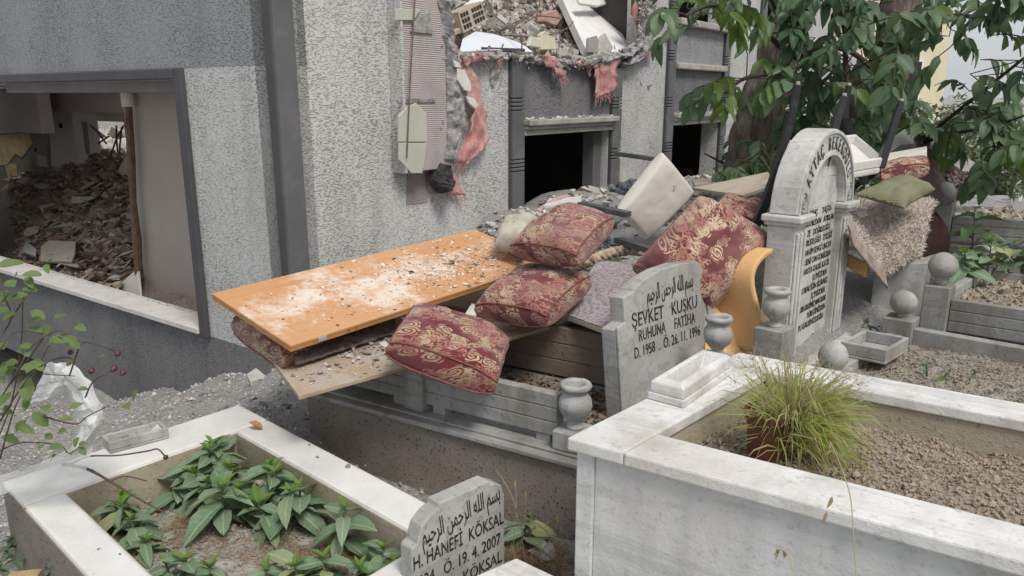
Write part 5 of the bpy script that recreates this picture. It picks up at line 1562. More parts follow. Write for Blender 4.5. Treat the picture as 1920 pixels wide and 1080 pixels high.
# the long one squeezed under the door
A = dp(.03, .12, -T - .012); B = dp(.70, .02, -T - .012); D = dp(.70, .34, -T - .012); C = dp(.02, .50, -T - .012)
cushion('long burgundy floral cushion squeezed under the orange door', A, B, D, C, .14, .0, DAMASK, ears=.07, nu=20, group=GRP, up=Zv)
cushion('burgundy floral cushion half hidden behind the large upright one', pd(1340, 388, 4.15), pd(1420, 412, 4.0), pd(1436, 376, 4.35), pd(1360, 362, 4.45), .09, .03, DAMASK, group=GRP, up=Zv)
cushion('burgundy floral cushion under the white strip behind the green pillow', pd(1652, 316, 4.6), pd(1742, 304, 4.7), pd(1736, 286, 5.0), pd(1660, 296, 5.0), .09, .02, DAMASK2, group=GRP, up=Zv)
A, B, D, C = c4((.647, 4.42, -.655), (.904, 4.512, -.336), (.832, 4.56, -.845))
cushion('bare cream foam block, stained, standing on its edge in the pile', A, B, pd(1306, 362, 4.62), C, .085, .012, FOAMW, ears=.015, wr=.002, pipe=False, name='foam_block', cat='foam')
cushion('olive green corduroy pillow on top of the shaggy rug', pd(1604, 362, 4.0), pd(1697, 388, 3.85), pd(1754, 353, 4.15), pd(1700, 334, 4.4), .012, .055, GREENC, ears=.10, wr=.010, pipe=False, name='pillow', cat='pillow', up=Zv)
cushion('dusty beige cushion at the far corner of the orange door', pd(928, 446, 3.85), pd(985, 448, 3.75), pd(1010, 404, 4.2), pd(945, 412, 4.2), .07, .05, BEIGE, ears=.08, pipe=False, name='cushion', up=Zv)

# speckled felt panel
A, B, D, C = hz(1063, 589, .965), hz(1152, 622, .965), hz(1222, 500, .86), hz(1122, 488, .86)
sp_ = thing('felt_panel', 'grey speckled felt covered foam panel leaning by the ŞEVKET headstone', 'panel', A)
MB().grid(lambda u, v: (A * (1 - u) + B * u) * (1 - v) + (C * (1 - u) + D * u) * v + Vector((0, 0, .006 * fbm((u * 3, v * 3, 1), 1, 3) + .02 * math.sin(v * 3))), 16, 16).build('felt', SPECK, sp_, smooth=True)
MB().ext([p + Vector((0, 0, -.006)) for p in (A, B, D, C)], Vector((0, 0, -.024))).build('foam', plain('pale_foam_edge', (.50, .48, .36), .9, .15, 9), sp_, bevel=.004)
stone_at(hz(1154, 520, .90) + Vector((0, 0, .012)), .11, 'white plaster wedge lying on the speckled panel', SHARD, (.3, .2, .9), sq=(.55, 1, .5))
stone_at(hz(1168, 488, .87) + Vector((0, 0, .01)), .09, 'flat grey stone at the top edge of the speckled panel', SHARD, (.1, .1, .3), sq=(1, .5, .6))
# twisted cloth rope and wool
pts = [hz(1078, 500, .90), hz(1100, 492, .86), hz(1125, 482, .84), hz(1150, 473, .83), hz(1180, 468, .81), hz(1205, 470, .80)]
fine = []
for i in range(len(pts) - 1):
    for t in np.linspace(0, 1, 8, endpoint=False): fine.append(pts[i].lerp(pts[i + 1], t))
m = MB()
for ph in (0, 2.1, 4.2):
    pp = []
    for i, p in enumerate(fine):
        d = (fine[min(i + 1, len(fine) - 1)] - fine[max(i - 1, 0)]).normalized(); s1 = d.cross(Zv).normalized(); s2 = d.cross(s1)
        th = i * .75 + ph; pp.append(p + (s1 * math.cos(th) + s2 * math.sin(th)) * .016)
    m.tube(pp, .017, 7)
tag(m.build('twisted_cloth', ROPE, smooth=True), 'beige and brown twisted cloth between two burgundy cushions', 'cloth')
def lump(label, pts, r, mat, name='wool_bundle', cat='wool'):
    m = MB()
    for i in range(46):
        p = rnd.choice(pts) + Vector((rnd.gauss(0, .03), rnd.gauss(0, .03), rnd.gauss(0, .012)))
        q = p + Vector((rnd.gauss(0, .03), rnd.gauss(0, .03), rnd.gauss(0, .012)))
        m.tube([p, (p + q) / 2 + Vector((0, 0, .012)), q], [r * .6, r, r * .5], 6)
    o = m.build(name, mat, smooth=True); o['kind'] = 'stuff'
    return tag(o, label, cat)
lump('blue grey wool tangle beside the far burgundy cushion', [hz(1095, 482, .87), hz(1115, 476, .86), hz(1140, 464, .84), hz(1150, 458, .83)], .014, WOOLB)
lump('grey wool tangle lying on the rubble under the broken window', [pd(1180, 352, 5.6), pd(1200, 348, 5.7), pd(1165, 357, 5.5)], .02, WOOLB)
# bars and sheets
def bar(label, p, q, w, h, mat, name='bar', cat='bar'):
    d = (q - p); X = d.normalized(); m = MB(); S = X.cross(Zv).normalized()
    m.box((p + q) / 2, d.length, w, h, X=X, Y=S, Z=S.cross(X) * -1)
    return tag(m.build(name, mat, bevel=.003), label, cat)
bar('dark metal bar sticking out between cushion and foam block', pd(1088, 383, 4.4), pd(1178, 402, 4.15), .06, .03, GREYBAR, 'metal_bar')
bar('short black bar beside the big upright cushion', hz(1158, 450, .78), hz(1222, 470, .76), .05, .03, BLACKM, 'metal_bar')
bar('long grey bar poking out of the second window', pd(1156, 288, 6.6), pd(1240, 300, 6.2), .05, .035, TRIM, 'metal_bar')
def sheet(label, pts, th, mat, name='board', cat='board', mat2=None):
    n = (pts[1] - pts[0]).cross(pts[2] - pts[0]).normalized()
    if n.z < 0: n = -n
    return tag(MB().ext(pts, -n * th).build(name, mat, bevel=.002), label, cat)
sheet('pale pinkish board lying behind the big upright cushion', [pd(1300, 352, 4.9), pd(1392, 366, 4.3), pd(1452, 346, 4.25), pd(1440, 322, 4.9)], .02, PLANK)
sheet('short plank on the rubble right of the foam block', [pd(1298, 336, 5.6), pd(1362, 332, 5.6), pd(1366, 341, 5.3), pd(1302, 346, 5.3)], .03, PLANK, 'plank', 'plank')
sheet('flat pale slab under the dark bar by the window', [pd(1020, 386, 5.0), pd(1090, 382, 4.9), pd(1090, 368, 5.5), pd(1030, 372, 5.5)], .02, PLASTER, 'slab', 'slab')
sheet('pink edged board fragment on the rubble by the window sill', [pd(1006, 392, 5.0), pd(1040, 370, 5.3), pd(1064, 364, 5.6), pd(1030, 380, 5.4)], .03, plain('pinkish_board', (.52, .36, .33), .8, .2, 9), 'board', 'board')
sheet('white tile wedge peeking out behind the flat cushion', [hz(872, 588, 1.0), hz(892, 592, 1.0), hz(906, 574, .98), hz(884, 568, .98)], .01, PLASTER, 'tile', 'tile')
o = MB().grid(lambda u, v: pd(1272 + 30 * u, 326 - 12 * math.sin(u * 3) + 10 * v, 6.0) + Vector((0, .1 * v, .02 * fbm((u * 4, v * 4, 0)))), 8, 5).build('red_rag', RUGR, smooth=True); tag(o, 'dark red rag at the foot of the second window', 'cloth')

# orange foam sheet, folded over itself
P_ = [(1450, 466), (1442, 469), (1430, 478), (1416, 496), (1409, 520), (1411, 545), (1418, 572), (1425, 600), (1428, 630), (1424, 664)]
Dp = [3.40, 3.37, 3.34, 3.31, 3.29, 3.28, 3.27, 3.26, 3.25, 3.24]
pl_ = [pd(x, y, d) for (x, y), d in zip(P_, Dp)]
ext_ = Vector((-.66, .75, 0)) * .40
m = MB()
nP = len(pl_)
def off(i):
    d = pl_[min(i + 1, nP - 1)] - pl_[max(i - 1, 0)]; n = d.cross(ext_).normalized()
    return n if n.x > 0 else n
fr_, bk_ = [], []
def row(k, side):
    f = k / 8
    r_ = []
    for i in range(nP):
        n = off(i)
        sh = Vector((0, 0, -.10 * f * f * (1 if i < 5 else .3)))
        r_.append(pl_[i] + ext_ * f + sh + n * side)
    return r_
G = [row(k, .0) for k in range(9)]; H = [row(k, .024) for k in range(9)]
vs = [p for r_ in G for p in r_] + [p for r_ in H for p in r_]
o_ = 9 * nP
fs = []
for k in range(8):
    for i in range(nP - 1):
        a = k * nP + i
        fs += [(a, a + 1, a + nP + 1, a + nP), (o_ + a, o_ + a + nP, o_ + a + nP + 1, o_ + a + 1)]
for i in range(nP - 1):
    fs += [(i, o_ + i, o_ + i + 1, i + 1), (8 * nP + i, 8 * nP + i + 1, o_ + 8 * nP + i + 1, o_ + 8 * nP + i)]
for k in range(8):
    fs += [(k * nP, (k + 1) * nP, o_ + (k + 1) * nP, o_ + k * nP), (k * nP + nP - 1, o_ + k * nP + nP - 1, o_ + (k + 1) * nP + nP - 1, (k + 1) * nP + nP - 1)]
m.add(vs, fs)
o = m.build('foam_sheet', FOAMO, smooth=False)
sub = o.modifiers.new('s', 'SUBSURF'); sub.levels = 2; sub.render_levels = 2
for e in o.data.polygons: e.use_smooth = True
bm = bmesh.new(); bm.from_mesh(o.data)
cl = bm.edges.layers.float.get('crease_edge') or bm.edges.layers.float.new('crease_edge')
for e in bm.edges:
    if len(e.link_faces) == 2 and e.calc_face_angle(0) > R(60): e[cl] = .8
bmesh.ops.recalc_face_normals(bm, faces=bm.faces); bm.to_mesh(o.data); bm.free()
tag(o, 'orange foam sheet folded in an S between vase and arched headstone', 'foam')
sheet('lower orange foam flap lying under the folded sheet', [pd(1322, 660, 3.25), pd(1424, 668, 3.32), pd(1416, 584, 3.48), pd(1326, 572, 3.42)], .02, FOAMO, 'foam_sheet', 'foam')
sheet('orange foam edge under the shaggy rug behind the arched headstone', [pd(1588, 476, 4.0), pd(1630, 496, 3.9), pd(1622, 520, 3.9), pd(1586, 500, 4.0)], .03, FOAMO, 'foam_sheet', 'foam')

# upturned chair
ch = thing('upturned_chair', 'upside-down chair with white seat and four black legs behind the arched headstone', 'chair', pd(1560, 345, 4.2))
c1, c2, c4_, c3 = pd(1470, 282, 4.0), pd(1598, 268, 4.6), pd(1650, 312, 4.3), pd(1543, 330, 3.72)
nrm = Vector((0, 0, -1))
upv = (pd(1690, 190, 4.35) - c4_)
thick = upv.normalized() * .055
def corners(k=0.0):
    cc = (c1 + c2 + c3 + c4_) / 4
    return [p + (p - cc) * k for p in (c1, c3, c4_, c2)]
MB().ext(corners(.04), -thick * .8).build('seat', SEATW, ch, bevel=.012)
cs = corners(.05)
for i in range(4):
    p, q_ = cs[i], cs[(i + 1) % 4]
    ins = ((c1 + c2 + c3 + c4_) / 4 - (p + q_) / 2).normalized() * .022
    MB().ext([p, q_, q_ + ins, p + ins], thick * .9).build('apron', SEATW, ch, bevel=.004)
def leg(pts, w0, w1, name='leg'):
    n = len(pts)
    return MB().tube(pts, [w0 + (w1 - w0) * i / (n - 1) for i in range(n)], 4).build(name, BLACKM, ch, bevel=.003)
foot = []
for tip, base, Dt, Db in (((1690, 190), (1650, 314), 4.35, 4.3), ((1583, 180), (1541, 318), 3.80, 3.75)):
    leg([pd(*base, Db), pd(*tip, Dt)], .030, .021); foot.append(pd(*tip, Dt))
leg([pd(1412, 432, 3.95), pd(1436, 378, 3.97), pd(1455, 322, 3.98), pd(1467, 285, 3.98), pd(1480, 235, 4.0), pd(1488, 200, 4.0), pd(1496, 158, 4.0)], .032, .021, 'back_post')
leg([pd(1622, 345, 4.65), pd(1608, 300, 4.65), pd(1596, 262, 4.65), pd(1584, 220, 4.62), pd(1586, 190, 4.62), pd(1592, 160, 4.62)], .030, .021, 'back_post')
foot += [pd(1496, 158, 4.0), pd(1592, 160, 4.62)]
for p in foot:
    MB().lathe(p + Vector((0, 0, .0)), [(.011, 0), (.011, .012), (.006, .014)], 10).build('glide', METAL, ch)
MB().grid(lambda u, v: pd(1478 - 46 * v - 6 * math.sin(v * 3), 306 + 118 * v, 4.02) + Vector((.05 * u, .30 * u, -.01 * u)), 6, 14).build('backrest', plain('beige_chair_back', (.50, .44, .35), .6, .15, 5), ch, smooth=True).modifiers.new('t', 'SOLIDIFY').thickness = .02
sheet('white strip lying on the burgundy cushion behind the chair', [pd(1662, 300, 4.75), pd(1738, 283, 4.85), pd(1738, 274, 5.0), pd(1660, 288, 5.0)], .035, SEATW, 'white_strip', 'board')

# shaggy rug
rug = thing('shaggy_rug', 'cream shaggy rug with a brown bound edge hanging behind the arched headstone', 'rug', pd(1650, 515, 3.95))
def rf(u, v):
    x = (1586 + 164 * u) * (1 - v) + (1584 + 140 * u) * v
    top_ = 376 - 8 * math.sin(u * 3.1); botm = 438 + 82 * min(1, u / .46) - (42 * max(0, u - .46) / .54)
    y = top_ * (1 - v) + botm * v
    D = 4.45 - .55 * v + .12 * (u - .5) - .06 * math.sin(v * 3.1)
    p = pd(x, y, D)
    return p + Vector((.012 * fbm((u * 6, v * 6, 0)), -.03 * abs(fbm((u * 5, v * 5, 2))), .0))
MB().grid(rf, 26, 26).build('backing', RUGB, rug, smooth=True).modifiers.new('t', 'SOLIDIFY').thickness = .012
TUFT = MB().add([(-.12, 0, 0), (.12, 0, 0), (.09, .18, .55), (-.09, .18, .55), (0, .45, 1.0)], [(0, 1, 2, 3), (3, 2, 4)]).mesh('tuft', SHAG)
its = []
for k in range(9000):
    u, v = rnd.random(), rnd.random(); p = rf(u, v)
    du, dv = rf(min(1, u + .02), v) - rf(max(0, u - .02), v), rf(u, min(1, v + .02)) - rf(u, max(0, v - .02))
    n = du.cross(dv).normalized()
    if n.y > 0: n = -n
    n = (n + Vector((rnd.gauss(0, .4), rnd.gauss(0, .2), rnd.gauss(-.35, .4)))).normalized()
    X_ = n.orthogonal().normalized(); Mx = frame_mat(p, X_, n.cross(X_), n) @ Matrix.Rotation(rnd.uniform(0, 6.28), 4, 'Z') @ Matrix.Scale(rnd.uniform(.018, .034), 4)
    its.append((TUFT, Mx))
mass('pile', its, SHAG, rug)
edge_pts = [rf(u, 1.0) + Vector((0, -.02, -.012)) for u in np.linspace(0, .46, 14)]
m = MB()
m.grid(lambda u, v: rf(.46 * u, 1.0) + Vector((-.006 + .03 * v, -.03, .05 - .10 * v)), 16, 6).build('bound_edge', RUGB, rug, smooth=True).modifiers.new('t', 'SOLIDIFY').thickness = .014
def rf2(u, v):
    e = pd(1752 + 16 * math.sin(v * 3.6 - .6) + 16 * v, 374 + 112 * v, 4.55)
    p = rf(.90, min(1, v * .98)) + Vector((0, .03, -.01))
    return p.lerp(e, u) + Vector((.0, .10 * math.sin(u * 3.1), .035 * math.sin(u * 3.1) * (1 - v) + .012 * fbm((u * 3, v * 3, 0))))
o = MB().grid(rf2, 10, 18).build('rolled_rug', RUGR, smooth=True); o.modifiers.new('t', 'SOLIDIFY').thickness = .014
tag(o, 'dark red rug folded down beside the shaggy rug', 'rug')
sheet('small white plaster flake lying on the shaggy rug', [pd(1603, 398, 4.12), pd(1624, 394, 4.12), pd(1628, 402, 4.08), pd(1612, 408, 4.08)], .006, PLASTER, 'plaster_flake', 'plaster')

# tilted concrete slabs behind
bsl = thing('broken_slab', 'big tilted grey brown concrete slab behind the green pillow', 'slab', pd(1740, 372, 5.4))
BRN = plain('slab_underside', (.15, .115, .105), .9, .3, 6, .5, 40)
pts = [pd(1650, 300, 5.2), pd(1688, 272, 5.4), pd(1728, 268, 5.6), pd(1806, 322, 5.6), pd(1842, 346, 5.5), pd(1834, 360, 5.4), pd(1770, 384, 5.2), pd(1730, 400, 5.1), pd(1660, 380, 5.0)]
MB().ext(pts, Vector((.12, .22, .10))).build('slab', CONC_G, bsl, bevel=.008)
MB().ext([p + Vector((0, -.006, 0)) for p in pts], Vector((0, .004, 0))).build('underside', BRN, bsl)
its = []
for k in range(120):
    p = pd(rnd.uniform(1775, 1825), rnd.uniform(322, 350), 5.35); its.append((rnd.choice(ROCKS), TRS(p, rr(), rnd.uniform(.02, .06)), rnd.choice([0, 1])))
mass('broken_core', its, [plain('reddish_rubble', (.24, .085, .07), .9, .4, 14), CONC_G], bsl)
sheet('flat dusty slab with rags at the far right behind the rails', [pd(1790, 386, 5.9), pd(1900, 388, 5.8), pd(1890, 366, 6.4), pd(1810, 366, 6.4)], .05, MORTAR, 'slab', 'slab')

# ------------------------------------------------------------------ loose rubble on the ground: by the window wall and on the left slope
mound = thing('rubble_heap', 'pale rubble bank heaped against the right wall under the dark windows', 'rubble', hl(3.5, -1.0, -.9))
its = []
for k in range(2600):
    a = rnd.uniform(.6, 7.5); d = abs(rnd.gauss(0, .9)); p = hl(a, -.02 - d, 0); z = gz(p.x, p.y)
    if a < 1.4 and d < 1.2: continue
    s = rnd.choice([.025, .035, .05, .07]); p.z = z + s * .15
    its.append((rnd.choice(SHARD if rnd.random() < .6 else ROCKS_P), TRS(p, rr(.6), (s * 1.5, s, s)), 0 if rnd.random() < .6 else (1 if rnd.random() < .7 else 2)))
for w0, w1 in WIN:
    for k in range(160):
        s = rnd.uniform(.012, .04); p = hl(rnd.uniform(w0, w1), -rnd.uniform(.015, .105), WT + .126 + s * .2)
        its.append((rnd.choice(SHARD), TRS(p, rr(.6), (s * 1.4, s, s)), 0 if rnd.random() < .8 else 1))
mass('rubble', its, [CHUNK_P, CHUNK, CHUNK_B], mound)
for k in range(70):
    a = rnd.uniform(1.8, 6.5); d = rnd.uniform(.05, 1.4); p = hl(a, -d, 0); s = rnd.uniform(.07, .17); p.z = gz(p.x, p.y) + s * .2
    put('chunk', rnd.choice(ROCKS_P if rnd.random() < .6 else SHARD), TRS(p, rr(.7), (s * 1.3, s, s)), mound)
slope = thing('rubble_slope', 'grey crushed rubble slope between the whitewashed grave and the house wall', 'rubble', (-1.7, 3.6, gz(-1.7, 3.6)))
its = []
for k in range(9000):
    x, y = rnd.uniform(-3.6, -.3), rnd.uniform(2.5, 5.6); s = abs(rnd.gauss(0, .014)) + .006
    i_, j_ = L1.inv((x, y))
    if -.02 < i_ < 1.7 and -.02 < j_ < LW + .02: continue
    its.append((rnd.choice(ROCKS), TRS((x, y, gz(x, y) + .035 * fbm((x, y, 0), 3.0) + s * .1), rr(), s), 0 if rnd.random() < .85 else 1))
mass('gravel', its, [CHUNK, CHUNK_P], slope)
for k in range(40):
    x, y = rnd.uniform(-2.6, -.7), rnd.uniform(3.1, 4.6); s = rnd.uniform(.04, .075)
    put('stone', rnd.choice(ROCKS), TRS((x, y, gz(x, y) + s * .2), rr(), s), slope)
tag(MB().ext([pd(470, 716, 4.0), pd(500, 706, 4.1), pd(480, 690, 4.3), pd(462, 702, 4.2)], Vector((0, 0, -.03))).build('stone_slab', CHUNK_P), 'pale flat stone on the rubble slope near the house corner', 'stone')
# boards in the dark cellar opening at the far left
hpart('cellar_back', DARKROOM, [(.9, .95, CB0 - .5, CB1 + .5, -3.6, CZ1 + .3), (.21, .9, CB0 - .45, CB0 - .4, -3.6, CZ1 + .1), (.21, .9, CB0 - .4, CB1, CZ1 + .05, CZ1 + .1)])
b0_, z0_ = on_a(96, 720, .05); b1_, z1_ = on_a(162, 780, .05)
tb = MB(); hbox(tb, .03, .07, b1_, b0_, z1_ - .4, z0_ + .12)
tag(tb.build('timber_board', plain('old_brown_timber', (.20, .14, .10), .9, .3, 9, .4, 30), bevel=.005), 'brown board standing in the cellar opening behind the plastic bag', 'board')
# ------------------------------------------------------------------ plants
def leaf_mesh(name, mat, w=.45, fold=.18, droop=.25, wav=.03, pts=((0, .06), (.13, .6), (.33, 1.0), (.62, .92), (.86, .48), (1.0, .0)), teeth=0):
    """unit leaf: grows along +Y, upper side +Z"""
    m = MB(); vs = []
    ny = len(pts)
    for j, (t, k) in enumerate(pts):
        hw = w * .5 * k
        z0 = -droop * t * t
        for i, s in enumerate((-1, -.5, 0, .5, 1)):
            vs.append(Vector((s * hw, t - .02 * abs(s), z0 + abs(s) * hw * fold * 2 + wav * math.sin(t * 9 + s * 2) * abs(s) - .012 * (s == 0))))
    fs = []
    for j in range(ny - 1):
        for i in range(4):
            fs.append((j * 5 + i, j * 5 + i + 1, (j + 1) * 5 + i + 1, (j + 1) * 5 + i))
    m.add(vs, fs)
    return m.mesh(name, mat, True)
def aim(p, d, up, s, roll=0):
    """matrix with +Y along d"""
    Y = Vector(d).normalized(); Z = Vector(up); Z = (Z - Y * Z.dot(Y))
    Z = Z.normalized() if Z.length > 1e-6 else Y.orthogonal().normalized()
    X = Y.cross(Z)
    return frame_mat(p, X, Y, Z) @ Matrix.Rotation(roll, 4, 'Y') @ Matrix.Diagonal((s, s, s, 1))
TL = [leaf_mesh('leaflet', LEAF_T, w, f, d, .03) for w, f, d in ((.48, .15, .25), (.44, .25, .4), (.54, .1, .15), (.40, .2, .5))]
TLY = [leaf_mesh('leaflet_young', LEAF_TY, w, f, d, .03) for w, f, d in ((.42, .15, .25), (.38, .25, .4))]
PL = [leaf_mesh('plant_leaf', LEAF_P, w, f, d, .03) for w, f, d in ((.50, .2, .35), (.44, .25, .55), (.55, .12, .25), (.46, .18, .7))]
PLY = [leaf_mesh('plant_leaf_young', LEAF_PY, w, f, d, .02) for w, f, d in ((.34, .3, .1), (.38, .25, .2))]
RL = [leaf_mesh('rose_leaf', LEAF_R, w, f, d, .02, ((0, .2), (.2, .8), (.5, 1.0), (.8, .65), (1.0, .05))) for w, f, d in ((.65, .12, .15), (.6, .2, .3))]
GL = [leaf_mesh('grey_leaf', LEAF_G, .5, .15, .3)]
BL = [leaf_mesh('bush_leaf', LEAF_B, .5, .15, .3, .02, ((0, .1), (.4, 1), (1, 0)))]

# ---- trees behind
def curve(pts, n=6):
    out = []
    for i in range(len(pts) - 1):
        p0, p1, p2, p3 = pts[max(i - 1, 0)], pts[i], pts[i + 1], pts[min(i + 2, len(pts) - 1)]
        for t in np.linspace(0, 1, n, endpoint=False):
            out.append(.5 * ((2 * p1) + (p2 - p0) * t + (2 * p0 - 5 * p1 + 4 * p2 - p3) * t * t + (3 * p1 - p0 - 3 * p2 + p3) * t ** 3))
    out.append(pts[-1])
    return out
def trunk(root, px, D, r0, r1):
    pts = curve([pd(x, y, d) for (x, y), d in zip(px, D)], 8)
    n = len(pts)
    m = MB(); rad = [(r0 + (r1 - r0) * i / (n - 1)) for i in range(n)]
    m.tube(pts, rad, 14)
    for v in m.v: v += Vector((fbm(v, 4, 3), fbm(v + Vector((9, 0, 0)), 4, 3), 0)) * .04
    m.build('trunk', BARK, root, smooth=True)
tree1 = thing('tree', 'leaning tree trunk with large compound leaves beside the second dark window', 'tree', pd(1412, 300, 6.6))
trunk(tree1, [(1396, 345), (1412, 262), (1440, 170), (1468, 80), (1500, -40), (1530, -160)], [6.7, 6.6, 6.6, 6.6, 6.6, 6.6], .21, .13)
tree2 = thing('tree', 'dark upright tree trunk in front of the yellow building', 'tree', pd(1625, 330, 8.0))
trunk(tree2, [(1630, 330), (1640, 240), (1668, 120), (1690, 10), (1706, -120)], [8, 8, 8, 8, 8], .24, .17)
LV_ = []
def compound(p, d, s, young=False):
    """a drooping pinnate leaf: 5 to 9 leaflets on a stalk"""
    d = d.normalized(); n = rnd.choice([5, 7, 7, 9])
    L = s * (n * .24)
    stalk = []
    side = d.cross(Zv); side = side.normalized() if side.length > .01 else Vector((1, 0, 0))
    q = p.copy(); dd = d.copy()
    stalk.append(q.copy())
    pr = (n - 1) // 2
    for k in range(pr):
        q = q + dd * (L / (pr + .5)); dd = (dd + Vector((0, 0, -.28))).normalized(); stalk.append(q.copy())
        for sg in (-1, 1):
            ld = (side * sg * .95 + dd * .65 + Vector((0, 0, -.45 + rnd.gauss(0, .2)))).normalized()
            LV_.append((rnd.choice(TLY if young or rnd.random() < .06 else TL), aim(q, ld, Zv + Vector((rnd.gauss(0, .35), rnd.gauss(0, .35) - .35, 0)), s * rnd.uniform(.8, 1.15), rnd.gauss(0, .25)), q))
    LV_.append((rnd.choice(TLY if young else TL), aim(q, (dd + Vector((0, 0, -.3))), Zv + Vector((0, -.4, 0)), s * rnd.uniform(.95, 1.2)), q))
    return stalk
SK = MB()
def branch(root, px, D, r, n, s, spread=.16, young=.0, st0=.2):
    pts = curve([pd(x, y, d) for (x, y), d in zip(px, D)], 8)
    MB().tube(pts, [r * (1 - .6 * i / (len(pts) - 1)) for i in range(len(pts))], 6).build('branch', TWIG, root, smooth=True)
    for k in range(n):
        i = rnd.randrange(int(len(pts) * st0), len(pts)); p = pts[i] + Vector((rnd.gauss(0, spread), rnd.gauss(0, spread), rnd.gauss(0, spread * .7)))
        d = Vector((rnd.gauss(0, 1), rnd.gauss(-.35, .8), rnd.gauss(-.05, .45)))
        st_ = compound(p, d, s * rnd.uniform(.8, 1.15), rnd.random() < young)
        SK.tube([pts[i]] + st_, [.005] + [.004] * len(st_), 4)
branch(tree1, [(1476, 100), (1410, 40), (1340, 10), (1285, 30)], [6.4, 5.2, 4.6, 4.3], .022, 12, 0.133, .10, .35)
branch(tree1, [(1470, 60), (1430, -30), (1360, -50), (1310, -30)], [6.4, 5.2, 4.6, 4.4], .02, 8, 0.133, .10, .3)
branch(tree1, [(1460, 130), (1430, 140), (1390, 150), (1362, 175)], [6.3, 5.4, 5.0, 4.8], .02, 12, 0.138, .11, .15)
branch(tree1, [(1445, 200), (1440, 250), (1420, 280), (1400, 300)], [6.3, 5.8, 5.6, 5.5], .014, 10, 0.129, .12, .25)
branch(tree1, [(1600, 220), (1588, 160), (1584, 60), (1580, -40)], [5.4, 5.4, 5.4, 5.4], .025, 25, 0.146, .22, .15)
branch(tree2, [(1660, 150), (1600, 100), (1540, 90), (1490, 110)], [7.6, 6.4, 5.8, 5.5], .026, 21, 0.155, .2, .2)
branch(tree2, [(1640, 250), (1590, 210), (1540, 205), (1500, 230)], [7.6, 6.6, 6.2, 6.0], .024, 20, 0.155, .2, .1)
branch(tree2, [(1680, 60), (1640, 20), (1570, 10), (1500, 20)], [7.6, 6.4, 5.8, 5.6], .026, 21, 0.155, .22, .15)
branch(tree2, [(1690, 30), (1750, 30), (1810, 30), (1870, 40)], [7.6, 6.0, 5.2, 4.8], .024, 18, 0.142, .12, .0)
branch(tree2, [(1600, 352), (1690, 292), (1800, 205), (1925, 105)], [6.2, 5.8, 5.4, 5.0], .022, 18, 0.146, .14, .1, .45)
branch(tree2, [(1720, 270), (1790, 250), (1850, 240), (1925, 215)], [5.7, 5.3, 5.0, 4.8], .016, 9, 0.142, .11, .1, .5)
branch(tree2, [(1850, 250), (1890, 280), (1925, 290)], [5.0, 4.8, 4.7], .012, 10, 0.138, .10, .2)
branch(tree2, [(1650, 200), (1680, 190), (1720, 200)], [7.4, 6.4, 6.0], .016, 16, 0.146, .16, .0)
branch(tree2, [(1850, -30), (1890, -10), (1925, 20)], [5.4, 5.0, 4.8], .014, 9, 0.129, .10, .0)
SK.build('leaf_stalks', TWIG, tree2)['kind'] = 'stuff'
def inview(p):
    q = p - Vector((0, 0, EYE)); fw = q.y * CT - q.z * ST; upc = q.y * ST + q.z * CT
    return 960 + FPX * q.x / fw, 540 - FPX * upc / fw
vis = [t for t in LV_ if -20 < inview(t[2])[1] and inview(t[2])[0] < 1940]
vis.sort(key=lambda t: t[2].y)
hidden = [t for t in LV_ if not (-20 < inview(t[2])[1] and inview(t[2])[0] < 1940)]
c1_, c2_ = 0, 0
rest = {1: [], 2: []}
for me, Mx, p in vis:
    who = 1 if inview(p)[0] < 1470 else 2
    if who == 1 and c1_ < 300: put('leaf', me, Mx, tree1); c1_ += 1
    elif who == 2 and c2_ < 300: put('leaf', me, Mx, tree2); c2_ += 1
    else: rest[who].append((me, Mx))
for me, Mx, p in hidden: rest[2].append((me, Mx))
for who, rt in ((1, tree1), (2, tree2)):
    if rest[who]: mass('foliage', [(a, b) for a, b in rest[who]], LEAF_T, rt, True)
print('leaves', c1_, c2_, len(rest[1]), len(rest[2]))

# ---- far things: yellow building, bushes, further house
yb = thing('yellow_building', 'pale yellow rendered building behind the trees', 'building', pd(1640, 300, 17))
yb0, yb1 = pd(1430, 300, 16.0), pd(1752, 300, 19.0)
dirn = (yb1 - yb0); dirn.z = 0; dl_ = dirn.length; dirn.normalize(); bk = Vector((-dirn.y, dirn.x, 0))
if bk.y < 0: bk = -bk
MB().slab([yb0, yb1, yb1 + bk * 6, yb0 + bk * 6], -1.0, 9.0).build('wall', YELLOWB, yb)
for k in range(3):
    for f in range(2):
        c = yb0 + dirn * (dl_ * (.2 + .28 * k)); c.z = EYE + .2 + 2.6 * f
        w_ = MB().box(c - bk * .01, .9, .06, 1.3, X=dirn).build('window', WHITEB, yb)
        MB().box(c - bk * .043 , .76, .01, 1.16, X=dirn).build('pane', GAP, w_)
MB().box(pd(1728, 60, 18.7), .14, .14, 8, X=dirn).build('drain_pipe', YELLOWB, yb)
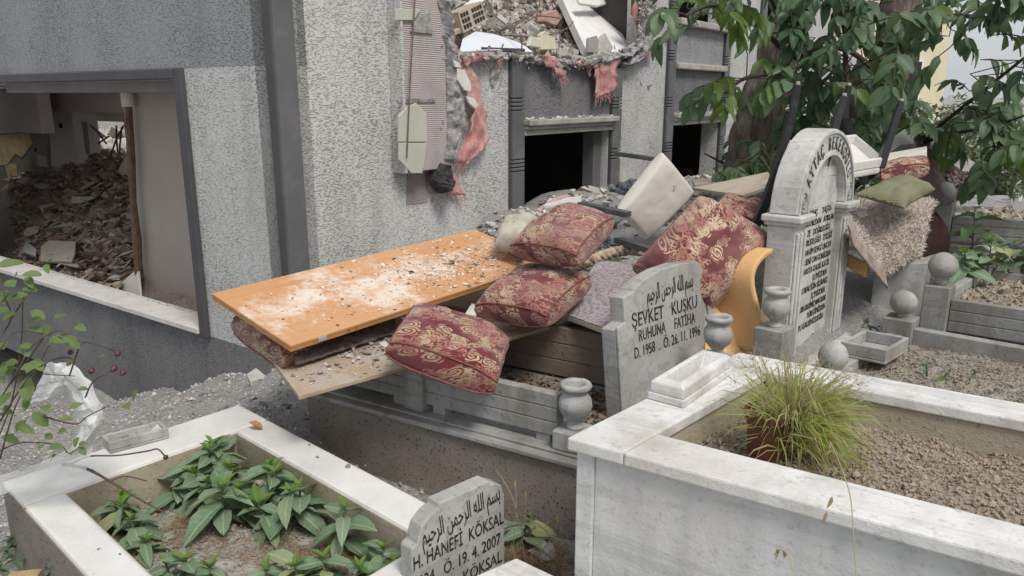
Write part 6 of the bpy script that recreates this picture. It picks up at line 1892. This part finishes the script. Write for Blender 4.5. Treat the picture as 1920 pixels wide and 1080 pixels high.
def bush(label, px, D, rx, rz, n, s, mats, stem=True):
    c = pd(*px, D)
    t = thing('bush', label, 'bush', (c.x, c.y, c.z - rz), 'bushes beyond the graves')
    its = []
    for k in range(n):
        th, ph = rnd.uniform(0, 6.28), math.acos(rnd.uniform(-1, 1)); r_ = rnd.uniform(.35, 1) ** .6 * (1 + .25 * fbm((th, ph, px[0]), 1.5))
        p = c + Vector((rx * r_ * math.sin(ph) * math.cos(th), rx * r_ * math.sin(ph) * math.sin(th), rz * r_ * math.cos(ph)))
        its.append((rnd.choice(mats), aim(p, Vector((rnd.gauss(0, 1), rnd.gauss(0, 1), rnd.gauss(0, .7))), Zv, s * rnd.uniform(.7, 1.4)), 0))
    mass('foliage', its, mats[0].materials[0], t)
    for k in range(5):
        MB().tube([c + Vector((0, 0, -rz)), c + Vector((rnd.gauss(0, rx * .4), rnd.gauss(0, rx * .4), rnd.uniform(0, rz * .7)))], [.03, .008], 5).build('stem', TWIG, t)
bush('pale green bush behind the tilted slab', (1830, 290), 9, .85, .5, 1500, .10, BL)
bush('low bush beside the distant headstones', (1880, 320), 8, .5, .3, 700, .08, BL)
bush('dark bush at the foot of the leaning trunk', (1470, 290), 7.2, .5, .35, 800, .13, [TL[0]])
bush('dark bush under the upright trunk', (1590, 290), 9.5, 1.0, .6, 700, .15, [TL[0]])
bush('grey green bush far right behind the branch', (1790, 250), 13, 1.2, .6, 1200, .12, BL)

# ---- broad-leaved weeds
def plant(label, base, h, nl, s, group, mats=PL, young=PLY, name='leafy_weed', tilt=.12, cat='plant', tops=4):
    t = thing(name, label, cat, base, group)
    axis = Vector((rnd.gauss(0, tilt * 1.6), rnd.gauss(0, tilt * 1.6), 1)).normalized(); h *= rnd.uniform(.75, 1.2)
    MB().tube([base, base + axis * h * .5, base + axis * h], [.006, .005, .003], 5).build('stem', LEAF_G, t)
    ga = rnd.uniform(0, 6.28)
    for k in range(nl):
        f = (k + .6) / nl; ga += 2.4 + rnd.gauss(0, .25)
        d = Vector((math.cos(ga), math.sin(ga), .7 * f - .28 + rnd.gauss(0, .22)))
        put('leaf', rnd.choice(mats), aim(base + axis * h * (.25 + .72 * f), d, Zv, s * (1.12 - .5 * f) * rnd.uniform(.6, 1.2), rnd.gauss(0, .35)), t)
    for k in range(tops):
        ga += 1.57 + rnd.gauss(0, .3); d = Vector((math.cos(ga), math.sin(ga), rnd.uniform(.5, 1.8)))
        put('leaf', rnd.choice(young), aim(base + axis * h, d, Zv, s * .33 * rnd.uniform(.6, 1.3)), t)
    return t
zs2 = zl - .155
def gp(x, y, clamp=True):
    p = hz(x, y, EYE - zs2); a, b = L1.inv(p)
    if clamp: a = min(max(a, ui + .09), lend - .14); b = min(max(b, vi + .08), vo - .07)
    return L1(a, b, zs2)
WG = 'broad-leaved weeds in the whitewashed grave'
plant('tall leafy weed climbing over the back corner of the whitewashed grave', L1(ui + .06, vi + .08, zs2), .22, 15, .15, WG)
plant('second stem in the back corner weed clump, lower and to the left', L1(ui + .07, vi + .17, zs2), .16, 11, .14, WG)
for i, (x, y, h, n, s) in enumerate(((430, 930, .11, 9, .12), (335, 925, .12, 9, .115), (300, 915, .10, 8, .10), (370, 960, .12, 9, .13), (420, 985, .13, 10, .14), (455, 965, .14, 10, .14), (500, 960, .14, 10, .14),
                                (540, 950, .15, 10, .145), (580, 975, .13, 9, .14), (520, 1000, .12, 9, .15), (620, 965, .14, 9, .13), (385, 930, .12, 8, .12))):
    plant('broad-leaved weed in the middle patch of the whitewashed grave, %s in order' % ORD[i], gp(x, y), h * 1.05, n, s * 1.2, WG)
plant('single leafy weed beside the right inner wall of the whitewashed grave', gp(690, 1010), .15, 10, .13, WG)
plant('small pale weed left of the single one by the right wall', gp(628, 1030), .07, 7, .08, WG)
for i, (x, y, h, n, s) in enumerate(((180, 950, .11, 9, .10), (205, 975, .11, 9, .11), (235, 1000, .10, 8, .11), (255, 1020, .09, 8, .10), (270, 1040, .08, 7, .09))):
    plant('leafy weed along the left inner wall of the whitewashed grave, %s from the back' % ORD[i], gp(x, y), h * 1.05, n, s * 1.2, WG)
for i, (x, y, h, n, s) in enumerate(((345, 1100, .08, 8, .11), (400, 1105, .08, 8, .10), (500, 1110, .08, 8, .11), (560, 1100, .08, 8, .12), (610, 1100, .09, 8, .12), (660, 1110, .08, 8, .1), (735, 1075, .10, 8, .10), (760, 1100, .09, 8, .10), (320, 1090, .06, 6, .09))):
    plant('leafy weed at the near end of the whitewashed grave, %s in the row' % ORD[i], gp(x, y), h * 1.05, n, s * 1.2, WG)
plant('pale green weed growing behind the small headstone against the pebbled wall', hz(975, 1025, 1.62), .10, 8, .13, 'weeds on the path')
for x, y in ((105, 1065), (125, 1050), (90, 1085), (150, 1090)):
    plant('grey green small-leaved weed outside the left kerb, %s' % {105: 'second from the left', 125: 'tallest at the back', 90: 'leftmost', 150: 'rightmost'}[x], hz(x, y, 1.5), .15, 30, .05, 'grey weeds at the bottom left', GL, GL, tilt=.2)
for x, y in ((20, 1040), (38, 1060), (8, 1075)):
    plant('low green weed at the bottom left corner, %s of three' % ('middle' if x == 20 else 'rightmost' if x == 38 else 'nearest'), hz(x, y, 1.55), .06, 9, .05, 'low weeds at the bottom left', GL, GL, tilt=.2)
QG = 'lush leafy plants on the right railed grave'
for i, (x, y, h, n, s) in enumerate(((1815, 520, .14, 9, .17), (1850, 515, .16, 9, .18), (1890, 510, .15, 9, .18), (1925, 515, .16, 9, .18), (1870, 490, .2, 8, .18), (1795, 510, .12, 7, .13))):
    plant(['second plant from the left in the clump on the right railed grave', 'middle plant of the lush clump on the right railed grave', 'fourth plant from the left in the lush clump by the right edge', 'lush plant cut off by the right edge of the picture', 'rearmost plant of the lush clump on the right railed grave', 'small leftmost plant of the lush clump by the ball post'][i], hz(x, y, QH - .16), h, n, s, QG, PL, PLY)
plant('big dark leafed plant between the ball posts at the right', pd(1822, 470, 4.7), .22, 7, .2, 'dark leafed plant', TL, TL, tops=2)
plant('thin weed in front of the ball post at the right', hz(1690, 600, 1.15), .1, 8, .045, 'thin weeds by the right graves', GL, GL)
plant('small weed growing in the gap by the arched headstone', hz(1645, 640, 1.25), .12, 9, .09, 'weeds by the arched headstone', TL, TL)
for x, y in ((1765, 715), (1822, 712), (1738, 706)):
    plant('tiny %s sprout in the grey soil of the narrow kerbed grave' % {1765: 'middle', 1822: 'right', 1738: 'left'}[x], hz(x, y, TH_ + .03), .06, 5, .045, 'sprouts in the kerbed grave', PLY, PLY, tops=2)

# rust coloured needle litter and dry grass
blade = MB().add([(-.03, 0, 0), (.03, 0, 0), (0, 1, .12)], [(0, 1, 2)]).mesh('needle', LITTER)
its = []
for k in range(9000):
    if rnd.random() < .7:
        x, y = rnd.gauss(640, 120), rnd.gauss(1055, 35)
    else:
        x, y = rnd.gauss(310, 60), rnd.gauss(985, 30)
    p = gp(x, y, False); i_, j_ = L1.inv(p)
    if not (ui < i_ < lend - .12 and vi < j_ < vo): continue
    if fbm((p.x, p.y, 4), 6, 3) < -.02: continue
    its.append((blade, aim(p + Vector((0, 0, .004 + rnd.uniform(0, .012))), Vector((rnd.gauss(0, 1), rnd.gauss(0, 1), rnd.gauss(0, .22))), Zv, rnd.uniform(.015, .04)), 0 if rnd.random() < .75 else 1))
tag(mass('needle_litter', its, [LITTER, STRAW]), 'rust brown dry needle litter on the soil of the whitewashed grave', 'litter')
its = []
for k in range(5000):
    x, y = rnd.gauss(985, 60), rnd.gauss(1035, 26)
    p = hz(x, y, 1.63); 
    if S1.inv(p)[1] > -.02 or L1.inv(p)[1] > -.02: continue
    its.append((blade, aim(p + Vector((0, 0, rnd.uniform(0, .02))), Vector((rnd.gauss(0, 1), rnd.gauss(0, 1), rnd.gauss(0, .35))), Zv, rnd.uniform(.02, .06)), 0 if rnd.random() < .6 else 1))
tag(mass('needle_litter', its, [LITTER, STRAW]), 'rusty grass litter on the path beside the small headstone', 'litter')
stone_at(hz(1015, 1030, 1.6), .16, 'pale stone on the path between the small headstone and the marble grave', ROCKS_P)
stone_at(gp(420, 1060), .09, 'flat pale stone on the soil of the whitewashed grave', SHARD, (.1, .1, .5), sq=(1.2, .8, .8))
for x, y, s in ((318, 1008, .04), (380, 1012, .04), (570, 1018, .05)):
    stone_at(gp(x, y), s, 'small white stone on the soil of the whitewashed grave, %s' % {318: 'leftmost', 380: 'middle', 570: 'rightmost'}[x], SHARD, (.1, .1, .5), group='small white stones in the whitewashed grave')
for i, (x, y, s) in enumerate(sorted(((652, 876, .03), (596, 858, .018), (685, 874, .012), (580, 835, .012), (185, 1030, .014), (225, 1040, .01)))):
    stone_at(hz(x, y, LH) + Vector((0, 0, s * .2)), s, 'small grey pebble on the white kerb of the left grave, %s from the left' % ORD[i], ROCKS, group='pebbles on the white kerb')
cr = MB()
dl_leaf = leaf_mesh('dry_leaf', plain('dry_orange_leaf', (.42, .17, .08), .8, .3, 20), .6, .4, -.3)
tag(put('dry_leaf', dl_leaf, aim(hz(492, 806, LH) + Vector((0, 0, .006)), Vector((-1, .2, .1)), Zv, .06)), 'orange dry leaf on the back corner of the white kerb', 'leaf')

# dry grass stalks
def stalk(label, px, D, r=.0014, spike=0, mat=STRAW, group=None):
    pts = curve([pd(x, y, d) for (x, y), d in zip(px, D)], 6)
    t = thing('grass_stalk', label, 'grass', pts[0], group)
    MB().tube(pts, r, 4).build('stem', mat, t)
    for k in range(spike):
        p = pts[len(pts) - 1 - k * 2 % len(pts)]
        put('spikelet', GSP, aim(p, Vector((rnd.gauss(0, .4), rnd.gauss(0, .4), -1)), Vector((0, -1, 0)), rnd.uniform(.022, .032)), t)
GSP = leaf_mesh('spikelet', STRAW, .28, .5, 0)
# the grass pot
def s1h(x, y): return hz(x, y, RH + .12)
pc = s1h(1438, 858)
pot = thing('flower_pot', 'brown terracotta pot in the soil of the right marble grave', 'pot', pc)
MB().lathe(pc + Vector((0, 0, -.03)), [(.050, 0), (.066, .155), (.072, .157), (.074, .178), (.066, .180), (.062, .165), (.0, .150)], 24).build('pot_body', TERRA, pot, smooth=True).modifiers.new('e', 'EDGE_SPLIT').split_angle = R(40)
gt = thing('grass_tuft', 'yellow green grass tuft spilling out of the terracotta pot', 'grass', pc + Vector((0, 0, .12)))
gc = pc + Vector((.062, .0, .125))
m = MB()
for k in range(1150):
    th = rnd.uniform(0, 6.28); lean = abs(rnd.gauss(.7, .4)); L = rnd.uniform(.08, .25)
    r0 = abs(rnd.gauss(0, .035)); b = gc + Vector((r0 * math.cos(th), r0 * math.sin(th), rnd.uniform(-.08, .0)))
    th2 = th + rnd.gauss(0, .5)
    if rnd.random() < .55: th2 = rnd.gauss(-.5, .7); lean += .4
    d = Vector((math.sin(lean) * math.cos(th2), math.sin(lean) * math.sin(th2), math.cos(lean)))
    w = rnd.uniform(.0010, .0028); S = d.cross(Vector((rnd.gauss(0, 1), rnd.gauss(0, 1), .3))).normalized() * w
    p1 = b + d * L * .5; p2 = p1 + (d + Vector((0, 0, -.45))).normalized() * L * .35; p3 = p2 + (d + Vector((0, 0, -1.1))).normalized() * L * .3
    m.add([b - S, b + S, p1 - S, p1 + S, p2 - S * .7, p2 + S * .7, p3], [(0, 1, 3, 2), (2, 3, 5, 4), (4, 5, 6)], 0 if rnd.random() < .72 else 1)
m.build('blades', [GRASS, STRAW], gt)['kind'] = 'stuff'
m = MB()
for k in range(30):                        # fine seed panicles
    th = rnd.uniform(0, 6.28); lean = abs(rnd.gauss(.6, .3)); L = rnd.uniform(.14, .24)
    d = Vector((math.sin(lean) * math.cos(th), math.sin(lean) * math.sin(th), math.cos(lean)))
    p = gc + d * L; m.tube([gc, gc + d * L * .6 + Vector((0, 0, .01)), p], .0006, 3)
    for j in range(16):
        q = p + Vector((rnd.gauss(0, .02), rnd.gauss(0, .02), rnd.gauss(0, .016))); m.tube([p - d * .02, q], .00035, 3, cap=False)
        m.add([q + Vector(v) * .0022 for v in ((1, 0, 0), (-1, 0, 0), (0, 0, 1.4), (0, 1, 0))], [(0, 1, 2), (0, 2, 3), (1, 3, 2)])
m.build('seed_heads', STRAW, gt)['kind'] = 'stuff'
stalk('wild oat stalk with hanging spikelets in front of the right marble grave', [(1606, 1090), (1600, 1000), (1594, 930), (1575, 870), (1556, 828)], [1.30, 1.34, 1.38, 1.42, 1.45], .0012, 3)
stalk('thin oat stalk low in front of the marble panel', [(1490, 1095), (1484, 1060), (1474, 1036), (1456, 1030)], [1.35, 1.38, 1.4, 1.42], .001, 3)
for x, y in ((1550, 958), (1560, 930)):
    tag(put('spikelet', GSP, aim(pd(x, y, 1.42), Vector((-.3, 0, -1)), Vector((0, -1, 0)), .03)), 'dry oat spikelet beside the oat stalk, %s of two' % ('lower' if y == 958 else 'upper'), 'grass', 'oat spikelets')
for i, px in enumerate(([(985, 1050), (975, 990), (960, 930), (930, 880)], [(1000, 1055), (1030, 1010), (1010, 985), (975, 965)], [(960, 1040), (968, 960), (966, 900)], [(980, 1010), (1030, 1010), (1072, 1022)], [(975, 1030), (985, 960), (986, 920)])):
    stalk('dry bent grass stalk against the pebbled base wall, %s of five' % ORD[i], px, [2.2] * len(px), .0016, 1, group='dry stalks by the pebbled wall')
for i, (x, y) in enumerate(((1030, 980), (1045, 990), (1050, 1000), (1018, 1000))):
    stalk('short dry grass sprig beside the marble grave corner, %s of four' % ORD[i], [(x, y + 40), (x + rnd.uniform(-15, 15), y + 10), (x + rnd.uniform(-30, 30), y - 15)], [2.15] * 3, .0012, 1, group='sprigs by the marble corner')

# ---- rose bush at the left edge with hips, bag and film
rose = thing('rose_bush', 'thorny rose bush with red hips at the left edge', 'rose', pd(-20, 930, 2.15))
CANES = [([(-30, 880), (20, 760), (40, 640), (44, 560), (60, 520)], 2.2), ([(-30, 800), (30, 700), (60, 650), (110, 620), (150, 640)], 2.15), ([(-20, 700), (10, 640), (40, 620), (100, 630), (118, 632)], 2.1),
         ([(0, 790), (60, 700), (120, 670), (160, 690), (176, 696)], 2.1), ([(130, 705), (150, 650), (165, 642), (200, 652), (222, 662)], 2.15), ([(160, 745), (175, 715), (200, 700), (222, 690)], 2.15),
         ([(-10, 850), (40, 830), (110, 835), (130, 850), (150, 836)], 2.1), ([(-10, 700), (30, 690), (70, 700), (140, 705)], 2.15), ([(0, 860), (30, 760), (70, 690), (95, 640)], 2.12), ([(20, 720), (90, 620), (84, 610)], 2.18),
         ([(80, 780), (140, 795), (165, 780), (205, 760)], 2.1), ([(-20, 660), (20, 600), (10, 560), (0, 520)], 2.1), ([(20, 600), (36, 575), (60, 545), (80, 535)], 2.18)]
for px, D in CANES:
    MB().tube(curve([pd(x, y, D + .03 * math.sin(x)) for x, y in px], 6), [.0027 - .0013 * i / (6 * (len(px) - 1)) for i in range(6 * (len(px) - 1) + 1)], 5).build('cane', TWIGR, rose, smooth=True)
m_hip = MB().lathe((0, 0, 0), [(.002, -.012), (.009, -.008), (.012, 0), (.010, .008), (.004, .012), (.006, .016)], 12).mesh('hip', HIP, True)
for x, y, s in ((120, 633, 1.2), (221, 662, .95), (214, 690, 1.05), (172, 695, .9), (132, 660, .8), (231, 698, .9)):
    put('hip', m_hip, aim(pd(x, y, 2.12), Vector((rnd.gauss(0, .5), -.3, 1)), Vector((0, -1, 0)), s * .82), rose)
for x, y, s in ((42, 492, .075), (50, 520, .045), (78, 516, .05), (30, 560, .04), (10, 545, .05), (20, 530, .05), (56, 605, .045), (105, 597, .05), (142, 612, .045), (60, 650, .04), (90, 645, .04), (5, 600, .05), (20, 680, .05), (40, 690, .045),
                (52, 750, .075), (62, 775, .06), (20, 740, .07), (258, 732, .045), (235, 758, .05), (195, 668, .03), (130, 765, .04), (148, 832, .03), (110, 790, .04), (10, 640, .05), (0, 570, .06), (36, 800, .05), (15, 690, .05), (70, 545, .04), (165, 730, .03)):
    put('leaf', rnd.choice(RL), aim(pd(x, y, 2.12 + rnd.uniform(-.06, .06)), Vector((rnd.gauss(.2, 1), rnd.gauss(-.3, .5), rnd.gauss(.0, .4))), Zv + Vector((0, -.7, 0)), s * .95), rose)
for k in range(54):
    px, D = rnd.choice(CANES); i = rnd.randrange(len(px)); x, y = px[i]
    x += rnd.gauss(-8, 22); y += rnd.gauss(0, 20)
    if x > 150: continue
    put('leaf', rnd.choice(RL), aim(pd(x, y, D + rnd.uniform(-.05, .06)), Vector((rnd.gauss(.1, 1), rnd.gauss(-.3, .5), rnd.gauss(-.1, .5))), Zv + Vector((0, -.7, 0)), rnd.uniform(.028, .055)), rose)
spr = thing('bramble_cane', 'long bare thorny cane with one red hip lying over the whitewashed grave', 'cane', pd(120, 872, 2.3))
main = curve([pd(x, y, d) for (x, y), d in zip([(118, 870), (165, 880), (210, 905), (260, 935), (310, 962)], [2.30, 2.30, 2.28, 2.24, 2.2])], 8)
MB().tube(main, [.006 - .004 * i / (len(main) - 1) for i in range(len(main))], 6).build('cane', TWIGR, spr, smooth=True)
side_ = curve([pd(x, y, d) for (x, y), d in zip([(130, 872), (165, 856), (220, 854), (275, 846), (295, 842), (308, 854)], [2.3, 2.3, 2.32, 2.35, 2.35, 2.35])], 6)
MB().tube(side_, .0028, 5).build('cane', TWIGR, spr, smooth=True)
s3_ = curve([pd(x, y, d) for (x, y), d in zip([(206, 903), (235, 893), (275, 902)], [2.28, 2.3, 2.3])], 6)
MB().tube(s3_, .0022, 5).build('cane', TWIGR, spr, smooth=True)
put('hip', m_hip, aim(pd(311, 857, 2.35), Vector((.3, 0, -1)), Vector((0, -1, 0)), .7), spr)
for k in range(22):
    p = rnd.choice(main); q = p + Vector((rnd.gauss(0, .006), rnd.gauss(0, .006), .006)); MB().tube([p, q], [.0016, .0003], 3).build('thorn', TWIGR, spr)
# white plastic bag snagged in the bush
def bagf(u, v):
    L_ = [(92, 682), (80, 710), (66, 745), (58, 762)]; 
    x0 = 89 - 32 * v; y0 = 680 + 78 * v
    x1 = 124 + 44 * v * (1 - v) * 2 - 8 * v; y1 = 680 + 58 * v
    x, y = x0 * (1 - u) + x1 * u, y0 * (1 - u) + y1 * u
    return pd(x, y, 2.28 - .07 * math.sin(math.pi * u)) + Vector((.004 * fbm((u * 3, v * 5, 3)), .016 * fbm((u * 3, v * 4, 0)), .005 * fbm((u * 4, v * 4, 5))))
def bagf2(u, v):
    t = v; cx = [(118, 690), (150, 730), (168, 770), (172, 800), (150, 838)]
    f = t * 4; i = min(3, int(f)); f -= i
    x, y = cx[i][0] * (1 - f) + cx[i + 1][0] * f, cx[i][1] * (1 - f) + cx[i + 1][1] * f
    w = 34 + 12 * math.sin(t * 3)
    return pd(x + (u - .5) * w, y - (u - .5) * 16, 2.26 - .04 * math.sin(math.pi * u)) + Vector((.004 * fbm((u * 3, v * 7, 1)), .018 * fbm((u * 3, v * 6, 8)), .004 * fbm((u * 5, v * 6, 2))))
bag = thing('plastic_bag', 'crumpled white plastic bag snagged in the rose bush', 'bag', pd(120, 800, 2.28))
for f_ in (bagf, bagf2):
    o = MB().grid(f_, 9, 13).build('bag_sheet', BAG, bag, smooth=False); o.modifiers.new('t', 'SOLIDIFY').thickness = .002
def film(u, v):
    xa, ya = 0 - 30 + 210 * u, 893 - 62 * u + 8 * math.sin(u * 5)
    xb, yb_ = -30 + 190 * u, 935 - 52 * u
    x, y = xa * (1 - v) + xb * v, ya * (1 - v) + yb_ * v
    return pd(x, y, 2.28 - .10 * v) + Vector((0, 0, .012 * fbm((u * 4, v * 3, 1))))
o = MB().grid(film, 24, 10).build('plastic_film', SHEET, smooth=True)
tag(o, 'milky plastic film draped over the left kerb corner', 'film')
tag(MB().box(hz(45, 1085, 1.45), .09, .05, .03, X=azv(80)).build('wood_offcut', PLYE, bevel=.003), 'small wood offcut at the bottom left corner', 'wood')
